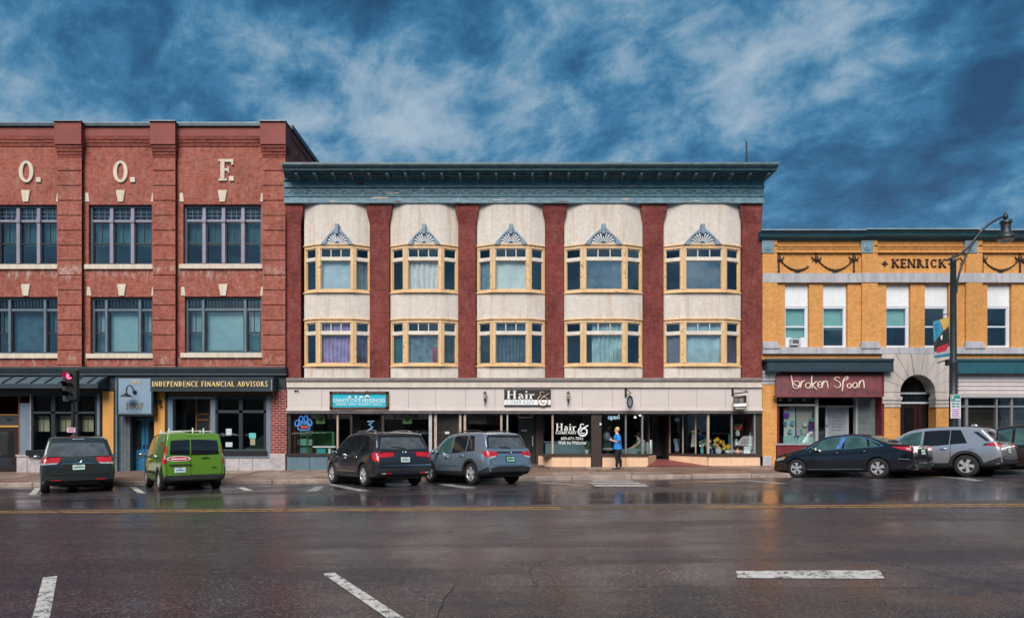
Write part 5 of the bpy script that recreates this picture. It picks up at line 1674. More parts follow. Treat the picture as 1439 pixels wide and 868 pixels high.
MB().hexa([(PX(154.3, F), yc0, PZ(528.8, F)), (PX(154.3, F), yc1, ce[2]), (PX(154.3, F), yc1, ce[2] - .18), (PX(154.3, F), yc0, ce[2] - .18)],
          [(PX(156, F), yc0, PZ(528.8, F)), (PX(156, F), yc1, ce[2]), (PX(156, F), yc1, ce[2] - .18), (PX(156, F), yc0, ce[2] - .18)]).build('canopy_cheek', M_NAVY2, lod)
def pn(name, x0, y0, x1, y1, m, yf=F - .02, yb=F + .2, parent=lod, bevel=.008):
 return MB().pb(x0, y0, x1, y1, yf, yb).build(name, m, parent, bevel=bevel)
# left door (dark recess) and shopfront
pn('shop_header', -130, 548, 160, 556, M_NAVY2, F + .0, F + .3)
pn('door_transom_bar', -12, 581.5, 26.5, 583.5, mat('amber_wood', (.36, .15, .04), .5), F + .42, F + .5)
pn('door_transom_panel', -12, 583.5, 26.5, 597.5, mat('dim_grey_panel', (.05, .055, .06), .5), F + .45, F + .5)
dp = text_mesh('396', PX(8, F + .44), PX(17.5, F + .44), PZ(591.5, F + .44), PZ(587, F + .44), F + .44, .006).build('numerals', mat('dark_numerals', (.012, .012, .012)), lod, kind='stuff')
pn('door_transom_bar', -12, 597.5, 26.5, 600, M_ORANGE, F + .42, F + .5)
dr = pn('door', -10, 600.5, 26, 664, mat('dark_walnut', (.022, .014, .012), .4, var=.3), F + .45, F + .5)
pn('pane', -4, 606, 20, 655, M_SHOPGLASS, F + .435, F + .443, dr, 0)
pn('door_frame', 26, 556, 28, 664, mat('rust_trim', (.16, .05, .03), .6), F + .1, F + .5)
pn('trim_panel', 28, 566, 42, 640, M_TRIMBLUE, F - .0, F + .3)
pn('trim_post', 42, 553, 44, 640, mat('pale_grey_post', (.3, .32, .33), .5), F - .03, F + .2)
for a, b in ((25, 40), (40, 70), (70, 100), (100, 143)):
 MB().box(PX(a, F) + .006, PX(b, F) - .006, F - .06, F + .3, -.4, PZ(640, F)).build('granite_panel', M_GRANITE, lod, bevel=.01)
MB().pb(22, 638.5, 41, 641.5, F - .09, F + .2).build('granite_cap', M_GRANITE, lod, bevel=.01)
MB().pb(36, 632, 143, 640, F - .22, F + .2).build('window_box', M_BLACK, lod, bevel=.01)
pn('shop_frame', 44, 553, 144, 556, M_SASH)
pn('shop_frame', 44, 578, 136, 581, M_NAVY2)
for a, b in ((44, 47), (72, 78), (103, 110), (134, 136.5)):
 pn('shop_frame', a, 556, b, 633, M_SASH)
for a, b in ((47, 72), (78, 103), (110, 134)):
 pn('shop_window', a, 556, b, 578, M_SHOPGLASS, F + .08, F + .088, lod, 0)
 pn('shop_window', a, 581, b, 633, M_SHOPGLASS, F + .08, F + .088, lod, 0)
 c_ = MB().pb(a + 4, 584, b - 2, 606, F + .3, F + .31)
 w = c_.build('half_curtain', mat('ivory_lace', (.40, .37, .24), .9, var=.15), lod)
 for q_ in (.2, .8):
  MB().box(PX(a + 4, F) + (PX(b - 2, F) - PX(a + 4, F)) * q_ - .008, PX(a + 4, F) + (PX(b - 2, F) - PX(a + 4, F)) * q_ + .008, F + .28, F + .295, PZ(606, F), PZ(584, F)).build('lace_band', M_SASH, w)
 MB().pb(a + 4, 588, b - 2, 588.8, F + .28, F + .295).build('lace_band', M_SASH, w)
pn('trim_post', 136.5, 553, 140.5, 640, M_TRIMBLUE, F - .05, F + .2)
pn('ochre_pilaster', 144.5, 549.5, 160, 664, M_ORANGE, F - .06, F + .3)
pn('dark_jamb', 160, 549, 163.5, 664, M_SASH, F - .04, F + .3)
pn('trim_post', 162.5, 527, 165, 664, mat('pale_slate_strip', (.13, .19, .24), .5), F - .10, F + .3)
for i in range(4):
 pn('entry_board', 165 + i * 4.6, 580, 169.4 + i * 4.6, 664, mat('grey_green_board%d' % i, (.095, .125, .14), .55), F + .02, F + .3)
pn('entry_jamb', 183.5, 580, 186, 664, M_SASH, F + .1, F + 1.0)
pn('entry_header', 183, 580, 217, 587, M_SASH, F + .3, F + .9)
# blue double doors
for a, b in ((186, 203.8), (204.6, 222)):
 dr = pn('door', a, 587, b, 663.5, M_BLUEDOOR, F + .40, F + .46)
 pn('pane', a + 4.3, 591, b - 4.3, 631, M_SHOPGLASS, F + .385, F + .393, dr, 0)
 pn('door_panel', a + 3.5, 636, b - 3.5, 644, M_BLUEDOOR, F + .385, F + .41, dr)
 pn('door_panel', a + 3.5, 647.5, b - 3.5, 661, M_BLUEDOOR, F + .385, F + .41, dr)
 pn('dark_backing', a + 4.3, 591, b - 4.3, 631, M_SASH, F + .395, F + .399, dr, 0)
 pn('handle', (b - 2.6) if a < 200 else a + 1.2, 624, (b - 1.2) if a < 200 else a + 2.6, 630, M_BLACK, F + .36, F + .4, dr)
pn('ochre_pilaster', 217, 549.5, 232, 664, M_ORANGE, F - .06, F + .3)
pn('dark_jamb', 232, 549, 236, 664, M_SASH, F - .04, F + .3)
# advisers' shopfront
pn('shop_header', 236, 549, 381, 556.5, mat('umber_header', (.085, .065, .045), .6, var=.3), F + .0, F + .3)
pn('trim_panel', 236, 556.5, 303, 560, M_TRIMBLUE); pn('trim_panel', 235.5, 560, 243, 664, M_TRIMBLUE, F - .03)
pn('trim_panel', 296, 560, 303, 664, M_TRIMBLUE, F - .03); pn('trim_panel', 374.5, 556.5, 381, 642, M_TRIMBLUE, F - .03)
am = mat('varnished_oak', (.30, .115, .025), .45, var=.25)
dr = pn('door', 275, 560, 296, 660, M_SASH, F + .9, F + .95)
for r_ in ((275, 560, 277.5, 640), (277.5, 580.5, 296, 582.8), (277.5, 588.5, 296, 590.8), (294, 560, 296, 640)):
 pn('oak_rail', *r_, am, F + .86, F + .9, dr)
pn('shop_window', 243, 560, 275, 640, M_SHOPGLASS, F + .5, F + .508, lod, 0)
pn('shop_frame', 303, 556.5, 374.5, 560, M_SASH); pn('shop_frame', 303, 576, 374.5, 580, M_NAVY2)
for a, b in ((303, 306.5), (336, 341.5), (371, 374.5)):
 pn('shop_frame', a, 560, b, 632, M_SASH)
pn('shop_frame', 303, 631, 375, 633.5, M_NAVY2, F - .05)
pn('window_box', 300, 633.5, 375, 640.5, M_BLACK, F - .12)
for a, b in ((306.5, 336), (341.5, 371)):
 pn('shop_window', a, 560, b, 576, M_SHOPGLASS, F + .08, F + .088, lod, 0)
 pn('shop_window', a, 580, b, 631, M_SHOPGLASS, F + .08, F + .088, lod, 0)
for x0, y0, x1, y1, c in ((318, 602, 326, 611, (.5, .53, .55)), (317.5, 621, 327, 627.5, (.5, .55, .58)), (350.5, 608, 360, 615.5, (.10, .48, .48)), (352, 616, 359, 625, (.30, .29, .18))):
 nt = MB().pb(x0, y0, x1, y1, F + .06, F + .064).build('notice', mat('notice_%d' % x0, c, .6, var=.35, scale=30))
 tag(nt, {318: 'upper white paper notice in the left adviser window pane', 317.5: 'lower white paper notice in the left adviser window pane', 350.5: 'teal square notice in the right adviser window pane', 352: 'small patterned olive notice under the teal notice'}[x0], 'notice', 'paper notices in the adviser window')
for a, b in ((300, 318), (318, 337), (337, 356), (356, 381)):
 MB().box(PX(a, F) + .006, PX(b, F) - .006, F - .06, F + .3, -.4, PZ(642, F)).build('granite_panel', mat('pale_granite', (.43, .40, .41), .5, var=.2, scale=5, fine=70) if 'pale_granite' not in MATS else MATS['pale_granite'], lod, bevel=.01)
MB().pb(300, 640.3, 381, 642.5, F - .1, F + .2).build('window_sill', M_TRIMBLUE, lod)
MB().pb(381, 548, 403, 637.5, F - .10, F + .36).build('brick_pier', M_REDPIER, lod)
MB().box(PX(381, F), PX(403, F), F - .14, F + .36, -.4, PZ(637.3, F)).build('granite_base', M_GRANITE, lod, bevel=.015)
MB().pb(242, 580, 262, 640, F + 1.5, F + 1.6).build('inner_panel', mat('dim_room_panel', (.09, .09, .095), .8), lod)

# --- signs on the lodge
bx_ = thing('shop_sign', 'square pale blue lodge sign with gilt numerals and a black gooseneck lamp', 'sign', P(190, 555, F - .25))
ys = F - .42
MB().pb(164, 529.5, 216, 584.5, ys + .02, F - .08).build('frame', M_SASH, bx_, bevel=.01)
MB().pb(167, 531.5, 213, 580.5, ys - .02, ys + .03).build('board', mat('pale_blue_board', (.205, .30, .40), .5, var=.06), bx_)
MB().pb(166, 580.7, 214.5, 582, ys - .01, ys + .02).build('edge_strip', M_FRAME, bx_)
yl = ys - .022
serif_text('IOOF', PX(177.5, yl), PX(202.5, yl), PZ(574.5, yl), PZ(566, yl), yl, .02, wt=.17).build('letters', mat('bronze_letter', (.26, .19, .09), .4), bx_, kind='stuff')
text_mesh('499', PX(183, yl), PX(197.5, yl), PZ(540.5, yl), PZ(533.5, yl), yl, .02).build('numerals', mat('gilt_numeral', (.55, .42, .22), .4), bx_, kind='stuff')
gn = thing('gooseneck_lamp', 'black gooseneck barn lamp mounted on the pale blue lodge sign', 'lamp', P(188, 551, yl))
MB().ball(P(189.5, 550.5, yl - .03), (.085, .05, .085), 12, 8).build('wall_rose', M_BLACK, gn, smooth=60)
yk = yl - .30
arc = [P(189, 549, yl - .05), P(187, 545.5, yl - .16), P(184.5, 541.8, yk), P(181.8, 541.2, yk - .05), P(179.2, 543.5, yk - .05), P(178.2, 548, yk - .05), P(178.1, 552, yk - .05)]
MB().tube(arc, .024, 8).build('neck', M_BLACK, gn, smooth=60)
MB().lathe([(.03, .14), (.05, .08), (.11, .04), (.22, -.03), (.225, -.05)], P(178.1, 555.5, yk - .05), n=16).build('shade', M_BLACK, gn, smooth=50)
ia = thing('shop_sign', 'long navy sign box with gilt capitals over the right shopfront of the lodge', 'sign', P(298, 540, F - .4))
yb_ = F - .62
MB().box(PX(211.5, yb_), PX(384.5, yb_), yb_, F - .08, PZ(549.3, yb_), PZ(529.5, yb_)).build('box', M_NAVY, ia, bevel=.015)
MB().box(PX(211.3, yb_), PX(384.7, yb_), yb_ - .02, yb_, PZ(549.5, yb_), PZ(548, yb_)).build('edge_strip', M_NAVY2, ia)
MB().box(PX(381.6, yb_), PX(383.0, yb_), yb_ - .02, yb_, PZ(548.0, yb_), PZ(532.5, yb_)).build('edge_strip', M_ALU, ia)
serif_text('INDEPENDENCE FINANCIAL ADVISORS', PX(214.3, yb_), PX(377.3, yb_), PZ(543.3, yb_), PZ(535.3, yb_), yb_ - .002, .03, wt=.19, thin=.075).build('letters', M_GOLD, ia, kind='stuff')
wl2 = thing('wall_lantern', 'black cylinder wall lantern on the ochre pilaster beside the blue doors', 'lantern', P(224, 564, F - .06))
MB().lathe([(.06, .12), (.07, .1), (.03, .08), (.03, -.06), (.075, -.10), (.075, -.14)], P(224, 564, F - .2), n=10).build('body', M_BLACK, wl2)
MB().pb(222, 562, 225, 565, F - .16, F - .06).build('bracket', M_BLACK, wl2)
# ================================================================== right building: yellow brick block
M_YBRICK = brick_mat('yellow_brick', (0.66, 0.300, 0.080), (0.74, 0.355, 0.110), (0.56, 0.29, 0.12), dark=.25, stain=(.66, .50, .36), stain_amt=.12, blotch=.35, odd_amt=.16)
M_STONE = worn_paint('pale_grey_stone', (0.40, 0.40, 0.43), (0.24, 0.20, 0.18), .12, .8, 3.0, True, .18)
M_STONEW = worn_paint('warm_limestone', (0.50, 0.45, 0.42), (.25, .22, .20), .12, .8, 3.0, True, .15)
M_TEAL = mat('teal_metal_cornice', (0.030, 0.115, 0.155), .45, .2, var=.2)
M_TEALL = mat('pale_teal_block', (0.165, 0.265, 0.330), .6, var=.12)
M_TEALSHOP = mat('teal_shop_band', (0.020, 0.095, 0.125), .45, var=.2)
M_SLATEBAND = mat('slate_shop_band', (0.022, 0.046, 0.062), .45, var=.2)
M_GARL = mat('dark_terracotta_relief', (0.045, 0.018, 0.010), .7, var=.4)
M_WPANEL = mat('white_corrugated', (.74, .76, .78), .5, var=.05)
M_WFRAME = mat('white_window_frame', (.66, .69, .76), .45, var=.05)
M_MAROONSIGN = mat('maroon_board', (0.115, 0.024, 0.030), .5, var=.5, scale=2.0)
M_REDPAINT = mat('dark_red_paint', (0.15, 0.018, 0.022), .5, var=.2)
RX0, RX1 = PX(1071.5, F), PX(1600, F)
yel = thing('yellow_building', 'two-storey yellow brick building with dark garlands and a stone arched doorway', 'building', ((RX0 + RX1) / 2, F, 0.3))
YR = F + .04
zt, zlow = PZ(338, F), PZ(502, F)
WINS = [(1103.5, 1137.5), (1157, 1191.5), (1246, 1280), (1300, 1334), (1388, 1422), (1443, 1477)]
holes = [pxhole(a, 399, b, 488, Y=YR) for a, b in WINS]
mb = MB(); wall_holes(mb, RX0, RX1, zlow - .05, zt, holes, YR, .22); mb.build('wall', M_YBRICK, yel)
mb = MB(); mb.box(RX0, RX0 + .25, F + .3, F + 12, -.5, zt); mb.box(RX1 - .3, RX1, F + .3, F + 12, -.5, zt); mb.box(RX0, RX1, F + 11.7, F + 12, -.5, zt); mb.build('rear_wall', M_YBRICK, yel)
MB().box(RX0 + .25, RX1 - .3, F + .3, F + 11.7, PZ(352, F), PZ(350, F)).build('roof', M_ROOF, yel)
MB().box(RX0 + .25, RX1 - .3, F + .3, F + 6, PZ(520, F), PZ(512, F)).build('storey_floor', M_INFLOOR, yel)
MB().box(RX0 + .25, RX1 - .3, F + 5.9, F + 6, -.5, PZ(350, F)).build('inner_wall', M_INSIDE, yel)
# centre block stands a little proud between the pilasters
PILR = [(1071.5, 1092), (1211, 1233), (1357, 1380)]
for a, b in PILR:
 MB().box(PX(a, F), PX(b, F), F - .05, YR + .1, PZ(481, F), zt).build('brick_pilaster', M_YBRICK, yel)
 for i, (o, p0, p1) in enumerate(((.03, 483, 480), (.06, 485.5, 483), (.09, 490, 485.5))):
  MB().box(PX(a, F) - (0 if a < 1080 else o * .8), PX(b, F) + o * .8, F - .05 - o, YR + .1, PZ(p0, F), PZ(p1, F)).build('pilaster_base', M_STONE, yel, bevel=.01)
 MB().pb(a, 338, a + 17, 355.5, F - .085, YR).build('corner_block', M_TEALL, yel, bevel=.015)
 cx = a + 8.5
 mb = MB(); c = P(cx, 347, F - .085); mb.lathe([(.155, 0), (.155, -.02), (.12, -.035), (.08, -.02), (.06, -.05), (0, -.055)], c, 'Y', 16); mb.build('rosette', M_TEALL, yel, smooth=40)
# roof cornice
for a, b, dz in ((1066, 1211, 0), (1211, 1366, .03), (1366, 1600, 0)):
 mb = MB(); x0, x1 = PX(a, F), PX(b, F)
 prof_ = [(.06, PZ(338, F)), (.10, PZ(336, F)), (.22, PZ(334.5, F)), (.25, PZ(331, F)), (.33, PZ(329, F)), (.36, PZ(327.5, F))]
 rows = [[(x0, F + .3, z + dz), (x0, F - o - dz, z + dz), (x1, F - o - dz, z + dz), (x1, F + .3, z + dz)] for o, z in prof_]
 mb.grid(rows); mb.poly(rows[0]); mb.poly(rows[-1][::-1]); mb.build('roof_cornice', M_TEAL, yel)
 MB().box(x0 - .01, x1 + .01, F - .39 - dz, F + .35, PZ(327.5, F) + dz, PZ(326.2, F) + dz).build('cornice_edge', mat('pale_flashing%d' % a, (.35, .42, .46), .4, .3), yel)
# dentil mould between the corner blocks
for a, b in ((1088.5, 1210.5), (1228.5, 1356.5), (1374.5, 1600)):
 xa, xb = PX(a, F), PX(b, F)
 for o, p0, p1 in ((.05, 346.8, 345.2), (.02, 348.5, 346.8), (.045, 353.4, 352), (.07, 355.3, 353.4)):
  MB().box(xa, xb, F - o, YR + .05, PZ(p0, F), PZ(p1, F)).build('mould', M_YBRICK, yel)
 MB().box(xa, xb, F + .0, YR + .05, PZ(352, F), PZ(348.5, F)).build('mould', M_GARL, yel)
 mb = MB()
 x = xa + .03
 j = 0
 while x < xb - .05:
  mb.box(x, x + .075, F - .055, F + .03, PZ(350.2, F), PZ(348.6, F))
  mb.box(x + .06, x + .135, F - .04, F + .03, PZ(351.9, F), PZ(350.5, F))
  x += .125
 mb.build('dentil', M_YBRICK, yel, kind='stuff')
# garlands in relief
def garland(px0, px1, cut=False, parent=None):
 w = px1 - px0
 n = 22
 pts = []
 m_ = int(n * .84) if cut else n
 for i in range(m_ + 1):
  f = i / n
  pts.append((px0 + w * f, 365.5 + 14.0 * (1 - (2 * f - 1) ** 2)))
 path = [P(a, b, YR - .03) for a, b in pts]
 mb = MB(); mb.tube(path, [.020 + .022 * max(0, 1 - abs(2 * i / n - 1) * 1.4) + .008 * (i % 2) for i in range(len(path))], 7)
 c = P(px0 + w / 2, 380.3, YR - .05)
 g = mb.build('garland', M_GARL, yel, smooth=60)
 MB().ball(c, (.12, .06, .08), 9, 6).build('fruit_boss', M_GARL, g, smooth=60)
 return g
def knot(px, drop=True):
 mb = MB()
 mb.ball(P(px, 363.5, YR - .04), (.09, .06, .15), 9, 6)
 k = mb.build('garland_knot', M_GARL, yel, smooth=60)
 rg = [P(px + 1.5 * math.cos(2 * math.pi * i / 10), 357.6 + 1.6 * math.sin(2 * math.pi * i / 10), YR - .02) for i in range(11)]
 MB().tube(rg, .016, 6).build('ring', M_GARL, k)
 for s in (-1, 1):
  MB().tube([P(px, 363, YR - .03), P(px + s * 2.6, 365, YR - .03), P(px + s * 5.6, 363.2, YR - .03), P(px + s * 7.2, 360.5, YR - .03)], [.03, .028, .03, .015], 6).build('ribbon', M_GARL, k)
  MB().tube([P(px + s * 3.5, 364.5, YR - .03), P(px + s * 6.2, 367.8, YR - .03)], [.02, .014], 6).build('ribbon', M_GARL, k)
 if drop:
  MB().tube([P(px, 366, YR - .03), P(px, 372, YR - .03), P(px, 378, YR - .03), P(px, 382.8, YR - .03)], [.03, .04, .035, .045], 7).build('drop', M_GARL, k)
knot(1095); knot(1148, False); knot(1200.5)
garland(1097, 1146, True); garland(1150, 1199)
knot(1381); knot(1434); knot(1487)
garland(1383, 1432); garland(1436, 1485)
# name
yk = YR - .002
kl = serif_text('KENRICK', PX(1252.5, yk), PX(1329.5, yk), PZ(376, yk), PZ(364, yk), yk, .03, wt=.20, thin=.09, slab=.03, gap=.09).build('letters', M_GARL, yel, kind='stuff')
for px in (1244, 1337.5):
 c = P(px, 370.5, yk - .02)
 MB().prism_xz([(c.x - .14, c.z), (c.x - .05, c.z + .05), (c.x, c.z + .14), (c.x + .05, c.z + .05), (c.x + .14, c.z), (c.x + .05, c.z - .05), (c.x, c.z - .14), (c.x - .05, c.z - .05)], yk - .03, yk).build('diamond', M_GARL, yel)
sc_ = [P(1341, 371.5, yk - .02), P(1343, 367, yk - .02), P(1346.5, 363.5, yk - .02), P(1350, 362.6, yk - .02), P(1352.6, 365.5, yk - .02), P(1352.3, 369, yk - .02), P(1350, 371, yk - .02)]
MB().tube(sc_, .022, 6).build('scroll', M_GARL, yel, smooth=60)
# stone band over the windows, in long blocks
for a, b in ((1071.6, 1082), (1082, 1148), (1148, 1211), (1211, 1288), (1288, 1357), (1357, 1400), (1400, 1460), (1460, 1600)):
 pr = .08 if 1211 <= a < 1357 else .06
 MB().box(PX(a, F) + .003, PX(b, F) - .003, F - pr, YR + .05, PZ(397.3, F), PZ(384.2, F)).build('band_stone', M_STONE, yel, bevel=.006)
# sill course
for a, b in ((1071.6, 1095), (1095, 1146), (1146, 1211), (1211, 1262), (1262, 1312), (1312, 1357), (1357, 1400), (1400, 1470), (1470, 1600)):
 MB().box(PX(a, F) + .003, PX(b, F) - .003, F - .10, YR + .1, PZ(497.3, F), PZ(488.2, F)).build('sill_stone', M_STONE, yel, bevel=.008)
# windows: white corrugated head panel over a double-hung sash
blind = cm('aqua_roller_blind', (.30, .58, .55), .08)
for i, (a, b) in enumerate(WINS):
 Yw = YR + .14
 X0, X1 = PX(a, YR), PX(b, YR)
 Z0, Z1_ = PZ(488, YR), PZ(399, YR)
 zp = PZ(430.5, YR)
 w = MB()
 t_ = .09
 w.box(X0, X0 + t_ * .7, Yw - .02, Yw + .07, Z0, zp); w.box(X1 - t_, X1, Yw - .02, Yw + .07, Z0, zp); w.box(X0 + .06, X1 - t_, Yw - .02, Yw + .07, zp - .07, zp); w.box(X0 + .06, X1 - t_, Yw - .03, Yw + .07, Z0, Z0 + .09)
 w = w.build('window', M_WFRAME, yel, bevel=.008)
 rows = []
 nn = 56
 for z in (zp + .01, Z1_):
  rows.append([(X0 + (X1 - X0) * j / nn, Yw - .01 - (.022 if j % 4 in (1, 2) else 0), z) for j in range(nn + 1)])
 MB().grid(rows).build('head_panel', M_WPANEL, w)
 MB().box(X0, X1, Yw - .03, Yw + .03, zp, zp + .05).build('panel_rail', M_WFRAME, w)
 xs0, xs1 = X0 + .06, X1 - t_
 zm = (Z0 + zp) / 2 + .03
 s = MB(); s.box(xs0, xs1, Yw, Yw + .06, zm - .03, zm + .03); s.box(xs0, xs0 + .03, Yw + .005, Yw + .06, Z0 + .09, zp - .07); s.box(xs1 - .03, xs1, Yw + .005, Yw + .06, Z0 + .09, zp - .07)
 s.build('sash', M_WFRAME, w)
 MB().box(xs0 + .03, xs1 - .03, Yw + .03, Yw + .036, Z0 + .09, zm - .03).build('pane', M_GLASS, w)
 MB().box(xs0 + .03, xs1 - .03, Yw + .045, Yw + .051, zm + .03, zp - .07).build('pane', M_GLASS, w)
 zbl = {0: Z0 + .3, 1: zm - .12, 2: zm + .02}.get(i)
 if zbl:
  MB().box(xs0, xs1, Yw + .12, Yw + .125, zbl, zp - .02).build('roller_blind', blind, w)
ac = thing('air_conditioner', 'grey window air conditioner in the leftmost window of the yellow building', 'air conditioner', P(1119, 482, YR))
ya = YR - .12
MB().pb(1112.5, 475.5, 1125.5, 485, ya, YR + .25).build('case', mat('ac_case', (.50, .52, .54), .5), ac, bevel=.012)
MB().pb(1114.5, 477, 1123.5, 482.5, ya - .006, ya + .01).build('grille', M_SASH, ac)
for k in range(4):
 MB().pb(1114.5, 477.6 + k * 1.3, 1123.5, 478.1 + k * 1.3, ya - .012, ya - .005).build('louvre', mat('ac_louvre%d' % k, (.2, .21, .22)), ac)
MB().pb(1104, 474, 1112.5, 487.5, YR + .1, YR + .13).build('filler_panel', M_WFRAME, ac); MB().pb(1125.5, 474, 1134, 487.5, YR + .1, YR + .13).build('filler_panel', M_WFRAME, ac)
rv = MB(); rv.pb(1337, 320, 1356, 325, F + 2.4, F + 3.2)
tag(rv.build('roof_vent', mat('rusty_vent', (.07, .05, .05), .6), bevel=.05), 'low rusty roof vent behind the lamp arm on the yellow building', 'roof vent')

# --- ground storey
MB().box(RX0, PX(1092, F), F - .02, YR + .4, -.4, PZ(537, F)).build('brick_pier', M_YBRICK, yel)
MB().box(RX0, RX1, F + .03, YR + .3, PZ(505, F), zlow).build('brick_course', M_YBRICK, yel)
for o, p0, p1 in ((.02, 540, 535), (.06, 535, 530), (.09, 530, 525), (.13, 525, 521)):
 MB().box(RX0, PX(1089, F) + o, F - .02 - o, YR + .3, PZ(p0, F), PZ(p1, F)).build('pier_capital', M_STONE, yel, bevel=.008)
MB().box(RX0, PX(1084, F), F - .10, YR + .3, -.4, PZ(640.5, F)).build('pier_base', M_STONE, yel, bevel=.02)
# shop band and tilted sign
mb = MB(); yq = F - .35
mb.pb(1077.5, 503.5, 1257.5, 507, yq - .06, F + .1); mb.pb(1079, 507, 1256.5, 520, yq, F + .1); mb.pb(1078, 520, 1257, 522, yq - .03, F + .1)
mb.build('shop_cornice', M_SLATEBAND, yel, bevel=.01)
mb = MB(); yq2 = F - .34
mb.pb(1347, 503.5, 1620, 507, yq2 - .05, F + .1); mb.pb(1348, 507, 1618, 522, yq2, F + .1); mb.pb(1347.5, 522, 1619, 524.5, yq2 - .03, F + .1)
mb.build('shop_cornice', M_TEALSHOP, yel, bevel=.01)
bs_ = thing('shop_sign', 'maroon cafe sign board with cream hand-drawn lettering under a slate cornice', 'sign', P(1165, 540, F - .1))
ytop, ybot = F - .10, F - .40
def spt(px, py, off=0.0):
 f = (py - 523) / (556 - 523)
 y = ytop + (ybot - ytop) * f - off
 return P(px, py, y)
nb = 8
for i in range(nb):
 a, b = 1091 + (1239.5 - 1091) * i / nb + .12, 1091 + (1239.5 - 1091) * (i + 1) / nb - .12
 A = [spt(a, 523), spt(b, 523), spt(b, 556), spt(a, 556)]
 B = [p + Vector((0, .05, 0)) for p in A]
 MB().hexa(A, B).build('board', M_MAROONSIGN, bs_)
MB().hexa([spt(1091, 556), spt(1239.5, 556), spt(1239.5, 557.4), spt(1091, 557.4)], [p + Vector((0, .3, 0)) for p in [spt(1091, 556), spt(1239.5, 556), spt(1239.5, 557.4), spt(1091, 557.4)]]).build('lower_edge', M_REDPAINT, bs_)
M_CREAML = mat('cream_letter', (.70, .56, .47), .5, var=.1)
def zp_(x, y):            # coordinates read on an 8.465x enlargement of the sign
 return (1080 + x / 8.465, 500 + y / 8.465)
STROKES = [
 ('b', [[(272, 228), (285, 300), (300, 378)], [(300, 310), (330, 300), (358, 305), (376, 330), (360, 358), (325, 350), (300, 320)], [(300, 378), (330, 388), (360, 378), (380, 345)]]),
 ('r', [[(385, 380), (392, 330), (396, 300)], [(392, 330), (412, 300), (438, 296)]]),
 ('o', [[(470, 320), (448, 335), (446, 365), (466, 384), (494, 376), (503, 345), (488, 320), (470, 320)]]),
 ('k', [[(520, 232), (516, 300), (524, 385)], [(578, 300), (522, 345)], [(530, 345), (556, 378), (582, 402)]]),
 ('e', [[(594, 350), (632, 340), (634, 318), (610, 305), (592, 330), (592, 364), (612, 380), (640, 362)]]),
 ('n', [[(640, 380), (650, 330), (655, 296)], [(650, 335), (676, 302), (696, 300), (704, 330), (714, 384)]]),
 ('S', [[(850, 268), (836, 252), (806, 256), (788, 274), (806, 292), (840, 308), (860, 336), (850, 368), (816, 380), (782, 352)]]),
 ('p', [[(880, 420), (888, 350), (892, 290)], [(890, 300), (910, 262), (938, 246), (948, 262), (930, 284), (900, 296)]]),
 ('o', [[(960, 330), (942, 345), (942, 368), (960, 382), (980, 372), (986, 345), (972, 328), (960, 330)]]),
 ('o', [[(1030, 318), (1006, 336), (1006, 366), (1028, 382), (1054, 366), (1056, 336), (1040, 316), (1030, 318)]]),
 ('n', [[(1078, 380), (1082, 330), (1086, 300)], [(1084, 335), (1104, 300), (1128, 290), (1138, 330), (1142, 382)]])]
for ch, paths in STROKES:
 mb = MB()
 for pth in paths:
  # Catmull-Rom through the pen points
  q_ = [pth[0]] + pth + [pth[-1]]
  fine = []
  for i in range(1, len(q_) - 2):
   for s in range(5):
    u_ = s / 5
    f = lambda k: .5 * ((2 * q_[i][k]) + (-q_[i - 1][k] + q_[i + 1][k]) * u_ + (2 * q_[i - 1][k] - 5 * q_[i][k] + 4 * q_[i + 1][k] - q_[i + 2][k]) * u_ ** 2 + (-q_[i - 1][k] + 3 * q_[i][k] - 3 * q_[i + 1][k] + q_[i + 2][k]) * u_ ** 3)
    fine.append((f(0), f(1)))
  fine.append(pth[-1])
  mb.tube([spt(*zp_(*p), off=.03) for p in fine], [.017 + .011 * math.sin(math.pi * i / len(fine)) for i in range(len(fine))], 6)
 mb.build('letter', M_CREAML, bs_, smooth=60)
# cafe shopfront
MB().pb(1239.5, 521, 1243, 645, F - .12, F + .4).build('red_jamb', M_REDPAINT, yel)
M_GREYFR = mat('grey_painted_frame', (.30, .31, .32), .5, var=.12)
MB().pb(1091, 556.5, 1148, 558.5, F + .05, F + .15).build('shop_frame', M_GREYFR, yel); MB().pb(1091, 567.5, 1148, 570, F + .0, F + .12).build('shop_frame', M_GREYFR, yel)
MB().pb(1146.5, 557, 1150.5, 645, F + .0, F + .15).build('shop_frame', M_GREYFR, yel)
MB().pb(1092, 570, 1095.5, 625, F + .02, F + .1).build('shop_frame', M_REDPAINT, yel)
MB().pb(1091, 625, 1150, 655, F - .02, F + .15).build('bulkhead_panel', M_REDPAINT, yel)
MB().pb(1091, 622.8, 1150, 625, F - .06, F + .15).build('window_sill', M_GREYFR, yel)
MB().pb(1095.5, 558.5, 1146.5, 567.5, F + .06, F + .068).build('shop_window', M_SHOPGLASS, yel); MB().pb(1095.5, 570, 1146.5, 623, F + .06, F + .068).build('shop_window', M_SHOPGLASS, yel)
for a, b, c in ((1102, 1118, (.46, .50, .50)), (1119.5, 1143, (.36, .35, .31))):
 MB().ppx([(a, 571), (b, 571), (b - (4 if b == 1143 else 0), 623), (a, 623)], F + .35, F + .36).build('backdrop', mat('pale_backdrop%d' % a, c, .8, var=.1), yel)
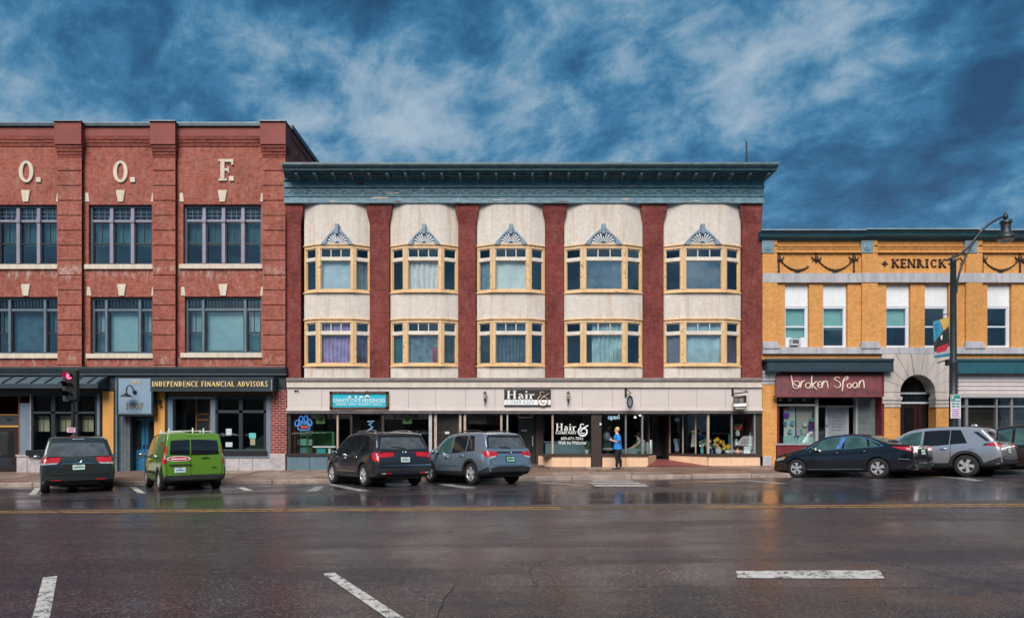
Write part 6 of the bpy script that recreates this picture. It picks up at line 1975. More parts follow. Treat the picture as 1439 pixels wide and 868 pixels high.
# door leaf of the cafe, recessed
YDr = F + .7
MB().pb(1150.5, 556.5, 1204, 558.5, F + .1, F + .2).build('shop_frame', M_GREYFR, yel); MB().pb(1150.5, 569.5, 1204, 571.5, F + .45, F + .55).build('shop_frame', M_GREYFR, yel); MB().pb(1203, 557, 1206, 645, F + .3, F + .5).build('shop_frame', M_GREYFR, yel)
dr = MB().pb(1160.5, 570.5, 1193.5, 655, YDr, YDr + .05).build('door', mat('pale_grey_door', (.36, .38, .42), .5), yel, bevel=.01)
MB().pb(1164.5, 574, 1189, 650, YDr - .012, YDr - .004).build('pane', mat('frosted_door_pane', (.26, .30, .34), .25, var=.12), dr)
for k, (y0, x0, x1, h) in enumerate(((585, 1170, 1184, 2.2), (589.5, 1171, 1183, 2.0), (594.5, 1169, 1185, 2.0), (598.5, 1170, 1184, 1.6), (603, 1169, 1185, 1.6))):
 for j in range(5):
  xx = x0 + (x1 - x0) * j / 5
  MB().pb(xx, y0, xx + (x1 - x0) / 5 * .7, y0 + h, YDr - .02, YDr - .013).build('door_lettering', mat('door_print%d' % k, (.16, .18, .20) if k < 3 else (.10, .11, .13)) if 'door_print%d' % k not in MATS else MATS['door_print%d' % k], dr)
MB().ball(P(1163, 597, YDr - .04), .05, 8, 6).build('door_knob', M_ALU, dr, smooth=60)
for a, b in ((1151, 1160), (1194, 1203)):
 MB().pb(a, 572, b, 640, YDr, YDr + .008).build('side_light', M_SHOPGLASS, yel)
for i in range(10):
 MB().pb(1206, 558 + i * 9.2, 1239.5, 558 + i * 9.2 + 9.0, F + .35, F + .42).build('wall_board', mat('grey_green_wall_board%d' % (i % 3), (.115 + .008 * (i % 3), .15, .155), .6), yel)
MB().pb(1150, 556, 1240, 557, F + .2, F + .9).build('entry_soffit', M_SASH, yel)
# crockery and tags in the cafe window
colr = [(.15, .38, .38), (.12, .33, .36), (.42, .46, .46), (.08, .20, .22)]
for i, (px, py, r_, lab) in enumerate(((1142, 589, 3.6, 'large pale round plate at the upper right'), (1114, 594, 3.6, 'round mint plate at the centre left'), (1131.5, 596, 3.4, 'round mint plate right of the middle'), (1104, 595, 3.0, 'small teal plate at the far left'), (1111, 606, 3.4, 'round teal plate low on the left'), (1125, 606, 3.6, 'round grey plate low in the middle'), (1136, 610, 3.8, 'wide teal plate low on the right'), (1119, 614, 3.2, 'small dark teal plate at the bottom'))):
 o = MB().lathe([(r_ / 33.8, 0), (r_ / 33.8 * .9, -.02), (r_ / 33.8 * .6, -.01), (0.0, -.008)], P(px, py, F + .28), 'Y', 14).build('plate', mat('glaze%d' % i, colr[i % 4], .25, var=.25), smooth=50)
 tag(o, lab + ' of the cafe window display', 'plate', 'plates hung in the cafe window')
for i, (x0, y0, x1, y1, c, lab) in enumerate(((1102, 571, 1109.5, 574, (.42, .03, .05), 'red paper tag at the top left of the cafe window'), (1101.5, 580, 1110, 585.5, (.10, .03, .30), 'purple cloth pennant at the left of the cafe window'), (1137, 592, 1143, 612, (.06, .02, .10), 'dark purple bag hanging at the right of the cafe window'), (1120, 603, 1125, 612, (.35, .30, .45), 'lilac print in the middle of the cafe window'))):
 o = MB().pb(x0, y0, x1, y1, F + .22, F + .24).build('window_tag', mat('tag%d' % i, c, .7, var=.2), bevel=.005)
 tag(o, lab, 'window decoration', 'cloth and paper tags in the cafe window')
tg = MB(); rows = [[(PX(1101 + (1147 - 1101) * i / 24, F + .3), F + .28 + .03 * math.sin(i * 1.9), PZ(612 + 3.6 * j + (1.5 * math.sin(i * .9) if j == 0 else 0), F + .3)) for i in range(25)] for j in range(4)]
tag(tg.grid(rows).build('table_cloth', mat('mint_lace', (.28, .44, .43), .8, var=.3, scale=14), smooth=60), 'mint lace cloth along the bottom of the cafe window display', 'cloth')
for i, (px, lab) in enumerate(((1097, 'leftmost'), (1110, 'second'), (1130, 'third'), (1149, 'rightmost'))):
 sp_ = thing('spotlight', f'{lab} of four small spotlights under the maroon cafe sign', 'spotlight', P(px, 560, F - .1), 'spotlights under the cafe sign')
 MB().lathe([(.02, .12), (.03, .05), (.08, -.03), (.075, -.05)], P(px, 561, F - .12), n=9).build('shade', mat('tan_metal%d' % i, (.22, .17, .13), .4, .4), sp_, smooth=50)
 MB().tube([P(px, 558, F - .12), P(px, 555.5, F - .1)], .012, 5).build('stem', M_BLACK, sp_)
# --- arched stone doorway
YA = F - .10
cx, cyv = 1290.5, 551.0
ri, ro = 24.5, 51.0
def apx(r, a): return (cx + r * math.cos(a), cyv - r * math.sin(a))
nv = 9
for i in range(nv):
 a0, a1 = math.pi * i / nv, math.pi * (i + 1) / nv
 g = .004
 kst = i == nv // 2
 inner = [apx(ri, a0 + g + (a1 - a0 - 2 * g) * j / 4) for j in range(5)]
 # outer ends run to a rectangular field
 def out(a):
  dx_, dy_ = math.cos(a), math.sin(a)
  s = min(50.0 / max(abs(dx_), 1e-6), 53.8 / max(abs(dy_), 1e-6))
  return (cx + dx_ * s, cyv - dy_ * s)
 o1, o0 = out(a1 - g), out(a0 + g)
 pts = inner + [o1]
 # add the field corner where the block spans it
 ca = math.atan2(53.8, 50.0)
 for c_ in (math.pi - ca, ca):
  if a0 < c_ < a1:
   pts.append((cx + (50.0 if c_ < 1.57 else -50.0), cyv - 53.8))
 pts.append(o0)
 MB().ppx(pts, YA - (.06 if kst else 0) - random.uniform(0, .008), YA + .35).build('voussoir', M_STONEW, yel, bevel=.012)
for side in (-1, 1):
 x0, x1 = (1240.5, 1266) if side < 0 else (1315, 1340.5)
 for p0, p1 in ((551, 562),):
  MB().pb(x0, 551.2, x1, 557, YA, YA + .35).build('pier_block', M_STONEW, yel, bevel=.012)
 for o, p0, p1 in ((.02, 572, 567), (.05, 567, 562), (.09, 562, 557.2)):
  MB().box(PX(x0, YA) - o * .3, PX(x1, YA) + o * .3, YA - o, YA + .4, PZ(p0, YA), PZ(p1, YA)).build('impost', M_STONEW, yel, bevel=.01)
 MB().pb(x0 + 1, 572, x1 - .5, 655, YA + .02, YA + .5).build('brick_pier', M_YBRICK, yel)
MB().pb(1240.5, 502, 1247, 551, YA + .02, YA + .3).build('pier_block', M_STONEW, yel)
YDD = F + .55
M_OXB = mat('oxblood_door', (.030, .010, .010), .4, var=.3)
mb = MB()
pts = [apx(ri - .5, math.pi * j / 20) for j in range(21)]
mb.ppx(pts, YDD, YDD + .02); mb.build('fanlight', mat('dark_fanlight', (.010, .012, .014), .08, var=.1), yel)
# soffit of the arch
rows = [[P(*apx(ri + .3, math.pi * j / 20), YA) for j in range(21)], [P(*apx(ri + .3, math.pi * j / 20), YA) + Vector((0, .7, 0)) for j in range(21)]]
MB().grid(rows).build('arch_reveal', M_STONEW, yel, smooth=50)
MB().pb(1266, 551, 1315, 553.5, YDD - .05, YDD + .02).build('door_rail', M_WFRAME, yel); MB().pb(1266, 564.5, 1315, 567, YDD - .05, YDD + .02).build('door_rail', M_WFRAME, yel)
MB().pb(1266, 553.5, 1315, 564.5, YDD, YDD + .02).build('transom_panel', mat('dark_green_panel', (.012, .02, .02), .2), yel)
for a, b in ((1266, 1290), (1291, 1315)):
 dr = MB().pb(a, 567, b, 655, YDD, YDD + .05).build('door', M_OXB, yel, bevel=.01)
 MB().pb(a + 5, 572, b - 5, 630, YDD - .012, YDD - .004).build('pane', mat('door_dark_glass%d' % a, (.012, .011, .012), .06), dr)
 MB().pb(a + 4, 636, b - 4, 650, YDD - .012, YDD + .01).build('door_panel', M_OXB, dr)
# --- right shop: ribbed white panel, windows
yq3 = F - .10
slat = 0
py = 525.0
while py < 556:
 MB().pb(1347.5, py, 1600, py + 2.75, yq3 - (.03 if slat % 2 else 0), F + .1).build('panel_rib', mat('ribbed_white_panel', (.62, .57, .57), .5, var=.08) if 'ribbed_white_panel' not in MATS else MATS['ribbed_white_panel'], yel, bevel=.012)
 py += 2.9
 slat += 1
MB().pb(1347.5, 557, 1600, 558.5, yq3, F + .1).build('shop_frame', M_GREYFR, yel)
MB().pb(1347.5, 569.5, 1600, 572, F - .0, F + .12).build('shop_frame', M_ALU, yel)
for a, b in ((1347.5, 1351), (1357, 1361), (1400.5, 1402.5), (1421, 1424), (1460, 1463)):
 MB().pb(a, 558.5, b, 640, F - .02, F + .12).build('shop_frame', M_ALU, yel)
for a, b in ((1361, 1400.5), (1402.5, 1421), (1424, 1460)):
 MB().pb(a, 558.5, b, 569.5, F + .05, F + .058).build('shop_window', M_SHOPGLASS, yel); MB().pb(a, 572, b, 640, F + .05, F + .058).build('shop_window', M_SHOPGLASS, yel)
MB().box(PX(1347.5, F), RX1, F - .02, F + .2, -.4, PZ(640, F)).build('bulkhead_panel', M_GREYFR, yel)
for i in range(9):
 MB().pb(1361, 574 + i * 7.2, 1440, 574 + i * 7.2 + 6.6, F + .6, F + .64).build('inner_board', mat('brown_inner_board%d' % (i % 2), (.055 + .012 * (i % 2), .045, .038), .7), yel)
for a in (1405, 1434):
 o = MB().lathe([(.02, .1), (.06, .0), (.05, -.06)], P(a, 561, F + .3), n=8).build('spotlight', mat('pale_metal_%d' % a, (.4, .4, .38), .4))
 tag(o, ('left' if a == 1405 else 'right') + ' small pale spotlight in the window under the ribbed white panel', 'spotlight', 'spotlights in the ribbed-panel shop')
# ================================================================== vehicles
M_CARGLASS = mat('tinted_car_glass', (0.010, 0.013, 0.015), .03, var=.2, spec=.7)
M_CARGLASS_G = mat('green_tinted_car_glass', (0.045, 0.095, 0.090), .03, var=.5, scale=2.5, spec=.7)  # opaque; the bright cabin seen through the glass is put into the colour
M_PRIVACY = mat('privacy_glass', (0.012, 0.014, 0.017), .04, var=.2, spec=.7)
M_REARGLASS = mat('wet_rear_glass', (0.075, 0.085, 0.095), .10, var=.35, scale=4, fine=90, spec=.7)
M_PLASTIC = mat('charcoal_plastic', (0.022, 0.023, 0.025), .55, var=.25, bump=.03)
M_GAP = mat('shut_line', (0.006, 0.006, 0.007), .8)
M_CHROME = mat('bright_trim', (.70, .72, .74), .16, 1.0, var=.08)
M_TYRE = mat('tyre_rubber', (0.016, 0.016, 0.017), .75, var=.25, fine=60, bump=.1)
M_RIM = mat('alloy', (.62, .63, .65), .30, .45, var=.1)
M_RIMDK = mat('dark_alloy', (.035, .036, .040), .4, .6)
M_LAMPRED = mat('red_lens', (.50, .012, .022), .12, var=.25, scale=9, coat=1.0)
M_LAMPCLR = mat('clear_lens', (.55, .57, .58), .12, .3, var=.2, scale=9, coat=1.0)
M_PLATE = mat('plate_white', (.55, .66, .62), .4, var=.12, scale=9)
M_PLATEG = mat('plate_green_print', (.10, .28, .22), .5)
M_WELL = mat('wheel_well', (0.006, 0.006, 0.006), .95)

def pchip(pts):
 xs = [p[0] for p in pts]; ys = [p[1] for p in pts]
 n = len(xs)
 if n == 1:
  return lambda x: ys[0]
 h = [xs[i + 1] - xs[i] for i in range(n - 1)]
 dl = [(ys[i + 1] - ys[i]) / h[i] for i in range(n - 1)]
 m = [dl[0]] + [0 if dl[i - 1] * dl[i] <= 0 else 2 / (1 / dl[i - 1] + 1 / dl[i]) for i in range(1, n - 1)] + [dl[-1]]
 def f(x):
  if x <= xs[0]: return ys[0]
  if x >= xs[-1]: return ys[-1]
  i = 0
  while x > xs[i + 1]: i += 1
  s = (x - xs[i]) / h[i]
  return ys[i] * (1 + 2 * s) * (1 - s) ** 2 + h[i] * m[i] * s * (1 - s) ** 2 + ys[i + 1] * s * s * (3 - 2 * s) - h[i] * m[i + 1] * s * s * (1 - s)
 return f

def cr(pts, sub):
 q = [pts[0]] + list(pts) + [pts[-1]]
 o = []
 for i in range(1, len(q) - 2):
  for s in range(sub):
   u = s / sub
   o.append(tuple(.5 * (2 * q[i][k] + (q[i + 1][k] - q[i - 1][k]) * u + (2 * q[i - 1][k] - 5 * q[i][k] + 4 * q[i + 1][k] - q[i + 2][k]) * u * u + (3 * q[i][k] - q[i - 1][k] - 3 * q[i + 1][k] + q[i + 2][k]) * u ** 3) for k in range(len(pts[0]))))
 o.append(tuple(pts[-1]))
 return o

class Car:
 def __init__(s, name, label, cat, px, py, heading, L, W, top, belt, bottom, plan, xr, xf, rw, paint, clad, tum=.30, group=None):
  s.L, s.W, s.xr, s.xf, s.rw = L, W, xr, xf, rw
  s.top, s.belt = pchip(top), pchip(belt)
  bot, pln = pchip(bottom), pchip(plan)
  th = R(heading)
  fx, fy = -math.sin(th), math.cos(th)
  gx, gy = gpx(px, py)                       # ground point under the rear left wheel
  lx, ly = -fy, fx                           # towards the car's left
  # origin of the car: rear-most point on the centre line
  ox = gx - fx * xr - lx * (W - .10)
  oy = gy - fy * xr - ly * (W - .10)
  def g(lx_, ly_):
   x, y = ox + fx * lx_ + lx * ly_, oy + fy * lx_ + ly * ly_
   return Vector((x, y, zroad(x, y)))
  a, b, c = g(xr, 0), g(xf, 0), g((xr + xf) / 2, W)
  f = (b - a).normalized()
  up = f.cross((c - (a + b) / 2)).normalized()
  lf = up.cross(f)
  M = Matrix((f, lf, up)).transposed()
  s.root = thing(name, label, cat, a - f * xr, group)
  s.root.rotation_euler = M.to_euler()
  s.paint = paint
  tp = cr(top, 6)
  xs = sorted({round(p[0], 4) for p in tp} | {L * i / 60 for i in range(61)})
  xs = [x for i, x in enumerate(xs) if i == 0 or x - xs[i - 1] > .004]
  topf = pchip([p for i, p in enumerate(tp) if i == 0 or p[0] > tp[i - 1][0] + 1e-4])
  s.topf = topf
  rows = []
  for x in xs:
   zt, z0, w = topf(x), bot(x), W * pln(x)
   zs = min(s.belt(x), zt - .06)
   zs = max(zs, z0 + .05)
   t_ = zt - zs
   yb = w * .955
   zc = z0 + (zs - z0) * .22
   r_ = min(.08, .5 * t_)
   ye = yb - tum * (t_ - r_)
   pts = [(0, z0), (w * .5, z0), (w * .82, z0 + .005), (w * .955, z0 + .06 * min(1, (zs - z0) / .5)), (w * .985, zc), (w, z0 + .52 * (zs - z0)), (w * .985, zs - .18 * (zs - z0)), (yb, zs), (yb - tum * t_ * .45, zs + .45 * t_), (ye, zt - r_), (ye - r_ * .9, zt - .018 * min(1, t_ / .3)), (ye * .5, zt), (0, zt + .012)]
   half = cr(pts, 3)
   rows.append([(x, y, z) for y, z in half] + [(x, -y, z) for y, z in half[-2:0:-1]])
  mb = MB()
  n = len(rows[0])
  for r in rows: mb.v += r
  for i in range(len(rows) - 1):
   for k in range(n):
    k2 = (k + 1) % n
    mb.f.append([i * n + k, i * n + k2, (i + 1) * n + k2, (i + 1) * n + k])
  for ri, rev in ((0, 1), (len(rows) - 1, 0)):
   r = rows[ri]
   cpt = (r[0][0], 0, sum(p[2] for p in r) / n)
   c = len(mb.v); mb.v.append(cpt)
   for k in range(n):
    k2 = (k + 1) % n
    mb.f.append([c, ri * n + k, ri * n + k2] if not rev else [c, ri * n + k2, ri * n + k])
  s.bvh = BVHTree.FromPolygons([Vector(v) for v in mb.v], mb.f)
  body = mb.build('body', [paint, clad, M_WELL], s.root, world=False)
  cut = MB()
  for x in (xr, xf):
   for sgn in (-1, 1):
    cut.lathe([(rw * 1.13, sgn * (W - .34)), (rw * 1.13, sgn * (W + .3))], (x, 0, rw), 'Y', 28)
  co_ = cut.build('cutter', M_WELL, s.root, world=False)
  bo = body.modifiers.new('arches', 'BOOLEAN')
  bo.operation = 'DIFFERENCE'; bo.object = co_; bo.solver = 'EXACT'
  try: bo.material_mode = 'TRANSFER'
  except Exception: pass
  bpy.context.view_layer.update()
  me = bpy.data.meshes.new_from_object(body.evaluated_get(bpy.context.evaluated_depsgraph_get()))
  body.modifiers.clear()
  body.data = me
  bpy.data.objects.remove(co_)
  for p in me.polygons:
   c = p.center
   if c.z < s.cladz(c.x) and p.material_index == 0:
    p.material_index = 1
  me.shade_smooth(); me.set_sharp_from_angle(angle=R(38))
  s.body = body
 cladh = .33
 def cladz(s, x): return s.cladh
 def hit(s, o, d):
  h = s.bvh.ray_cast(Vector(o), Vector(d))
  return h[0] if h[0] is not None else None
 def side(s, x, z, sgn=1, eps=.006):
  h = s.hit((x, sgn * 4, z), (0, -sgn, 0))
  return Vector((x, (h.y if h else sgn * s.W * .8) + sgn * eps, z))
 def rear(s, y, z, eps=.006):
  h = s.hit((-3, y, z), (1, 0, 0))
  return Vector(((h.x if h and h.x < s.L * .45 else .15) - eps, y, z))
 def front(s, y, z, eps=.006):
  h = s.hit((s.L + 3, y, z), (-1, 0, 0))
  return Vector(((h.x if h else s.L) + eps, y, z))
 def over(s, x, y, eps=.006):
  h = s.hit((x, y, 4), (0, 0, -1))
  return Vector((x, y, (h.z if h else 1.0) + eps))
 def patch(s, name, m, lower, upper, how='side', sgn=1, eps=.006, nu=10, nv=5, parent=None, mb=None, build=True):
  """skin laid on the body between two polylines"""
  def rs(pl, f):
   seg = [math.dist(a, b) for a, b in zip(pl[:-1], pl[1:])]
   tot = sum(seg) or 1
   dd = f * tot
   for (a, b), l in zip(zip(pl[:-1], pl[1:]), seg):
    if dd <= l or (a, b) == (pl[-2], pl[-1]):
     u = dd / l if l else 0
     return tuple(a[k] + (b[k] - a[k]) * min(u, 1) for k in range(2))
    dd -= l
  fn = {'side': lambda a, b: s.side(a, b, sgn, eps), 'rear': lambda a, b: s.rear(a, b, eps), 'front': lambda a, b: s.front(a, b, eps), 'over': lambda a, b: s.over(a, b, eps)}[how]
  rows = []
  for j in range(nv + 1):
   row = []
   for i in range(nu + 1):
    p, q = rs(lower, i / nu), rs(upper, i / nu)
    v = j / nv
    row.append(fn(p[0] + (q[0] - p[0]) * v, p[1] + (q[1] - p[1]) * v))
   rows.append(row)
  mb = mb or MB()
  mb.grid(rows)
  return mb.build(name, m, parent or s.root, smooth=60, world=False) if build else mb
 def line(s, name, m, pts, w=.014, how='side', sgn=1, parent=None, eps=.004):
  """thin seam or trim along points"""
  fine = cr(pts, 6) if len(pts) > 2 else [tuple(pts[0][k] + (pts[1][k] - pts[0][k]) * i / 8 for k in range(2)) for i in range(9)]
  lo, hi = [], []
  for i, p in enumerate(fine):
   a, b = fine[max(i - 1, 0)], fine[min(i + 1, len(fine) - 1)]
   l = math.hypot(b[0] - a[0], b[1] - a[1]) or 1
   nx, ny = -(b[1] - a[1]) / l * w / 2, (b[0] - a[0]) / l * w / 2
   lo.append((p[0] - nx, p[1] - ny)); hi.append((p[0] + nx, p[1] + ny))
  fn = {'side': lambda a, b: s.side(a, b, sgn, eps), 'rear': lambda a, b: s.rear(a, b, eps), 'over': lambda a, b: s.over(a, b, eps)}[how]
  return MB().grid([[fn(*p) for p in lo], [fn(*p) for p in hi]]).build(name, m, parent or s.root, smooth=60, world=False)
 def glass(s, xb0, xb1, xt0, xt1, m, drop=.12, sgns=(1, -1), lift=.03, name='side_window', frame=None):
  for sgn in sgns:
   lo = [(xb0 + (xb1 - xb0) * i / 6, s.belt(xb0 + (xb1 - xb0) * i / 6) + lift) for i in range(7)]
   up = [(xt0 + (xt1 - xt0) * i / 6, max(s.topf(xt0 + (xt1 - xt0) * i / 6) - drop, s.belt(xt0) + lift + .02)) for i in range(7)]
   s.patch(name, m, lo, up, 'side', sgn, .008)
 def rearglass(s, z0, z1, w0, w1, m, name='rear_window'):
  lo = [(-w0 + 2 * w0 * i / 8, z0 + .02 * (abs(i - 4) / 4) ** 2) for i in range(9)]
  up = [(-w1 + 2 * w1 * i / 8, z1 - .03 * (abs(i - 4) / 4) ** 2) for i in range(9)]
  return s.patch(name, m, lo, up, 'rear', 1, .010, 16, 6)
 def wheel(s, spokes, rimm, style='split', gap=M_RIMDK):
  for x in (s.xr, s.xf):
   for sgn in (1, -1):
    r, wd = s.rw, .115
    yc = sgn * (s.W - .135)
    t_ = MB()
    prof = [(r * .64, -wd), (r * .80, -wd * 1.02), (r * .95, -wd * .92), (r, -wd * .6), (r, wd * .6), (r * .95, wd * .92), (r * .80, wd * 1.02), (r * .64, wd), (r * .60, wd * .6)]
    t_.lathe(prof, (x, yc, r), 'Y', 36)
    w = t_.build('wheel', M_TYRE, s.root, smooth=45, world=False)
    if sgn < 0 and x == s.xf:
     pass
    yo = yc + sgn * wd * .80
    MB().lathe([(0, 0), (r * .66, 0)], (x, yo - sgn * .05, r), 'Y', 28, False).build('brake_disc', gap, w, world=False)
    rim = MB()
    rim.lathe([(r * .60, -.03), (r * .675, -.03), (r * .675, .012), (r * .645, .02), (r * .60, .0)], (x, yo, r), 'Y', 36, False)
    rim.build('rim', rimm, w, smooth=45, world=False)
    sp = MB()
    for k in range(spokes):
     for off in ((-.20, .20) if style == 'split' else (0,)):
      a0 = 2 * math.pi * k / spokes + .3
      a1 = a0 + off
      wi, wo = (r * .055, r * .075) if style == 'split' else (r * .10, r * .16)
      if style == 'twist': a1 = a0 + .45
      p0 = Vector((math.cos(a0), math.sin(a0))) * r * .10
      p1 = Vector((math.cos(a1), math.sin(a1))) * r * .64
      d_ = (p1 - p0).normalized(); nn = Vector((-d_.y, d_.x))
      q = [p0 - nn * wi, p1 - nn * wo, p1 + nn * wo, p0 + nn * wi]
      sp.hexa([(x + a.x, yo + sgn * .012, r + a.y) for a in q], [(x + a.x, yo - sgn * .03, r + a.y) for a in q])
    sp.build('spokes', rimm, w, world=False)
    MB().lathe([(0, .022), (r * .12, .018), (r * .14, 0)], (x, yo, r), 'Y', 12, False).build('hub_cap', rimm if rimm is not M_RIMDK else M_RIM, w, smooth=45, world=False) if sgn > 0 else MB().lathe([(0, -.022), (r * .12, -.018), (r * .14, 0)], (x, yo, r), 'Y', 12, False).build('hub_cap', rimm, w, smooth=45, world=False)
 def arch_trim(s, m, w=.07):
  for x in (s.xr, s.xf):
   for sgn in (1, -1):
    r0 = s.rw * 1.125
    A = [(-12 + 204 * i / 24) for i in range(25)]
    lo = [(x + r0 * math.cos(R(a)), max(s.rw + r0 * math.sin(R(a)), .26)) for a in A]
    up = [(x + (r0 + w) * math.cos(R(a)), max(s.rw + (r0 + w) * math.sin(R(a)), .27)) for a in A]
    s.patch('arch_trim', m, lo, up, 'side', sgn, .016, 24, 2)
 def mirror(s, x, m, z=None, sgns=(1, -1)):
  for sgn in sgns:
   z_ = z or s.belt(x) + .10
   p = s.side(x, s.belt(x) + .02, sgn)
   mb = MB().ball((x + .03, p.y + sgn * .16, z_), (.075, .12, .085), 10, 8)
   mm = mb.build('door_mirror', m, s.root, smooth=60, world=False)
   MB().tube([(x + .04, p.y - sgn * .02, z_ - .06), (x + .03, p.y + sgn * .10, z_ - .04)], .025, 6).build('mirror_arm', M_PLASTIC, mm, world=False)
   MB().ball((x - .035, p.y + sgn * .16, z_), (.02, .10, .07), 10, 6).build('mirror_glass', M_CHROME, mm, smooth=60, world=False)
 def handles(s, xs, m, dz=-.10):
  for x in xs:
   for sgn in (1, -1):
    z = s.belt(x) + dz
    a, b = s.side(x - .09, z, sgn, .03), s.side(x + .09, z, sgn, .03)
    mb = MB().tube([s.side(x - .10, z, sgn, .0), a, b, s.side(x + .10, z, sgn, 0)], .016, 6)
    mb.build('door_handle', m, s.root, smooth=60, world=False)
 def plate(s, z, y=0, m=M_PLATE, dark=M_PLATEG, holder=True):
  if holder:
   s.patch('plate_recess', M_GAP, [(y - .19, z - .10), (y + .19, z - .10)], [(y - .19, z + .10), (y + .19, z + .10)], 'rear', 1, .004, 4, 3)
  p = s.patch('number_plate', m, [(y - .155, z - .078), (y + .155, z - .078)], [(y - .155, z + .078), (y + .155, z + .078)], 'rear', 1, .014, 4, 3)
  s.patch('plate_print', dark, [(y - .12, z - .022), (y + .12, z - .022)], [(y - .12, z + .018), (y + .12, z + .018)], 'rear', 1, .018, 7, 1, parent=p)
  s.patch('plate_print', dark, [(y - .07, z + .05), (y + .07, z + .05)], [(y - .07, z + .066), (y + .07, z + .066)], 'rear', 1, .018, 3, 1, parent=p)
  return p
 def tail(s, rear_polys, side_polys, m=M_LAMPRED, name='tail_light', nu=8):
  for sgn in (1, -1):
   mb = MB()
   for lo, up in rear_polys:
    s.patch(name, m, [(sgn * a, b) for a, b in lo], [(sgn * a, b) for a, b in up], 'rear', 1, .014, nu, 4, mb=mb, build=False)
   for lo, up in side_polys:
    s.patch(name, m, lo, up, 'side', sgn, .014, nu, 4, mb=mb, build=False)
   mb.build(name, m, s.root, smooth=60, world=False)
 def rails(s, x0, x1, y, m, h=.05):
  for sgn in (1, -1):
   pts = [s.over(x0 + (x1 - x0) * i / 8, sgn * y, h if 0 < i < 8 else .0) for i in range(9)]
   MB().tube(pts, .018, 6).build('roof_rail', m, s.root, smooth=60, world=False)
 def under(s):
  MB().box(s.xr - .25, s.xf + .3, -s.W * .7, s.W * .7, .20, .45).build('underbody', M_WELL, s.root, world=False)
  MB().box(.12, s.xr - .1, -s.W * .6, s.W * .6, .26, .42).build('underbody', M_WELL, s.root, world=False)
  for x in (s.xr, s.xf):
   MB().tube([(x, -s.W + .2, s.rw), (x, s.W - .2, s.rw)], .05, 8).build('axle', M_WELL, s.root, world=False)
 def wiper(s, z, y0=-.05, y1=.42, rise=.05):
  a, b = s.rear(y0, z, .02), s.rear(y1, z + rise, .02)
  MB().tube([a, (a + b) / 2 + Vector((-.006, 0, .02)), b], .012, 6).build('wiper', M_PLASTIC, s.root, world=False)
 def emblem(s, z, m=M_CHROME, r=.05, y=0):
  pts = []
  for i in range(15):
   a = 2 * math.pi * i / 14
   pts.append(s.rear(y + r * math.cos(a), z + r * .68 * math.sin(a), .012))
  MB().tube(pts, .010, 5).build('emblem', m, s.root, smooth=60, world=False)

GROUP = 'vehicles parked at an angle to the far kerb'
def rear_gap(c, pts, w=.012): c.line('shut_line', M_GAP, pts, w, 'rear')
def door_lines(c, xs, z0=.42):
 for x in xs:
  for sgn in (1, -1):
   c.line('shut_line', M_GAP, [(x, z0), (x + .01, (z0 + c.belt(x)) / 2), (x, c.belt(x) + .02)], .014, 'side', sgn)

# ---- dark green minivan, seen straight from behind
P_GREEN = car_paint('dark_green_paint', (0.034, 0.047, 0.046), .45, .28)
c = Car('minivan', 'dark green-grey minivan seen square from behind, leftmost parked vehicle', 'minivan', 62, 692, 36, 5.05, .985,
  [(0, .62), (.015, .80), (.05, 1.02), (.10, 1.10), (.40, 1.60), (.50, 1.70), (.75, 1.745), (1.7, 1.77), (2.8, 1.74), (3.3, 1.63), (4.2, 1.13), (4.5, 1.03), (4.9, .86), (5.02, .70), (5.05, .5)],
  [(0, 1.02), (1.0, 1.04), (3.0, 1.0), (4.0, .98), (5.05, .80)], [(0, .40), (.15, .30), (1, .22), (4.2, .22), (5.05, .30)], [(0, .90), (.06, .95), (.3, .995), (1.2, 1), (3.8, 1), (4.6, .94), (5.05, .74)],
  1.10, 4.13, .345, P_GREEN, M_PLASTIC, .27, GROUP)
c.under(); c.wheel(5, M_RIM)
c.rearglass(1.13, 1.60, .80, .66, M_REARGLASS)
c.glass(.62, 1.72, .72, 1.70, M_PRIVACY); c.glass(1.80, 2.78, 1.78, 2.72, M_PRIVACY); c.glass(2.86, 3.85, 2.80, 3.28, M_CARGLASS_G)
c.patch('spoiler', P_GREEN, [(.36, -.70), (.36, .70)], [(.62, -.68), (.62, .68)], 'over', 1, .02, 12, 3)
c.tail([([(.50, .945), (.93, .93)], [(.44, 1.10), (.90, 1.13)])], [([(.03, .93), (.42, 1.0)], [(.06, 1.12), (.46, 1.13)])])
c.tail([([(.56, .90), (.93, .885)], [(.51, .945), (.93, .932)])], [([(.04, .885), (.25, .93)], [(.04, .932), (.28, .98)])], M_LAMPCLR, 'reversing_light')
c.tail([([(.44, .40), (.70, .40)], [(.44, .425), (.70, .425)])], [], M_LAMPRED, 'reflector')
c.plate(.80, holder=False)
c.patch('tailgate_recess', M_GAP, [(-.32, .70), (.32, .70)], [(-.42, .90), (.42, .90)], 'rear', 1, .003, 8, 3)
c.patch('trim_bar', M_CHROME, [(-.42, .905), (0, .915), (.42, .905)], [(-.42, .922), (0, .934), (.42, .922)], 'rear', 1, .016, 12, 1)
c.emblem(1.00, r=.075)
rear_gap(c, [(-.80, 1.02), (-.80, .70), (-.74, .64), (0, .62), (.74, .64), (.80, .70), (.80, 1.02)])
c.patch('bumper_step', M_PLASTIC, [(-.74, .585), (.74, .585)], [(-.76, .615), (.76, .615)], 'rear', 1, .016, 14, 1)
c.rails(.7, 2.7, .58, M_CHROME, .05); c.mirror(3.62, P_GREEN); door_lines(c, (1.78, 2.82, 3.75)); c.handles((2.0, 3.0), P_GREEN)
for y in (-.62, .62): c.patch('badge', M_CHROME, [(y - .06, .665), (y + .06, .665)], [(y - .06, .688), (y + .06, .688)], 'rear', 1, .012, 2, 1)
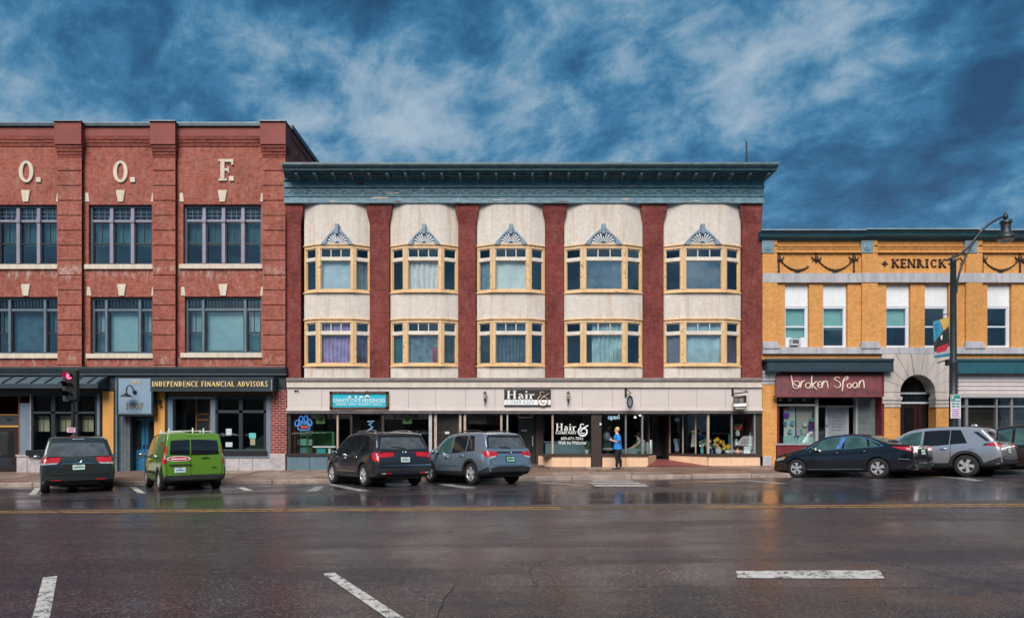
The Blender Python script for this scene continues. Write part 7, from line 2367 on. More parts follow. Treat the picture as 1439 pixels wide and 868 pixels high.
MB().lathe([(.05, 0), (.012, .12)], (.9, .1, 1.76), 'Z', 8).build('roof_antenna', M_PLASTIC, c.root, world=False)
c.patch('brake_lamp', M_LAMPCLR, [(-.16, 1.672), (.16, 1.672)], [(-.16, 1.69), (.16, 1.69)], 'rear', 1, .02, 4, 1)
# ---- bright green service van
P_LIME = car_paint('bright_green_paint', (0.115, 0.255, 0.022), .1, .32)
c = Car('service_van', 'bright green service van with red oval badges and white roof-rack ends', 'van', 227, 689.3, 37.5, 4.42, .915,
  [(0, .60), (.012, .9), (.035, 1.25), (.09, 1.66), (.15, 1.75), (.30, 1.81), (1.4, 1.84), (2.5, 1.80), (2.95, 1.70), (3.62, 1.18), (3.85, 1.08), (4.25, .90), (4.40, .68), (4.42, .45)],
  [(0, 1.06), (1.5, 1.06), (3.0, 1.0), (3.6, .98), (4.42, .75)], [(0, .36), (.15, .28), (1, .22), (3.6, .22), (4.42, .30)], [(0, .93), (.06, .97), (.3, 1), (3.2, 1), (4.0, .94), (4.42, .76)],
  .83, 3.49, .335, P_LIME, M_PLASTIC, .17, GROUP)
c.under(); c.wheel(5, M_RIM)
c.rearglass(1.12, 1.60, .70, .665, M_CARGLASS)
c.glass(2.30, 3.45, 2.30, 2.98, M_CARGLASS_G)
rear_gap(c, [(.12, .50), (.12, 1.10)]); c.line('door_split', P_LIME, [(.12, 1.12), (.12, 1.60)], .03, 'rear', eps=.016)
rear_gap(c, [(-.78, .50), (-.80, 1.10), (-.73, 1.68), (0, 1.71), (.73, 1.68), (.80, 1.10), (.78, .50)])
c.tail([([(.81, .86), (.90, .86)], [(.775, 1.40), (.84, 1.40)])], [([(.02, .86), (.16, .86)], [(.07, 1.42), (.13, 1.42)])])
c.tail([([(.80, 1.0), (.88, 1.0)], [(.79, 1.16), (.87, 1.16)])], [([(.03, 1.0), (.15, 1.0)], [(.05, 1.16), (.14, 1.16)])], M_LAMPCLR, 'reversing_light')
c.patch('bumper', M_PLASTIC, [(-.84, .36), (.84, .36)], [(-.84, .50), (.84, .50)], 'rear', 1, .03, 18, 3)
for sgn in (1, -1): c.patch('bumper_corner', M_PLASTIC, [(.0, .34), (.50, .34)], [(.03, .50), (.14, .86)], 'side', sgn, .02, 8, 5)
c.tail([([(.55, .42), (.70, .42)], [(.55, .45), (.70, .45)])], [], M_LAMPRED, 'reflector')
c.plate(.66, .42, mat('plate_pale_blue', (.62, .70, .74), .4), mat('plate_blue_print', (.12, .28, .50), .5), holder=False)
c.patch('grip_bar', M_PLASTIC, [(.10, .795), (.72, .795)], [(.10, .84), (.72, .84)], 'rear', 1, .03, 6, 1)
ov = [(.45 + .34 * math.cos(R(a)), 1.0 + .075 * math.sin(R(a))) for a in range(180, 361, 15)]
M_REDBADGE = mat('red_badge', (.55, .02, .03), .4, var=.05); M_WBADGE = mat('white_badge', (.75, .75, .72), .4)
b_ = c.patch('oval_badge', M_WBADGE, ov, [(.45 + .34 * math.cos(R(a)), 1.0 + .095 * math.sin(R(a))) for a in range(180, -1, -15)], 'rear', 1, .010, 12, 4)
c.patch('badge_field', M_REDBADGE, [(.45 + .30 * math.cos(R(a)), 1.0 + .055 * math.sin(R(a))) for a in range(180, 361, 15)], [(.45 + .30 * math.cos(R(a)), 1.0 + .075 * math.sin(R(a))) for a in range(180, -1, -15)], 'rear', 1, .014, 12, 4, parent=b_)
c.patch('badge_band', M_WBADGE, [(.24, .985), (.66, .985)], [(.24, 1.02), (.66, 1.02)], 'rear', 1, .018, 8, 1, parent=b_)
c.patch('bow_emblem', M_GAP, [(-.42, .985), (-.30, 1.005), (-.22, .985)], [(-.44, 1.01), (-.31, 1.05), (-.18, 1.01)], 'rear', 1, .012, 6, 1)
c.patch('badge', M_CHROME, [(-.62, .70), (-.50, .70)], [(-.62, .73), (-.50, .73)], 'rear', 1, .012, 2, 1)
c.patch('round_badge', M_REDBADGE, [(.62, 1.40), (.80, 1.40)], [(.62, 1.55), (.80, 1.55)], 'side', 1, .010, 3, 3)
for x, ys_ in ((.75, (.60, -.08, -.40)), (2.3, (.60, -.60))):
 for y in ys_:
  p = c.over(x, y, 0)
  mb = MB(); mb.box(p.x - .02, p.x + .02, p.y - .02, p.y + .02, p.z - .02, p.z + .15); mb.build('rack_post', M_WBADGE, c.root, world=False, bevel=.008)
 MB().tube([c.over(x, .66, .05), c.over(x, 0, .05), c.over(x, -.66, .05)], .018, 6).build('rack_bar', M_WBADGE, c.root, world=False)
c.mirror(3.25, M_PLASTIC, 1.12); door_lines(c, (1.05, 2.22, 3.35)); c.handles((2.45,), M_PLASTIC)
for sgn in (1, -1): c.line('slide_rail', M_GAP, [(.45, 1.02), (1.9, 1.02)], .02, 'side', sgn)
for sgn in (1, -1): c.patch('rub_strip', M_PLASTIC, [(1.3, .52), (3.0, .52)], [(1.3, .60), (3.0, .60)], 'side', sgn, .014, 10, 1)
c.arch_trim(M_PLASTIC, .05)
# ---- charcoal SUV
P_CHAR = car_paint('charcoal_paint', (0.040, 0.045, 0.055), .55, .25)
c = Car('sport_utility_car', 'charcoal grey large SUV with rain-misted rear window, left of the silver-blue SUV', 'SUV', 514, 683.8, 36, 4.94, .99,
  [(0, .60), (.02, .85), (.07, 1.05), (.13, 1.14), (.40, 1.62), (.52, 1.71), (.8, 1.755), (1.6, 1.78), (2.5, 1.75), (3.0, 1.64), (3.75, 1.20), (4.05, 1.13), (4.65, 1.02), (4.88, .82), (4.94, .5)],
  [(0, 1.08), (.9, 1.10), (2.0, 1.04), (3.7, 1.0), (4.94, .85)], [(0, .42), (.2, .30), (1, .26), (4.0, .26), (4.94, .34)], [(0, .90), (.06, .95), (.35, 1), (3.8, 1), (4.5, .94), (4.94, .76)],
  1.09, 3.91, .375, P_CHAR, M_PLASTIC, .28, GROUP)
c.under(); c.wheel(5, M_RIM)
c.rearglass(1.19, 1.60, .80, .66, M_REARGLASS)
c.patch('spoiler', M_GAP, [(-.72, 1.605), (.72, 1.605)], [(-.70, 1.665), (.70, 1.665)], 'rear', 1, .05, 14, 2)
c.glass(.72, 1.45, .95, 1.42, M_PRIVACY); c.glass(1.52, 2.42, 1.50, 2.38, M_PRIVACY); c.glass(2.50, 3.50, 2.46, 3.02, M_CARGLASS)
for sgn in (1, -1): c.line('window_trim', M_CHROME, [(.70, 1.125), (1.5, 1.085), (2.6, 1.055), (3.5, 1.03)], .018, 'side', sgn, eps=.014)
c.tail([([(.40, .965), (.93, .92)], [(.38, 1.085), (.90, 1.11)])], [([(.02, .80), (.32, .88)], [(.06, 1.11), (.40, 1.08)])])
c.plate(.86); c.emblem(1.10, r=.055); c.wiper(1.21)
c.patch('chrome_bar', M_CHROME, [(-.90, .665), (.90, .665)], [(-.90, .70), (.90, .70)], 'rear', 1, .03, 18, 1)
rear_gap(c, [(-.82, 1.10), (-.80, .74), (0, .72), (.80, .74), (.82, 1.10)])
c.tail([([(.50, .40), (.66, .40)], [(.50, .46), (.66, .46)])], [], M_LAMPRED, 'reflector'); c.tail([([(.68, .40), (.82, .40)], [(.68, .46), (.82, .46)])], [], M_LAMPCLR, 'bumper_lamp')
c.patch('bumper_insert', M_PLASTIC, [(-.86, .50), (.86, .50)], [(-.88, .60), (.88, .60)], 'rear', 1, .012, 18, 2)
c.rails(.8, 2.5, .60, M_CHROME, .05); c.mirror(3.30, P_CHAR); door_lines(c, (1.48, 2.46, 3.45)); c.handles((1.68, 2.68), M_CHROME)
for sgn in (1, -1): c.patch('sill_trim', M_PLASTIC, [(1.6, .36), (3.4, .36)], [(1.6, .46), (3.4, .46)], 'side', sgn, .014, 10, 2)
for sgn in (1, -1): c.line('sill_chrome', M_CHROME, [(1.7, .50), (3.3, .50)], .02, 'side', sgn, eps=.014)
c.arch_trim(M_PLASTIC, .035)
# ---- silver-blue crossover
P_BLUEG = car_paint('silver_blue_paint', (0.215, 0.290, 0.370), .55, .25)
Car.cladh = .42
c = Car('crossover_car', 'silver-blue crossover with black lower cladding, in front of the salon door', 'SUV', 664.5, 680.8, 37, 4.65, .91,
  [(0, .58), (.02, .80), (.07, 1.02), (.12, 1.12), (.38, 1.56), (.48, 1.65), (.75, 1.70), (1.6, 1.735), (2.4, 1.70), (2.85, 1.58), (3.55, 1.16), (3.85, 1.08), (4.4, .97), (4.60, .78), (4.65, .5)],
  [(0, 1.06), (.9, 1.07), (2.0, 1.01), (3.5, .97), (4.65, .82)], [(0, .42), (.2, .30), (1, .26), (3.8, .26), (4.65, .34)], [(0, .90), (.06, .95), (.35, 1), (3.5, 1), (4.2, .94), (4.65, .76)],
  1.02, 3.69, .365, P_BLUEG, M_PLASTIC, .28, GROUP)
c.under(); c.wheel(5, M_RIM, 'split')
c.rearglass(1.16, 1.55, .74, .60, M_REARGLASS)
c.patch('spoiler', M_GAP, [(-.66, 1.555), (.66, 1.555)], [(-.64, 1.60), (.64, 1.60)], 'rear', 1, .05, 14, 2)
for s_ in (1, -1): c.patch('pillar_trim', M_GAP, [(s_ * .75, 1.17), (s_ * .82, 1.17)], [(s_ * .61, 1.55), (s_ * .68, 1.53)], 'rear', 1, .010, 4, 6)
c.glass(.80, 1.28, .98, 1.26, M_PRIVACY); c.glass(1.36, 2.22, 1.34, 2.18, M_PRIVACY); c.glass(2.30, 3.28, 2.26, 2.85, M_CARGLASS_G)
for sgn in (1, -1): c.patch('quarter_pillar', P_BLUEG, [(1.29, 1.09), (1.35, 1.09)], [(1.27, 1.56), (1.33, 1.57)], 'side', sgn, .010, 2, 4)
c.tail([([(.50, .945), (.86, .86)], [(.50, 1.06), (.86, 1.08)])], [([(.02, .86), (.26, .98)], [(.06, 1.09), (.34, 1.09)])])
c.tail([([(.56, .90), (.80, .84)], [(.56, .945), (.84, .90)])], [], M_LAMPCLR, 'reversing_light')
c.patch('light_bar', M_GAP, [(-.50, 1.02), (.50, 1.02)], [(-.50, 1.065), (.50, 1.065)], 'rear', 1, .014, 12, 1)
c.emblem(1.04, r=.055)
c.plate(.82, 0, mat('plate_green', (.22, .50, .40), .4), mat('plate_dark_print', (.04, .12, .10), .5))
rear_gap(c, [(-.74, 1.0), (-.72, .66), (0, .64), (.72, .66), (.74, 1.0)])
c.patch('bumper', M_PLASTIC, [(-.82, .42), (.82, .42)], [(-.86, .54), (-.5, .60), (.5, .60), (.86, .54)], 'rear', 1, .016, 18, 3)
for sgn in (1, -1): c.patch('bumper_corner', M_PLASTIC, [(.02, .40), (.55, .40)], [(.02, .60), (.50, .44)], 'side', sgn, .012, 8, 3)
c.wiper(1.17, -.05, .36, .03)
c.rails(.75, 2.2, .56, M_PLASTIC, .06); c.mirror(3.08, P_BLUEG); door_lines(c, (1.32, 2.26, 3.25)); c.handles((1.52, 2.48), P_BLUEG)
c.arch_trim(M_PLASTIC, .085)
for sgn in (1, -1): c.patch('sill_trim', M_PLASTIC, [(1.5, .30), (3.2, .30)], [(1.5, .44), (3.2, .44)], 'side', sgn, .014, 10, 2)
for sgn in (1, -1): c.patch('door_moulding', mat('dark_blue_moulding', (.07, .10, .13), .4) if 'dark_blue_moulding' not in MATS else MATS['dark_blue_moulding'], [(1.75, .60), (3.05, .60)], [(1.80, .64), (3.0, .66)], 'side', sgn, .010, 10, 1)  # darker strip of the body blue along the doors
# ---- black saloon
Car.cladh = .26
P_BLACK = car_paint('black_paint', (0.006, 0.007, 0.009), .0, .14)
c = Car('saloon_car', 'black four-door saloon with bright window trim and a blue patterned belt inside', 'car', 1236, 671.6, 38, 4.80, .92,
  [(0, .62), (.02, .85), (.06, 1.04), (.16, 1.09), (.55, 1.13), (.80, 1.17), (1.45, 1.42), (1.80, 1.49), (2.2, 1.505), (2.7, 1.46), (3.05, 1.35), (3.65, 1.03), (3.95, .96), (4.45, .83), (4.72, .68), (4.80, .48)],
  [(0, 1.00), (.8, 1.01), (2.2, .96), (3.6, .91), (4.8, .68)], [(0, .36), (.2, .24), (1, .19), (3.9, .19), (4.8, .24)], [(0, .88), (.06, .93), (.35, .99), (1.0, 1), (3.6, 1), (4.3, .94), (4.8, .72)],
  1.05, 3.80, .335, P_BLACK, M_PLASTIC, .36, GROUP)
c.under(); c.wheel(5, M_RIM)
c.patch('rear_window', M_CARGLASS_G, [(.82, -.66), (.82, .66)], [(1.52, -.54), (1.52, .54)], 'over', 1, .010, 12, 6)
c.glass(.98, 1.28, 1.26, 1.33, M_CARGLASS_G, .10); c.glass(1.34, 2.12, 1.42, 2.10, M_CARGLASS_G, .10); c.glass(2.20, 3.28, 2.18, 2.86, M_CARGLASS_G, .10)
for sgn in (1, -1):
 c.line('window_trim', M_CHROME, [(.86, 1.045), (1.05, 1.17), (1.30, 1.295), (1.65, 1.385), (2.1, 1.418), (2.6, 1.37), (3.0, 1.24), (3.45, .985)], .030, 'side', sgn, eps=.016)
 c.line('window_trim', M_CHROME, [(.86, 1.045), (1.2, 1.03), (2.2, .988), (3.3, .952)], .018, 'side', sgn, eps=.016)
c.patch('patterned_belt', mat('blue_white_pattern', (.05, .16, .42), .7, var=1.0, scale=22), [(2.24, 1.0), (2.40, 1.0)], [(2.06, 1.40), (2.22, 1.39)], 'side', 1, .014, 3, 6)
c.tail([([(.42, .89), (.82, .86)], [(.46, 1.0), (.80, 1.02)])], [([(.03, .85), (.52, .985)], [(.08, 1.01), (.62, 1.03)])])
c.tail([([(.40, .91), (.60, .90)], [(.42, .97), (.60, .97)])], [([(.06, .90), (.18, .92)], [(.08, .96), (.20, .98)])], M_LAMPCLR, 'reversing_light')
c.patch('plate_bay', M_GAP, [(-.42, .70), (.42, .70)], [(-.40, .94), (.40, .94)], 'rear', 1, .008, 8, 3)
c.patch('bumper_insert', M_PLASTIC, [(-.70, .34), (.70, .34)], [(-.72, .46), (.72, .46)], 'rear', 1, .012, 12, 2)
c.plate(.84); c.emblem(1.0, r=.06)
c.patch('trunk_trim', M_CHROME, [(-.38, .955), (.38, .955)], [(-.38, .975), (.38, .975)], 'rear', 1, .014, 8, 1)
c.patch('trunk_lip', P_BLACK, [(.10, -.70), (.10, .70)], [(.22, -.70), (.22, .70)], 'over', 1, .03, 12, 2)
rear_gap(c, [(-.62, 1.04), (-.58, .72), (0, .70), (.58, .72), (.62, 1.04)])
c.tail([([(.55, .40), (.76, .40)], [(.55, .425), (.76, .425)])], [([(.10, .60), (.42, .62)], [(.10, .62), (.42, .64)])], mat('dull_reflector', (.12, .20, .22), .2), 'reflector')
for y in (-.55, .55): MB().lathe([(.035, -.05), (.045, -.05), (.045, .2)], (.06, y, .30), 'X', 12).build('exhaust_pipe', M_CHROME, c.root, world=False)
for sgn in (1, -1):
 c.patch('headlight', M_LAMPCLR, [(4.28, .66), (4.66, .58)], [(4.24, .76), (4.62, .70)], 'side', sgn, .012, 8, 4)
 c.patch('indicator', mat('amber_lens', (.6, .16, .03), .2) if 'amber_lens' not in MATS else MATS['amber_lens'], [(4.22, .71), (4.36, .69)], [(4.22, .755), (4.36, .74)], 'side', sgn, .018, 4, 2)
c.mirror(3.05, P_BLACK, 1.0); door_lines(c, (1.30, 2.16, 3.22), .34); c.handles((1.50, 2.40), P_BLACK)
for sgn in (1, -1): c.line('sill_seam', mat('sill_grey', (.10, .11, .12), .3) if 'sill_grey' not in MATS else MATS['sill_grey'], [(1.5, .30), (3.4, .29)], .03, 'side', sgn, eps=.012)
# ---- silver crossover
Car.cladh = .40
P_SILV = car_paint('silver_paint', (0.44, 0.465, 0.51), .6, .25)
c = Car('crossover_car', 'silver crossover with angular black wheel arches and a dark roof, behind the black saloon', 'SUV', 1360, 669.4, 38, 4.60, .935,
  [(0, .60), (.02, .82), (.06, 1.02), (.12, 1.10), (.48, 1.52), (.58, 1.61), (.85, 1.66), (1.6, 1.70), (2.35, 1.68), (2.8, 1.57), (3.5, 1.15), (3.8, 1.08), (4.35, .97), (4.55, .78), (4.60, .5)],
  [(0, 1.08), (.9, 1.08), (2.0, 1.02), (3.5, .98), (4.6, .82)], [(0, .42), (.2, .30), (1, .26), (3.8, .26), (4.6, .34)], [(0, .90), (.06, .95), (.35, 1), (3.5, 1), (4.2, .94), (4.6, .76)],
  .98, 3.67, .365, P_SILV, M_PLASTIC, .30, GROUP)
c.under(); c.wheel(5, M_RIM, 'twist')
c.rearglass(1.16, 1.50, .74, .58, M_CARGLASS)
c.glass(.92, 1.42, 1.12, 1.40, M_PRIVACY); c.glass(1.45, 2.24, 1.42, 2.20, M_PRIVACY); c.glass(2.32, 3.26, 2.28, 2.84, M_CARGLASS_G)
c.patch('roof_panel', M_GAP, [(.75, -.52), (.75, .52)], [(2.5, -.52), (2.5, .52)], 'over', 1, .008, 10, 8)
for sgn in (1, -1):
 c.patch('pillar_trim', M_GAP, [(.30, 1.16), (.40, 1.16)], [(.62, 1.48), (.76, 1.48)], 'side', sgn, .008, 3, 5)
 c.patch('pillar_trim', M_GAP, [(.10, 1.02), (.50, 1.02)], [(.16, 1.10), (.42, 1.09)], 'side', sgn, .010, 5, 2)
c.tail([([(.40, .99), (.88, .95)], [(.40, 1.05), (.88, 1.09)])], [([(.03, .96), (.40, 1.03)], [(.06, 1.10), (.30, 1.08)])])
c.patch('garnish', M_CHROME, [(-.40, 1.01), (.40, 1.01)], [(-.40, 1.045), (.40, 1.045)], 'rear', 1, .014, 10, 1)
c.emblem(1.075, r=.055); c.plate(.84)
rear_gap(c, [(-.76, 1.02), (-.72, .66), (0, .64), (.72, .66), (.76, 1.02)])
c.patch('bumper', M_PLASTIC, [(-.84, .42), (.84, .42)], [(-.86, .62), (-.5, .56), (.5, .56), (.86, .62)], 'rear', 1, .02, 18, 3)
for sgn in (1, -1): c.patch('bumper_corner', M_PLASTIC, [(.03, .38), (.62, .38)], [(.03, .64), (.56, .42)], 'side', sgn, .014, 8, 3)
c.mirror(3.02, P_SILV); door_lines(c, (1.40, 2.28, 3.22)); c.handles((1.60, 2.50), P_SILV)
c.arch_trim(M_PLASTIC, .095)
for sgn in (1, -1): c.patch('sill_trim', M_PLASTIC, [(1.45, .30), (3.2, .30)], [(1.45, .46), (3.2, .46)], 'side', sgn, .014, 10, 2)
for sgn in (1, -1):
 c.patch('fuel_flap', M_GAP, [(.72, .90), (.90, .90)], [(.72, .91), (.90, .91)], 'side', sgn, .008, 3, 1)
MB().ball(tuple(c.over(.95, 0, .03)), (.11, .035, .06), 10, 6).build('shark_fin', P_SILV, c.root, smooth=60, world=False)
# ---- dark brown SUV at the frame edge
P_BROWN = car_paint('dark_brown_paint', (0.030, 0.018, 0.014), .5, .25)
c = Car('sport_utility_car', 'dark brown SUV cut by the right edge, behind the silver crossover', 'SUV', 1498, 668.2, 38, 4.75, .95,
  [(0, .60), (.02, .82), (.06, 1.02), (.12, 1.10), (.45, 1.56), (.56, 1.65), (.85, 1.70), (1.6, 1.73), (2.4, 1.71), (2.85, 1.60), (3.55, 1.18), (3.85, 1.10), (4.45, .99), (4.68, .80), (4.75, .5)],
  [(0, 1.08), (.9, 1.08), (2.0, 1.02), (3.5, .98), (4.75, .82)], [(0, .42), (.2, .30), (1, .26), (3.9, .26), (4.75, .34)], [(0, .90), (.06, .95), (.35, 1), (3.5, 1), (4.3, .94), (4.75, .76)],
  1.02, 3.75, .37, P_BROWN, M_PLASTIC, .30, GROUP)
c.under(); c.wheel(5, M_RIM)
c.rearglass(1.16, 1.50, .74, .58, M_CARGLASS)
c.glass(.92, 1.42, 1.12, 1.40, M_PRIVACY); c.glass(1.50, 2.30, 1.48, 2.26, M_CARGLASS_G); c.glass(2.38, 3.32, 2.34, 2.88, M_CARGLASS_G)
for sgn in (1, -1): c.line('window_trim', M_CHROME, [(2.2, 1.60), (2.55, 1.57), (2.95, 1.42), (3.42, 1.03)], .022, 'side', sgn, eps=.014); c.line('window_trim', M_CHROME, [(.95, 1.10), (2.0, 1.045), (3.35, 1.005)], .02, 'side', sgn, eps=.014)
c.tail([([(.40, .99), (.88, .95)], [(.40, 1.05), (.88, 1.09)])], [([(.03, .94), (.40, 1.01)], [(.06, 1.10), (.36, 1.08)])])
c.mirror(3.1, P_BROWN); door_lines(c, (1.45, 2.34, 3.28)); c.handles((1.65, 2.55), M_CHROME); c.arch_trim(M_PLASTIC, .05); c.plate(.84)
# ================================================================== street furniture
M_POLE = mat('dark_grey_pole', (0.030, 0.036, 0.042), .45, .3, var=.2)
YLP = KERB + .75
zg = lambda px, Y: zpave(PX(px, Y), Y)
xp = PX(1340, YLP)
lamp = thing('street_lamp', 'tall dark lamp post with curved arm and bell lantern on the right pavement', 'street lamp', (xp, YLP, zg(1340, YLP)))
z0 = zg(1340, YLP)
ztp = PZ(368, YLP)
MB().lathe([(.26, 0), (.26, .08), (.20, .14), (.20, .55), (.16, .62), (.145, .68), (.135, 2.6), (.145, 2.62), (.145, 2.70), (.13, 2.72), (.125, PZ(513, YLP) - z0), (.14, PZ(511, YLP) - z0), (.14, PZ(508, YLP) - z0), (.118, PZ(505, YLP) - z0), (.098, ztp - z0), (.11, ztp - z0 + .02), (.10, ztp - z0 + .08), (.03, ztp - z0 + .16), (.02, ztp - z0 + .3), (.0, ztp - z0 + .34)], (xp, YLP, z0), n=20).build('pole', M_POLE, lamp, smooth=40)
arm = cr([P(a, b, YLP) for a, b in [(1331, 366), (1338, 362.5), (1347, 358.5), (1356, 352), (1365, 343), (1376, 329), (1388, 317), (1400, 309), (1410, 304.5)]], 3)
MB().tube(arm, .045, 8).build('arm', M_POLE, lamp, smooth=60)
br = cr([P(a, b, YLP) for a, b in [(1344.5, 412), (1346, 395), (1350.5, 378), (1357, 362), (1365, 347), (1372, 335)]], 3)
MB().tube(br, .038, 8).build('brace', M_POLE, lamp, smooth=60)
ch = P(1413.5, 304, YLP)
MB().lathe([(.0, .16), (.04, .14), (.05, .08), (.09, .04), (.09, -.05), (.06, -.10), (.03, -.13)], ch, n=12).build('arm_cap', M_POLE, lamp, smooth=50)
c0 = P(1414, 309, YLP)
lh = MB().lathe([(.03, 0), (.17, -.02), (.20, -.06), (.20, -.13), (.16, -.17), (.155, -.36), (.18, -.46), (.26, -.58), (.31, -.64), (.31, -.70), (.26, -.73)], c0, n=20).build('lantern', M_POLE, lamp, smooth=40)
MB().lathe([(.26, -.72), (.22, -.80), (.12, -.86), (0, -.88)], c0, n=18, cap=False).build('lens', mat('lamp_lens', (.30, .28, .27), .25), lh, smooth=60)
MB().tube([P(1331, 441, YLP), P(1312, 446, YLP)], .022, 6).build('banner_arm', M_POLE, lamp); MB().tube([P(1340, 503, YLP), P(1318, 509.5, YLP)], .028, 6).build('banner_arm', M_POLE, lamp)
MB().pb(1332.5, 505, 1337, 513, YLP - .16, YLP).build('bracket_plate', M_POLE, lamp)
# banner
bn = thing('banner', 'street banner of blue, ochre and maroon blocks with a red car on the lamp post', 'banner', P(1323, 475, YLP))
def bpt(u, v):
 """u 0..1 across, v 0..1 down; the cloth hangs a little skewed and bellied"""
 px = 1311 + (1334 - 1311) * u + 2.6 * v * (1 - u * .6)
 py = 451 + (503 - 451) * v - 6.0 * u * (1 - v) - 2.5 * u * v
 return P(px, py, YLP - .02 - .05 * math.sin(math.pi * v) * (1 - u))
def bpatch(name, m, quad, off=0.0, n=5, parent=bn):
 rows = []
 for j in range(n + 1):
  row = []
  for i in range(n + 1):
   a, b = i / n, j / n
   u_ = (quad[0][0] * (1 - a) + quad[1][0] * a) * (1 - b) + (quad[3][0] * (1 - a) + quad[2][0] * a) * b
   v_ = (quad[0][1] * (1 - a) + quad[1][1] * a) * (1 - b) + (quad[3][1] * (1 - a) + quad[2][1] * a) * b
   row.append(bpt(u_, v_) + Vector((0, -off, 0)))
  rows.append(row)
 return MB().grid(rows).build(name, m, parent, smooth=60)
cl = bpatch('cloth', mat('banner_maroon', (.05, .030, .032), .8), [(0, 0), (1, 0), (1, 1), (0, 1)], 0, 8)
bpatch('blue_field', mat('banner_blue', (.03, .22, .36), .8, var=.4, scale=30), [(0, .02), (.42, .01), (.62, .32), (0, .58)], .012, 5, cl)
bpatch('ochre_field', mat('banner_ochre', (.50, .32, .07), .8, var=.3, scale=40), [(.42, .01), (1, .0), (1, .22), (.64, .32)], .012, 5, cl)
bpatch('grey_field', mat('banner_grey', (.34, .37, .40), .8), [(0, .84), (1, .74), (1, .92), (0, .93)], .012, 5, cl)
bpatch('blue_hem', mat('banner_hem', (.02, .17, .28), .8), [(0, .93), (1, .92), (1, 1), (0, 1)], .012, 5, cl)
bpatch('dark_field', mat('banner_dark', (.010, .018, .018), .8), [(.30, .46), (.98, .30), (.98, .70), (.10, .72)], .014, 5, cl)
M_BRED = mat('banner_red', (.42, .02, .04), .6, var=.3, scale=30)
bpatch('red_car_print', M_BRED, [(.16, .72), (.92, .66), (.80, .84), (.14, .88)], .020, 4, cl)
bpatch('white_print', mat('banner_white', (.7, .7, .68), .8), [(.42, .44), (.56, .42), (.52, .54), (.46, .55)], .022, 2, cl)
for i in range(4):
 bpatch('blue_print', mat('banner_letter%d' % i, (.012, .06, .11), .8), [(.06 + .04 * i, .12 + .10 * i), (.32 - .02 * i, .10 + .08 * i), (.34 - .03 * i, .13 + .08 * i), (.08 + .04 * i, .15 + .10 * i)], .020, 2, cl)
# parking sign
pk = thing('parking_sign', 'white and green parking notice fixed low on the lamp post', 'sign', P(1343.5, 571, YLP - .16))
ysn = YLP - .17
MB().pb(1336.3, 554, 1350.8, 587.5, ysn, ysn + .012).build('plate', mat('sign_plate_white', (.66, .62, .66), .4, var=.05), pk, bevel=.004)
MB().pb(1337, 554.8, 1350.1, 564, ysn - .004, ysn).build('green_field', mat('sign_green', (.02, .26, .22), .45), pk)
M_SGT = mat('sign_green_text', (.03, .20, .18), .5); M_SPT = mat('sign_violet_text', (.35, .12, .36), .5)
text_mesh('P', PX(1338, ysn), PX(1341.5, ysn), PZ(561.5, ysn), PZ(556, ysn), ysn - .006, .004).build('letters', MATS['sign_plate_white'], pk, kind='stuff')
MB().pb(1342.4, 560.3, 1349.4, 562.2, ysn - .010, ysn - .005).build('text_line', MATS['sign_plate_white'], pk)
for y0, y1 in ((565.6, 568.2), (569.6, 572.0)):
 for xa, xb in ((1338.2, 1343.4), (1344.4, 1349.0)):
  MB().pb(xa, y0 + .3, xb, y1 - .3, ysn - .006, ysn).build('text_line', M_SGT, pk)
for k in range(5):
 MB().pb(1338.2, 574.4 + k * 2.5, 1349.2 - (k % 2) * 1.6, 575.5 + k * 2.5, ysn - .005, ysn).build('text_line', M_SPT, pk)

# traffic signal on its post
YT = KERB + .45
ts = thing('traffic_signal', 'black three-lens traffic signal showing red in front of the left canopy', 'traffic light', (PX(103, YT), YT, zg(103, YT)))
M_SIG = mat('signal_black', (0.010, 0.012, 0.014), .5, var=.2)
MB().lathe([(.16, 0), (.16, .1), (.075, .18), (.062, .3), (.055, PZ(566, YT) - zg(103, YT))], (PX(103, YT), YT, zg(103, YT)), n=14).build('post', M_SIG, ts, smooth=40)
MB().pb(88.5, 516.5, 111.5, 563.5, YT - .02, YT + .0).build('backplate', mat('backplate', (.028, .036, .042), .5), ts, bevel=.004)
MB().pb(91.5, 519, 108, 561.5, YT - .20, YT - .02).build('housing', M_SIG, ts, bevel=.02)
for i, (py, on_) in enumerate(((528, True), (541, False), (554, False))):
 cc = P(97.5, py, YT - .20)
 m_ = mat('red_signal_lens', (.8, .05, .06), .3, emit=(1, .04, .10), estr=2.0) if on_ else (mat('dim_lens%d' % i, ((.06, .035, .01) if i == 1 else (.01, .04, .03)), .25))
 MB().lathe([(0, -.03), (.08, -.022), (.115, 0)], cc, 'Y', 18, False).build('lens', m_, ts, smooth=60)
 rows = []
 for dep in (0, -.24):
  rows.append([cc + Vector((.135 * math.cos(R(a)), dep * (1 if 20 < a < 160 else .75), .135 * math.sin(R(a)))) for a in range(-25, 206, 15)])
 MB().grid(rows).build('visor', M_SIG, ts, smooth=60)
# pink and white roof sign glimpsed over the minivan: a placard on the pavement post
pc = MB(); pc.pb(94.5, 600.5, 106.5, 607.2, YT - .12, YT - .10)
pcs = thing('notice_plate', 'small pink and white notice plate on the signal post above the minivan roof', 'sign', P(100, 604, YT - .1))
pc.build('plate', mat('pink_plate', (.66, .46, .58), .5, var=.1), pcs, bevel=.004)
MB().pb(96, 601.5, 105, 602.6, YT - .126, YT - .12).build('text_line', mat('crimson_print', (.35, .03, .10)), pcs); MB().pb(97, 604, 104, 605.4, YT - .126, YT - .12).build('text_line', MATS['crimson_print'], pcs)

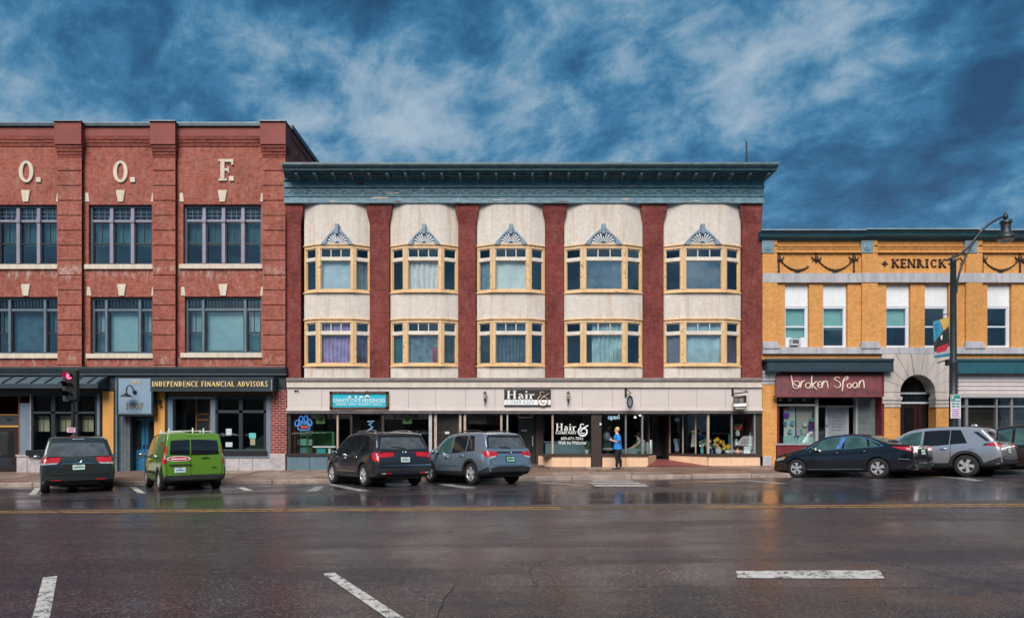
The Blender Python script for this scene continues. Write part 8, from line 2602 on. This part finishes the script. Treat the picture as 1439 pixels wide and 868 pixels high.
# ================================================================== people
M_SKIN = mat('skin', (0.62, 0.36, 0.27), .5, var=.08, scale=6)
M_LIP = mat('lip', (.42, .14, .12), .5)
M_EYE = mat('eye', (.03, .03, .03), .2)
def skin_obj(name, m, parent, verts, edges, radii, sub=2):
 me = bpy.data.meshes.new(name)
 me.from_pydata(verts, edges, [])
 me.materials.append(m)
 o = bpy.data.objects.new(name, me)
 _link(o, parent, ORG.get(parent.name, Vector((0, 0, 0))))
 sk = o.modifiers.new('skin', 'SKIN')
 sk.use_smooth_shade = True
 for sv, r in zip(me.skin_vertices[0].data, radii):
  sv.radius = r if isinstance(r, tuple) else (r, r)
 me.skin_vertices[0].data[0].use_root = True
 sb = o.modifiers.new('smooth', 'SUBSURF')
 sb.levels = sb.render_levels = sub
 bpy.context.view_layer.update()
 m2 = bpy.data.meshes.new_from_object(o.evaluated_get(bpy.context.evaluated_depsgraph_get()))
 o.modifiers.clear()
 o.data = m2
 m2.shade_smooth()
 return o
class Sk:
 def __init__(s): s.v, s.e, s.r, s.n = [], [], [], {}
 def add(s, key, p, r, to=None):
  s.n[key] = len(s.v); s.v.append(tuple(p)); s.r.append(r)
  if to is not None: s.e.append((s.n[to], s.n[key]))
  return s
def hand(sk, wrist, fdir, side, palm_n, tag_):
 """palm with five unequal bent fingers; fdir fingers, side towards the thumb, palm_n out of the palm"""
 f, sd2, pn_ = Vector(fdir).normalized(), Vector(side).normalized(), Vector(palm_n).normalized()
 w = Vector(wrist)
 sk.add(tag_ + 'palm', w + f * .045, (.030, .018), tag_ + 'wrist')
 for i, (off, L) in enumerate(((.026, .066), (.009, .076), (-.009, .070), (-.026, .054))):
  b = w + f * .085 + sd2 * off
  k = f'{tag_}f{i}'
  sk.add(k + 'a', b, .0095, tag_ + 'palm')
  sk.add(k + 'b', b + f * L * .5 + pn_ * .012, .0085, k + 'a')
  sk.add(k + 'c', b + f * L * .8 + pn_ * .035, .0075, k + 'b')
 t0 = w + f * .03 + sd2 * .034
 sk.add(tag_ + 't0', t0, .011, tag_ + 'palm'); sk.add(tag_ + 't1', t0 + f * .03 + sd2 * .018 + pn_ * .015, .0095, tag_ + 't0'); sk.add(tag_ + 't2', t0 + f * .052 + sd2 * .012 + pn_ * .032, .008, tag_ + 't1')

YPn = F - .95
pz = zpave(PX(868, YPn), YPn)
wm = thing('person', 'person with short fair hair in a blue top and black leggings reading a phone', 'person', (PX(868, YPn), YPn, pz))
# local frame: the woman faces -X; +Y is away from the camera
sk = Sk()
H = 1.0
sk.add('pelvis', (.02, 0, .90), (.135, .115)); sk.add('waist', (.015, 0, 1.05), (.125, .100), 'pelvis'); sk.add('chest', (.005, 0, 1.22), (.145, .115), 'waist'); sk.add('neckbase', (.0, 0, 1.385), (.075, .065), 'chest'); sk.add('neck', (-.015, 0, 1.44), (.052, .052), 'neckbase')
sk.add('headlow', (-.035, 0, 1.515), (.072, .082), 'neck'); sk.add('headtop', (-.025, 0, 1.605), (.078, .088), 'headlow')
for s_, k in ((-1, 'n'), (1, 'f')):
 sk.add(k + 'sh', (.005, s_ * .165, 1.345), .058, 'neckbase')
 sk.add(k + 'el', (.035 - (.03 if s_ > 0 else 0), s_ * .215, 1.085), .044, k + 'sh')
 wr = (-.19, s_ * .10, 1.135 + (.03 if s_ > 0 else 0))
 sk.add(k + 'wrist', wr, (.027, .024), k + 'el')
 hand(sk, wr, (-.85, -s_ * .35, .35), (0.1, 0, 1), (-.1, -s_, .1), k)
 sk.n[k + 'wrist']
 sk.add(k + 'hip', (.02, s_ * .085, .84), .092, 'pelvis')
 kx = -.045 if s_ < 0 else .065
 ax_ = -.05 if s_ < 0 else .145
 sk.add(k + 'knee', (kx, s_ * .090, .475), .060, k + 'hip'); sk.add(k + 'calf', ((kx + ax_) / 2 + .02, s_ * .09, .33), .055, k + 'knee'); sk.add(k + 'ank', (ax_, s_ * .09, .085), .040, k + 'calf')
 sk.add(k + 'toe', (ax_ - .15, s_ * .10, .035), (.036, .03), k + 'ank')
body = skin_obj('body', M_SKIN, wm, sk.v, sk.e, sk.r, 1)
def loft(rings, n=18):
 """rings: (cx, cy, z, rx, ry)"""
 rows = [[(cx + rx * math.cos(2 * math.pi * i / n), cy + ry * math.sin(2 * math.pi * i / n), z) for i in range(n + 1)] for cx, cy, z, rx, ry in rings]
 return MB().grid(rows)
def cloth(mb, name, m, parent): return mb.build(name, m, parent, smooth=70, world=False)
M_BTOP = mat('royal_blue_cloth', (.020, .22, .62), .8, var=.35, scale=9)
tb_ = loft([(.02, 0, .80, .175, .205), (.02, 0, .90, .170, .20), (.015, 0, 1.02, .150, .18), (.008, 0, 1.15, .150, .19), (.0, 0, 1.27, .150, .20), (.0, 0, 1.35, .125, .19), (-.002, 0, 1.395, .085, .11), (-.005, 0, 1.415, .065, .075)])
for s_, dx_ in ((-1, 0), (1, -.02)):
 tb_.tube([(.0, s_ * .13, 1.36), (.01 + dx_ * .3, s_ * .19, 1.31), (.022 + dx_, s_ * .212, 1.20), (.03 + dx_, s_ * .222, 1.13)], [.075, .078, .075, .078], 12)
cloth(tb_, 'top', M_BTOP, wm)
lb_ = loft([(.02, 0, .94, .14, .17), (.02, 0, .86, .15, .185), (.02, 0, .76, .13, .18), (.02, 0, .74, .05, .09)])
for s_ in (-1, 1):
 kx, ax_ = (-.045, -.05) if s_ < 0 else (.065, .145)
 lb_.tube([(.02, s_ * .085, .86), (.015, s_ * .09, .74), ((kx + .01), s_ * .092, .60), (kx, s_ * .092, .475), ((kx + ax_) / 2 + .03, s_ * .092, .34), (ax_ + .005, s_ * .09, .10)], [.10, .100, .085, .068, .070, .048], 14)
cloth(lb_, 'leggings', mat('black_jersey', (.010, .010, .012), .85), wm)
for s_, ax_ in ((-1, -.05), (1, .145)):
 shs = Sk(); shs.add('a', (ax_ + .035, s_ * .09, .055), (.050, .050)); shs.add('b', (ax_ - .06, s_ * .095, .048), (.047, .042), 'a'); shs.add('c', (ax_ - .17, s_ * .10, .034), (.036, .028), 'b'); shs.add('t', (ax_ + .02, s_ * .09, .10), (.048, .048), 'a')
 so = skin_obj('shoe', mat('black_shoe%d' % s_, (.012, .012, .013), .6), wm, shs.v, shs.e, shs.r, 2)
 MB().box(ax_ - .20, ax_ + .08, s_ * .095 - .045, s_ * .095 + .045, 0.0, .018).build('sole', mat('grey_sole%d' % s_, (.10, .10, .10), .8), so, world=False, bevel=.006)
hr = MB()
hr.ball((-.005, 0, 1.592), (.100, .098, .105), 14, 10)
hv = [(x, y, z) for x, y, z in hr.v]
hr.v = [((x if x > -.075 or z > 1.64 else -.075 + (x + .075) * .2), y, z + .008 * math.sin(40 * x + 31 * y)) if z > 1.525 or x > -.0 else (max(x, -.01), y * .9, max(z, 1.505)) for x, y, z in hv]
hr.build('hair', mat('fair_hair', (.62, .40, .20), .7, var=.4, scale=25), wm, smooth=60, world=False)
MB().ball((-.112, 0, 1.545), (.020, .012, .018), 8, 6).build('nose', M_SKIN, wm, smooth=60, world=False)
MB().ball((-.098, 0, 1.505), (.010, .022, .007), 8, 6).build('mouth', M_LIP, wm, smooth=60, world=False)
for s_ in (-1, 1):
 MB().ball((-.097, s_ * .031, 1.568), (.009, .012, .008), 8, 6).build('eye', M_EYE, wm, smooth=60, world=False)
 MB().ball((-.015, s_ * .088, 1.555), (.018, .010, .028), 8, 6).build('ear', M_SKIN, wm, smooth=60, world=False)
ph = MB().hexa([(-.325, -.045, 1.175), (-.325, .035, 1.175), (-.255, .035, 1.295), (-.255, -.045, 1.295)], [(-.316, -.045, 1.170), (-.316, .035, 1.170), (-.246, .035, 1.290), (-.246, -.045, 1.290)])
ph.v = [(x + wm.location.x, y + wm.location.y, z + wm.location.z) for x, y, z in ph.v]
tag(ph.build('phone', mat('pale_phone', (.45, .46, .48), .3)), 'pale phone held up in the hands of the blue-topped person', 'phone')

# seated client under a green cape in the second salon window, back three-quarters to the street
Yc = F + .75
fz = .30
cl_ = thing('person', 'person with dark hair and bare shoulder seated in the salon window under a green cape', 'person', (PX(897, Yc), Yc, fz))
k0 = PZ(606, Yc) - fz
sk = Sk()
sk.add('pelvis', (.10, 0, .52), (.15, .14)); sk.add('waist', (.10, 0, .70), (.13, .11), 'pelvis'); sk.add('chest', (.06, 0, .90), (.15, .115), 'waist'); sk.add('nb', (.03, 0, 1.05), (.075, .07), 'chest'); sk.add('neck', (.01, 0, 1.11), .052, 'nb')
sk.add('hl', (.0, 0, 1.19), (.075, .085), 'neck'); sk.add('ht', (.02, 0, 1.28), (.078, .088), 'hl')
for s_, k in ((-1, 'n'), (1, 'f')):
 sk.add(k + 'sh', (.05, s_ * .17, 1.01), .058, 'nb'); sk.add(k + 'el', (-.09, s_ * .22, .80), .046, k + 'sh'); sk.add(k + 'wrist', (-.27, s_ * .16, .70), (.028, .025), k + 'el')
 hand(sk, (-.27, s_ * .16, .70), (-1, 0, -.2), (0, -s_, .2), (0, 0, -1), k)
 sk.add(k + 'hip', (.06, s_ * .09, .50), .09, 'pelvis'); sk.add(k + 'kn', (-.34, s_ * .11, .50), .062, k + 'hip'); sk.add(k + 'an', (-.38, s_ * .11, .09), .042, k + 'kn'); sk.add(k + 'to', (-.52, s_ * .11, .04), .035, k + 'an')
skin_obj('body', M_SKIN, cl_, sk.v, sk.e, sk.r, 1)
cloth(loft([(.02, 0, .30, .42, .30), (.02, 0, .50, .36, .29), (.07, 0, .68, .24, .25), (.085, 0, .82, .19, .22), (.06, 0, .95, .165, .21), (.045, 0, 1.03, .12, .15), (.03, 0, 1.07, .075, .08)]), 'cape', mat('bottle_green_cape', (.025, .13, .045), .6, var=.4), cl_)
hr = MB().ball((.035, 0, 1.265), (.105, .105, .12), 14, 10); hr.ball((.09, 0, 1.17), (.07, .085, .10), 10, 8)
hr.build('hair', mat('dark_hair', (.014, .009, .008), .5), cl_, smooth=60, world=False)
MB().ball((-.085, 0, 1.22), (.018, .012, .016), 8, 6).build('nose', M_SKIN, cl_, smooth=60, world=False)
for s_ in (-1, 1): MB().ball((-.07, s_ * .031, 1.245), (.009, .012, .008), 8, 6).build('eye', M_EYE, cl_, smooth=60, world=False)
MB().ball((-.072, 0, 1.175), (.010, .022, .007), 8, 6).build('mouth', M_LIP, cl_, smooth=60, world=False)
sc3 = thing('salon_chair', 'dark salon chair holding the seated client in the second salon window', 'chair', (PX(897, Yc) + .1, Yc, fz))
xx, yy = sc3.location.x, sc3.location.y
MB().box(xx - .30, xx + .25, yy - .25, yy + .25, fz + .34, fz + .42).build('seat', M_CHAIR, sc3, bevel=.03)
MB().box(xx + .22, xx + .32, yy - .24, yy + .24, fz + .42, fz + .95).build('backrest', M_CHAIR, sc3, bevel=.03)
MB().lathe([(.24, 0), (.22, .03), (.05, .05), (.05, .34)], (xx, yy, fz), n=14).build('pedestal', M_ALU, sc3, smooth=45)
for s_ in (-1, 1):
 MB().tube([(xx + .24, yy + s_ * .27, fz + .44), (xx + .2, yy + s_ * .27, fz + .62), (xx - .24, yy + s_ * .27, fz + .60)], .022, 6).build('armrest', M_ALU, sc3, smooth=50)

# ================================================================== the other side of the street, seen only in the glass and wet road
M_OPP = [brick_mat('opposite_brick%d' % i, c, tuple(x * 1.2 for x in c), tuple(x * .7 for x in c)) for i, c in enumerate(((.30, .20, .15), (.42, .36, .30), (.28, .17, .13)))]
for i, (x0, x1, h, lab) in enumerate(((-46, -17, 8.5, 'brown brick row across the street behind the viewer, to the left'), (-16.6, 9, 7.0, 'buff brick row across the street directly behind the viewer'), (9.4, 44, 9.0, 'dark brick row across the street behind the viewer, to the right'))):
 b = thing('opposite_building', lab, 'building', ((x0 + x1) / 2, -4.2, 0), 'buildings across the street')
 holes = []
 n = int((x1 - x0) / 3.2)
 for k in range(n):
  xa = x0 + 1 + (x1 - x0 - 2) * k / n
  holes.append((xa + .3, xa + 1.6, 4.6, 6.3))
  if k % 2 == 0: holes.append((xa + .1, xa + 4.2, .8, 3.2))
 holes = [h_ for h_ in holes if h_[1] < x1 - .3]
 mb = MB(); wall_holes(mb, x0, x1, -.6, h, holes, -4.2, -.25)
 mb.poly([(x0, -4.2, -.6), (x0, -14, -.6), (x0, -14, h), (x0, -4.2, h)]); mb.poly([(x1, -4.2, -.6), (x1, -14, -.6), (x1, -14, h), (x1, -4.2, h)]); mb.poly([(x0, -14, -.6), (x1, -14, -.6), (x1, -14, h), (x0, -14, h)]); mb.poly([(x0, -4.2, h - .3), (x1, -4.2, h - .3), (x1, -14, h - .3), (x0, -14, h - .3)])
 mb.build('wall', M_OPP[i], b)
 MB().box(x0, x1, -4.2, -3.9, h - .5, h + .1).build('cornice', M_STONEW, b)
 for a, c_, e, f_ in holes:
  MB().box(a, c_, -4.44, -4.42, e, f_).build('window', M_CARGLASS, b)
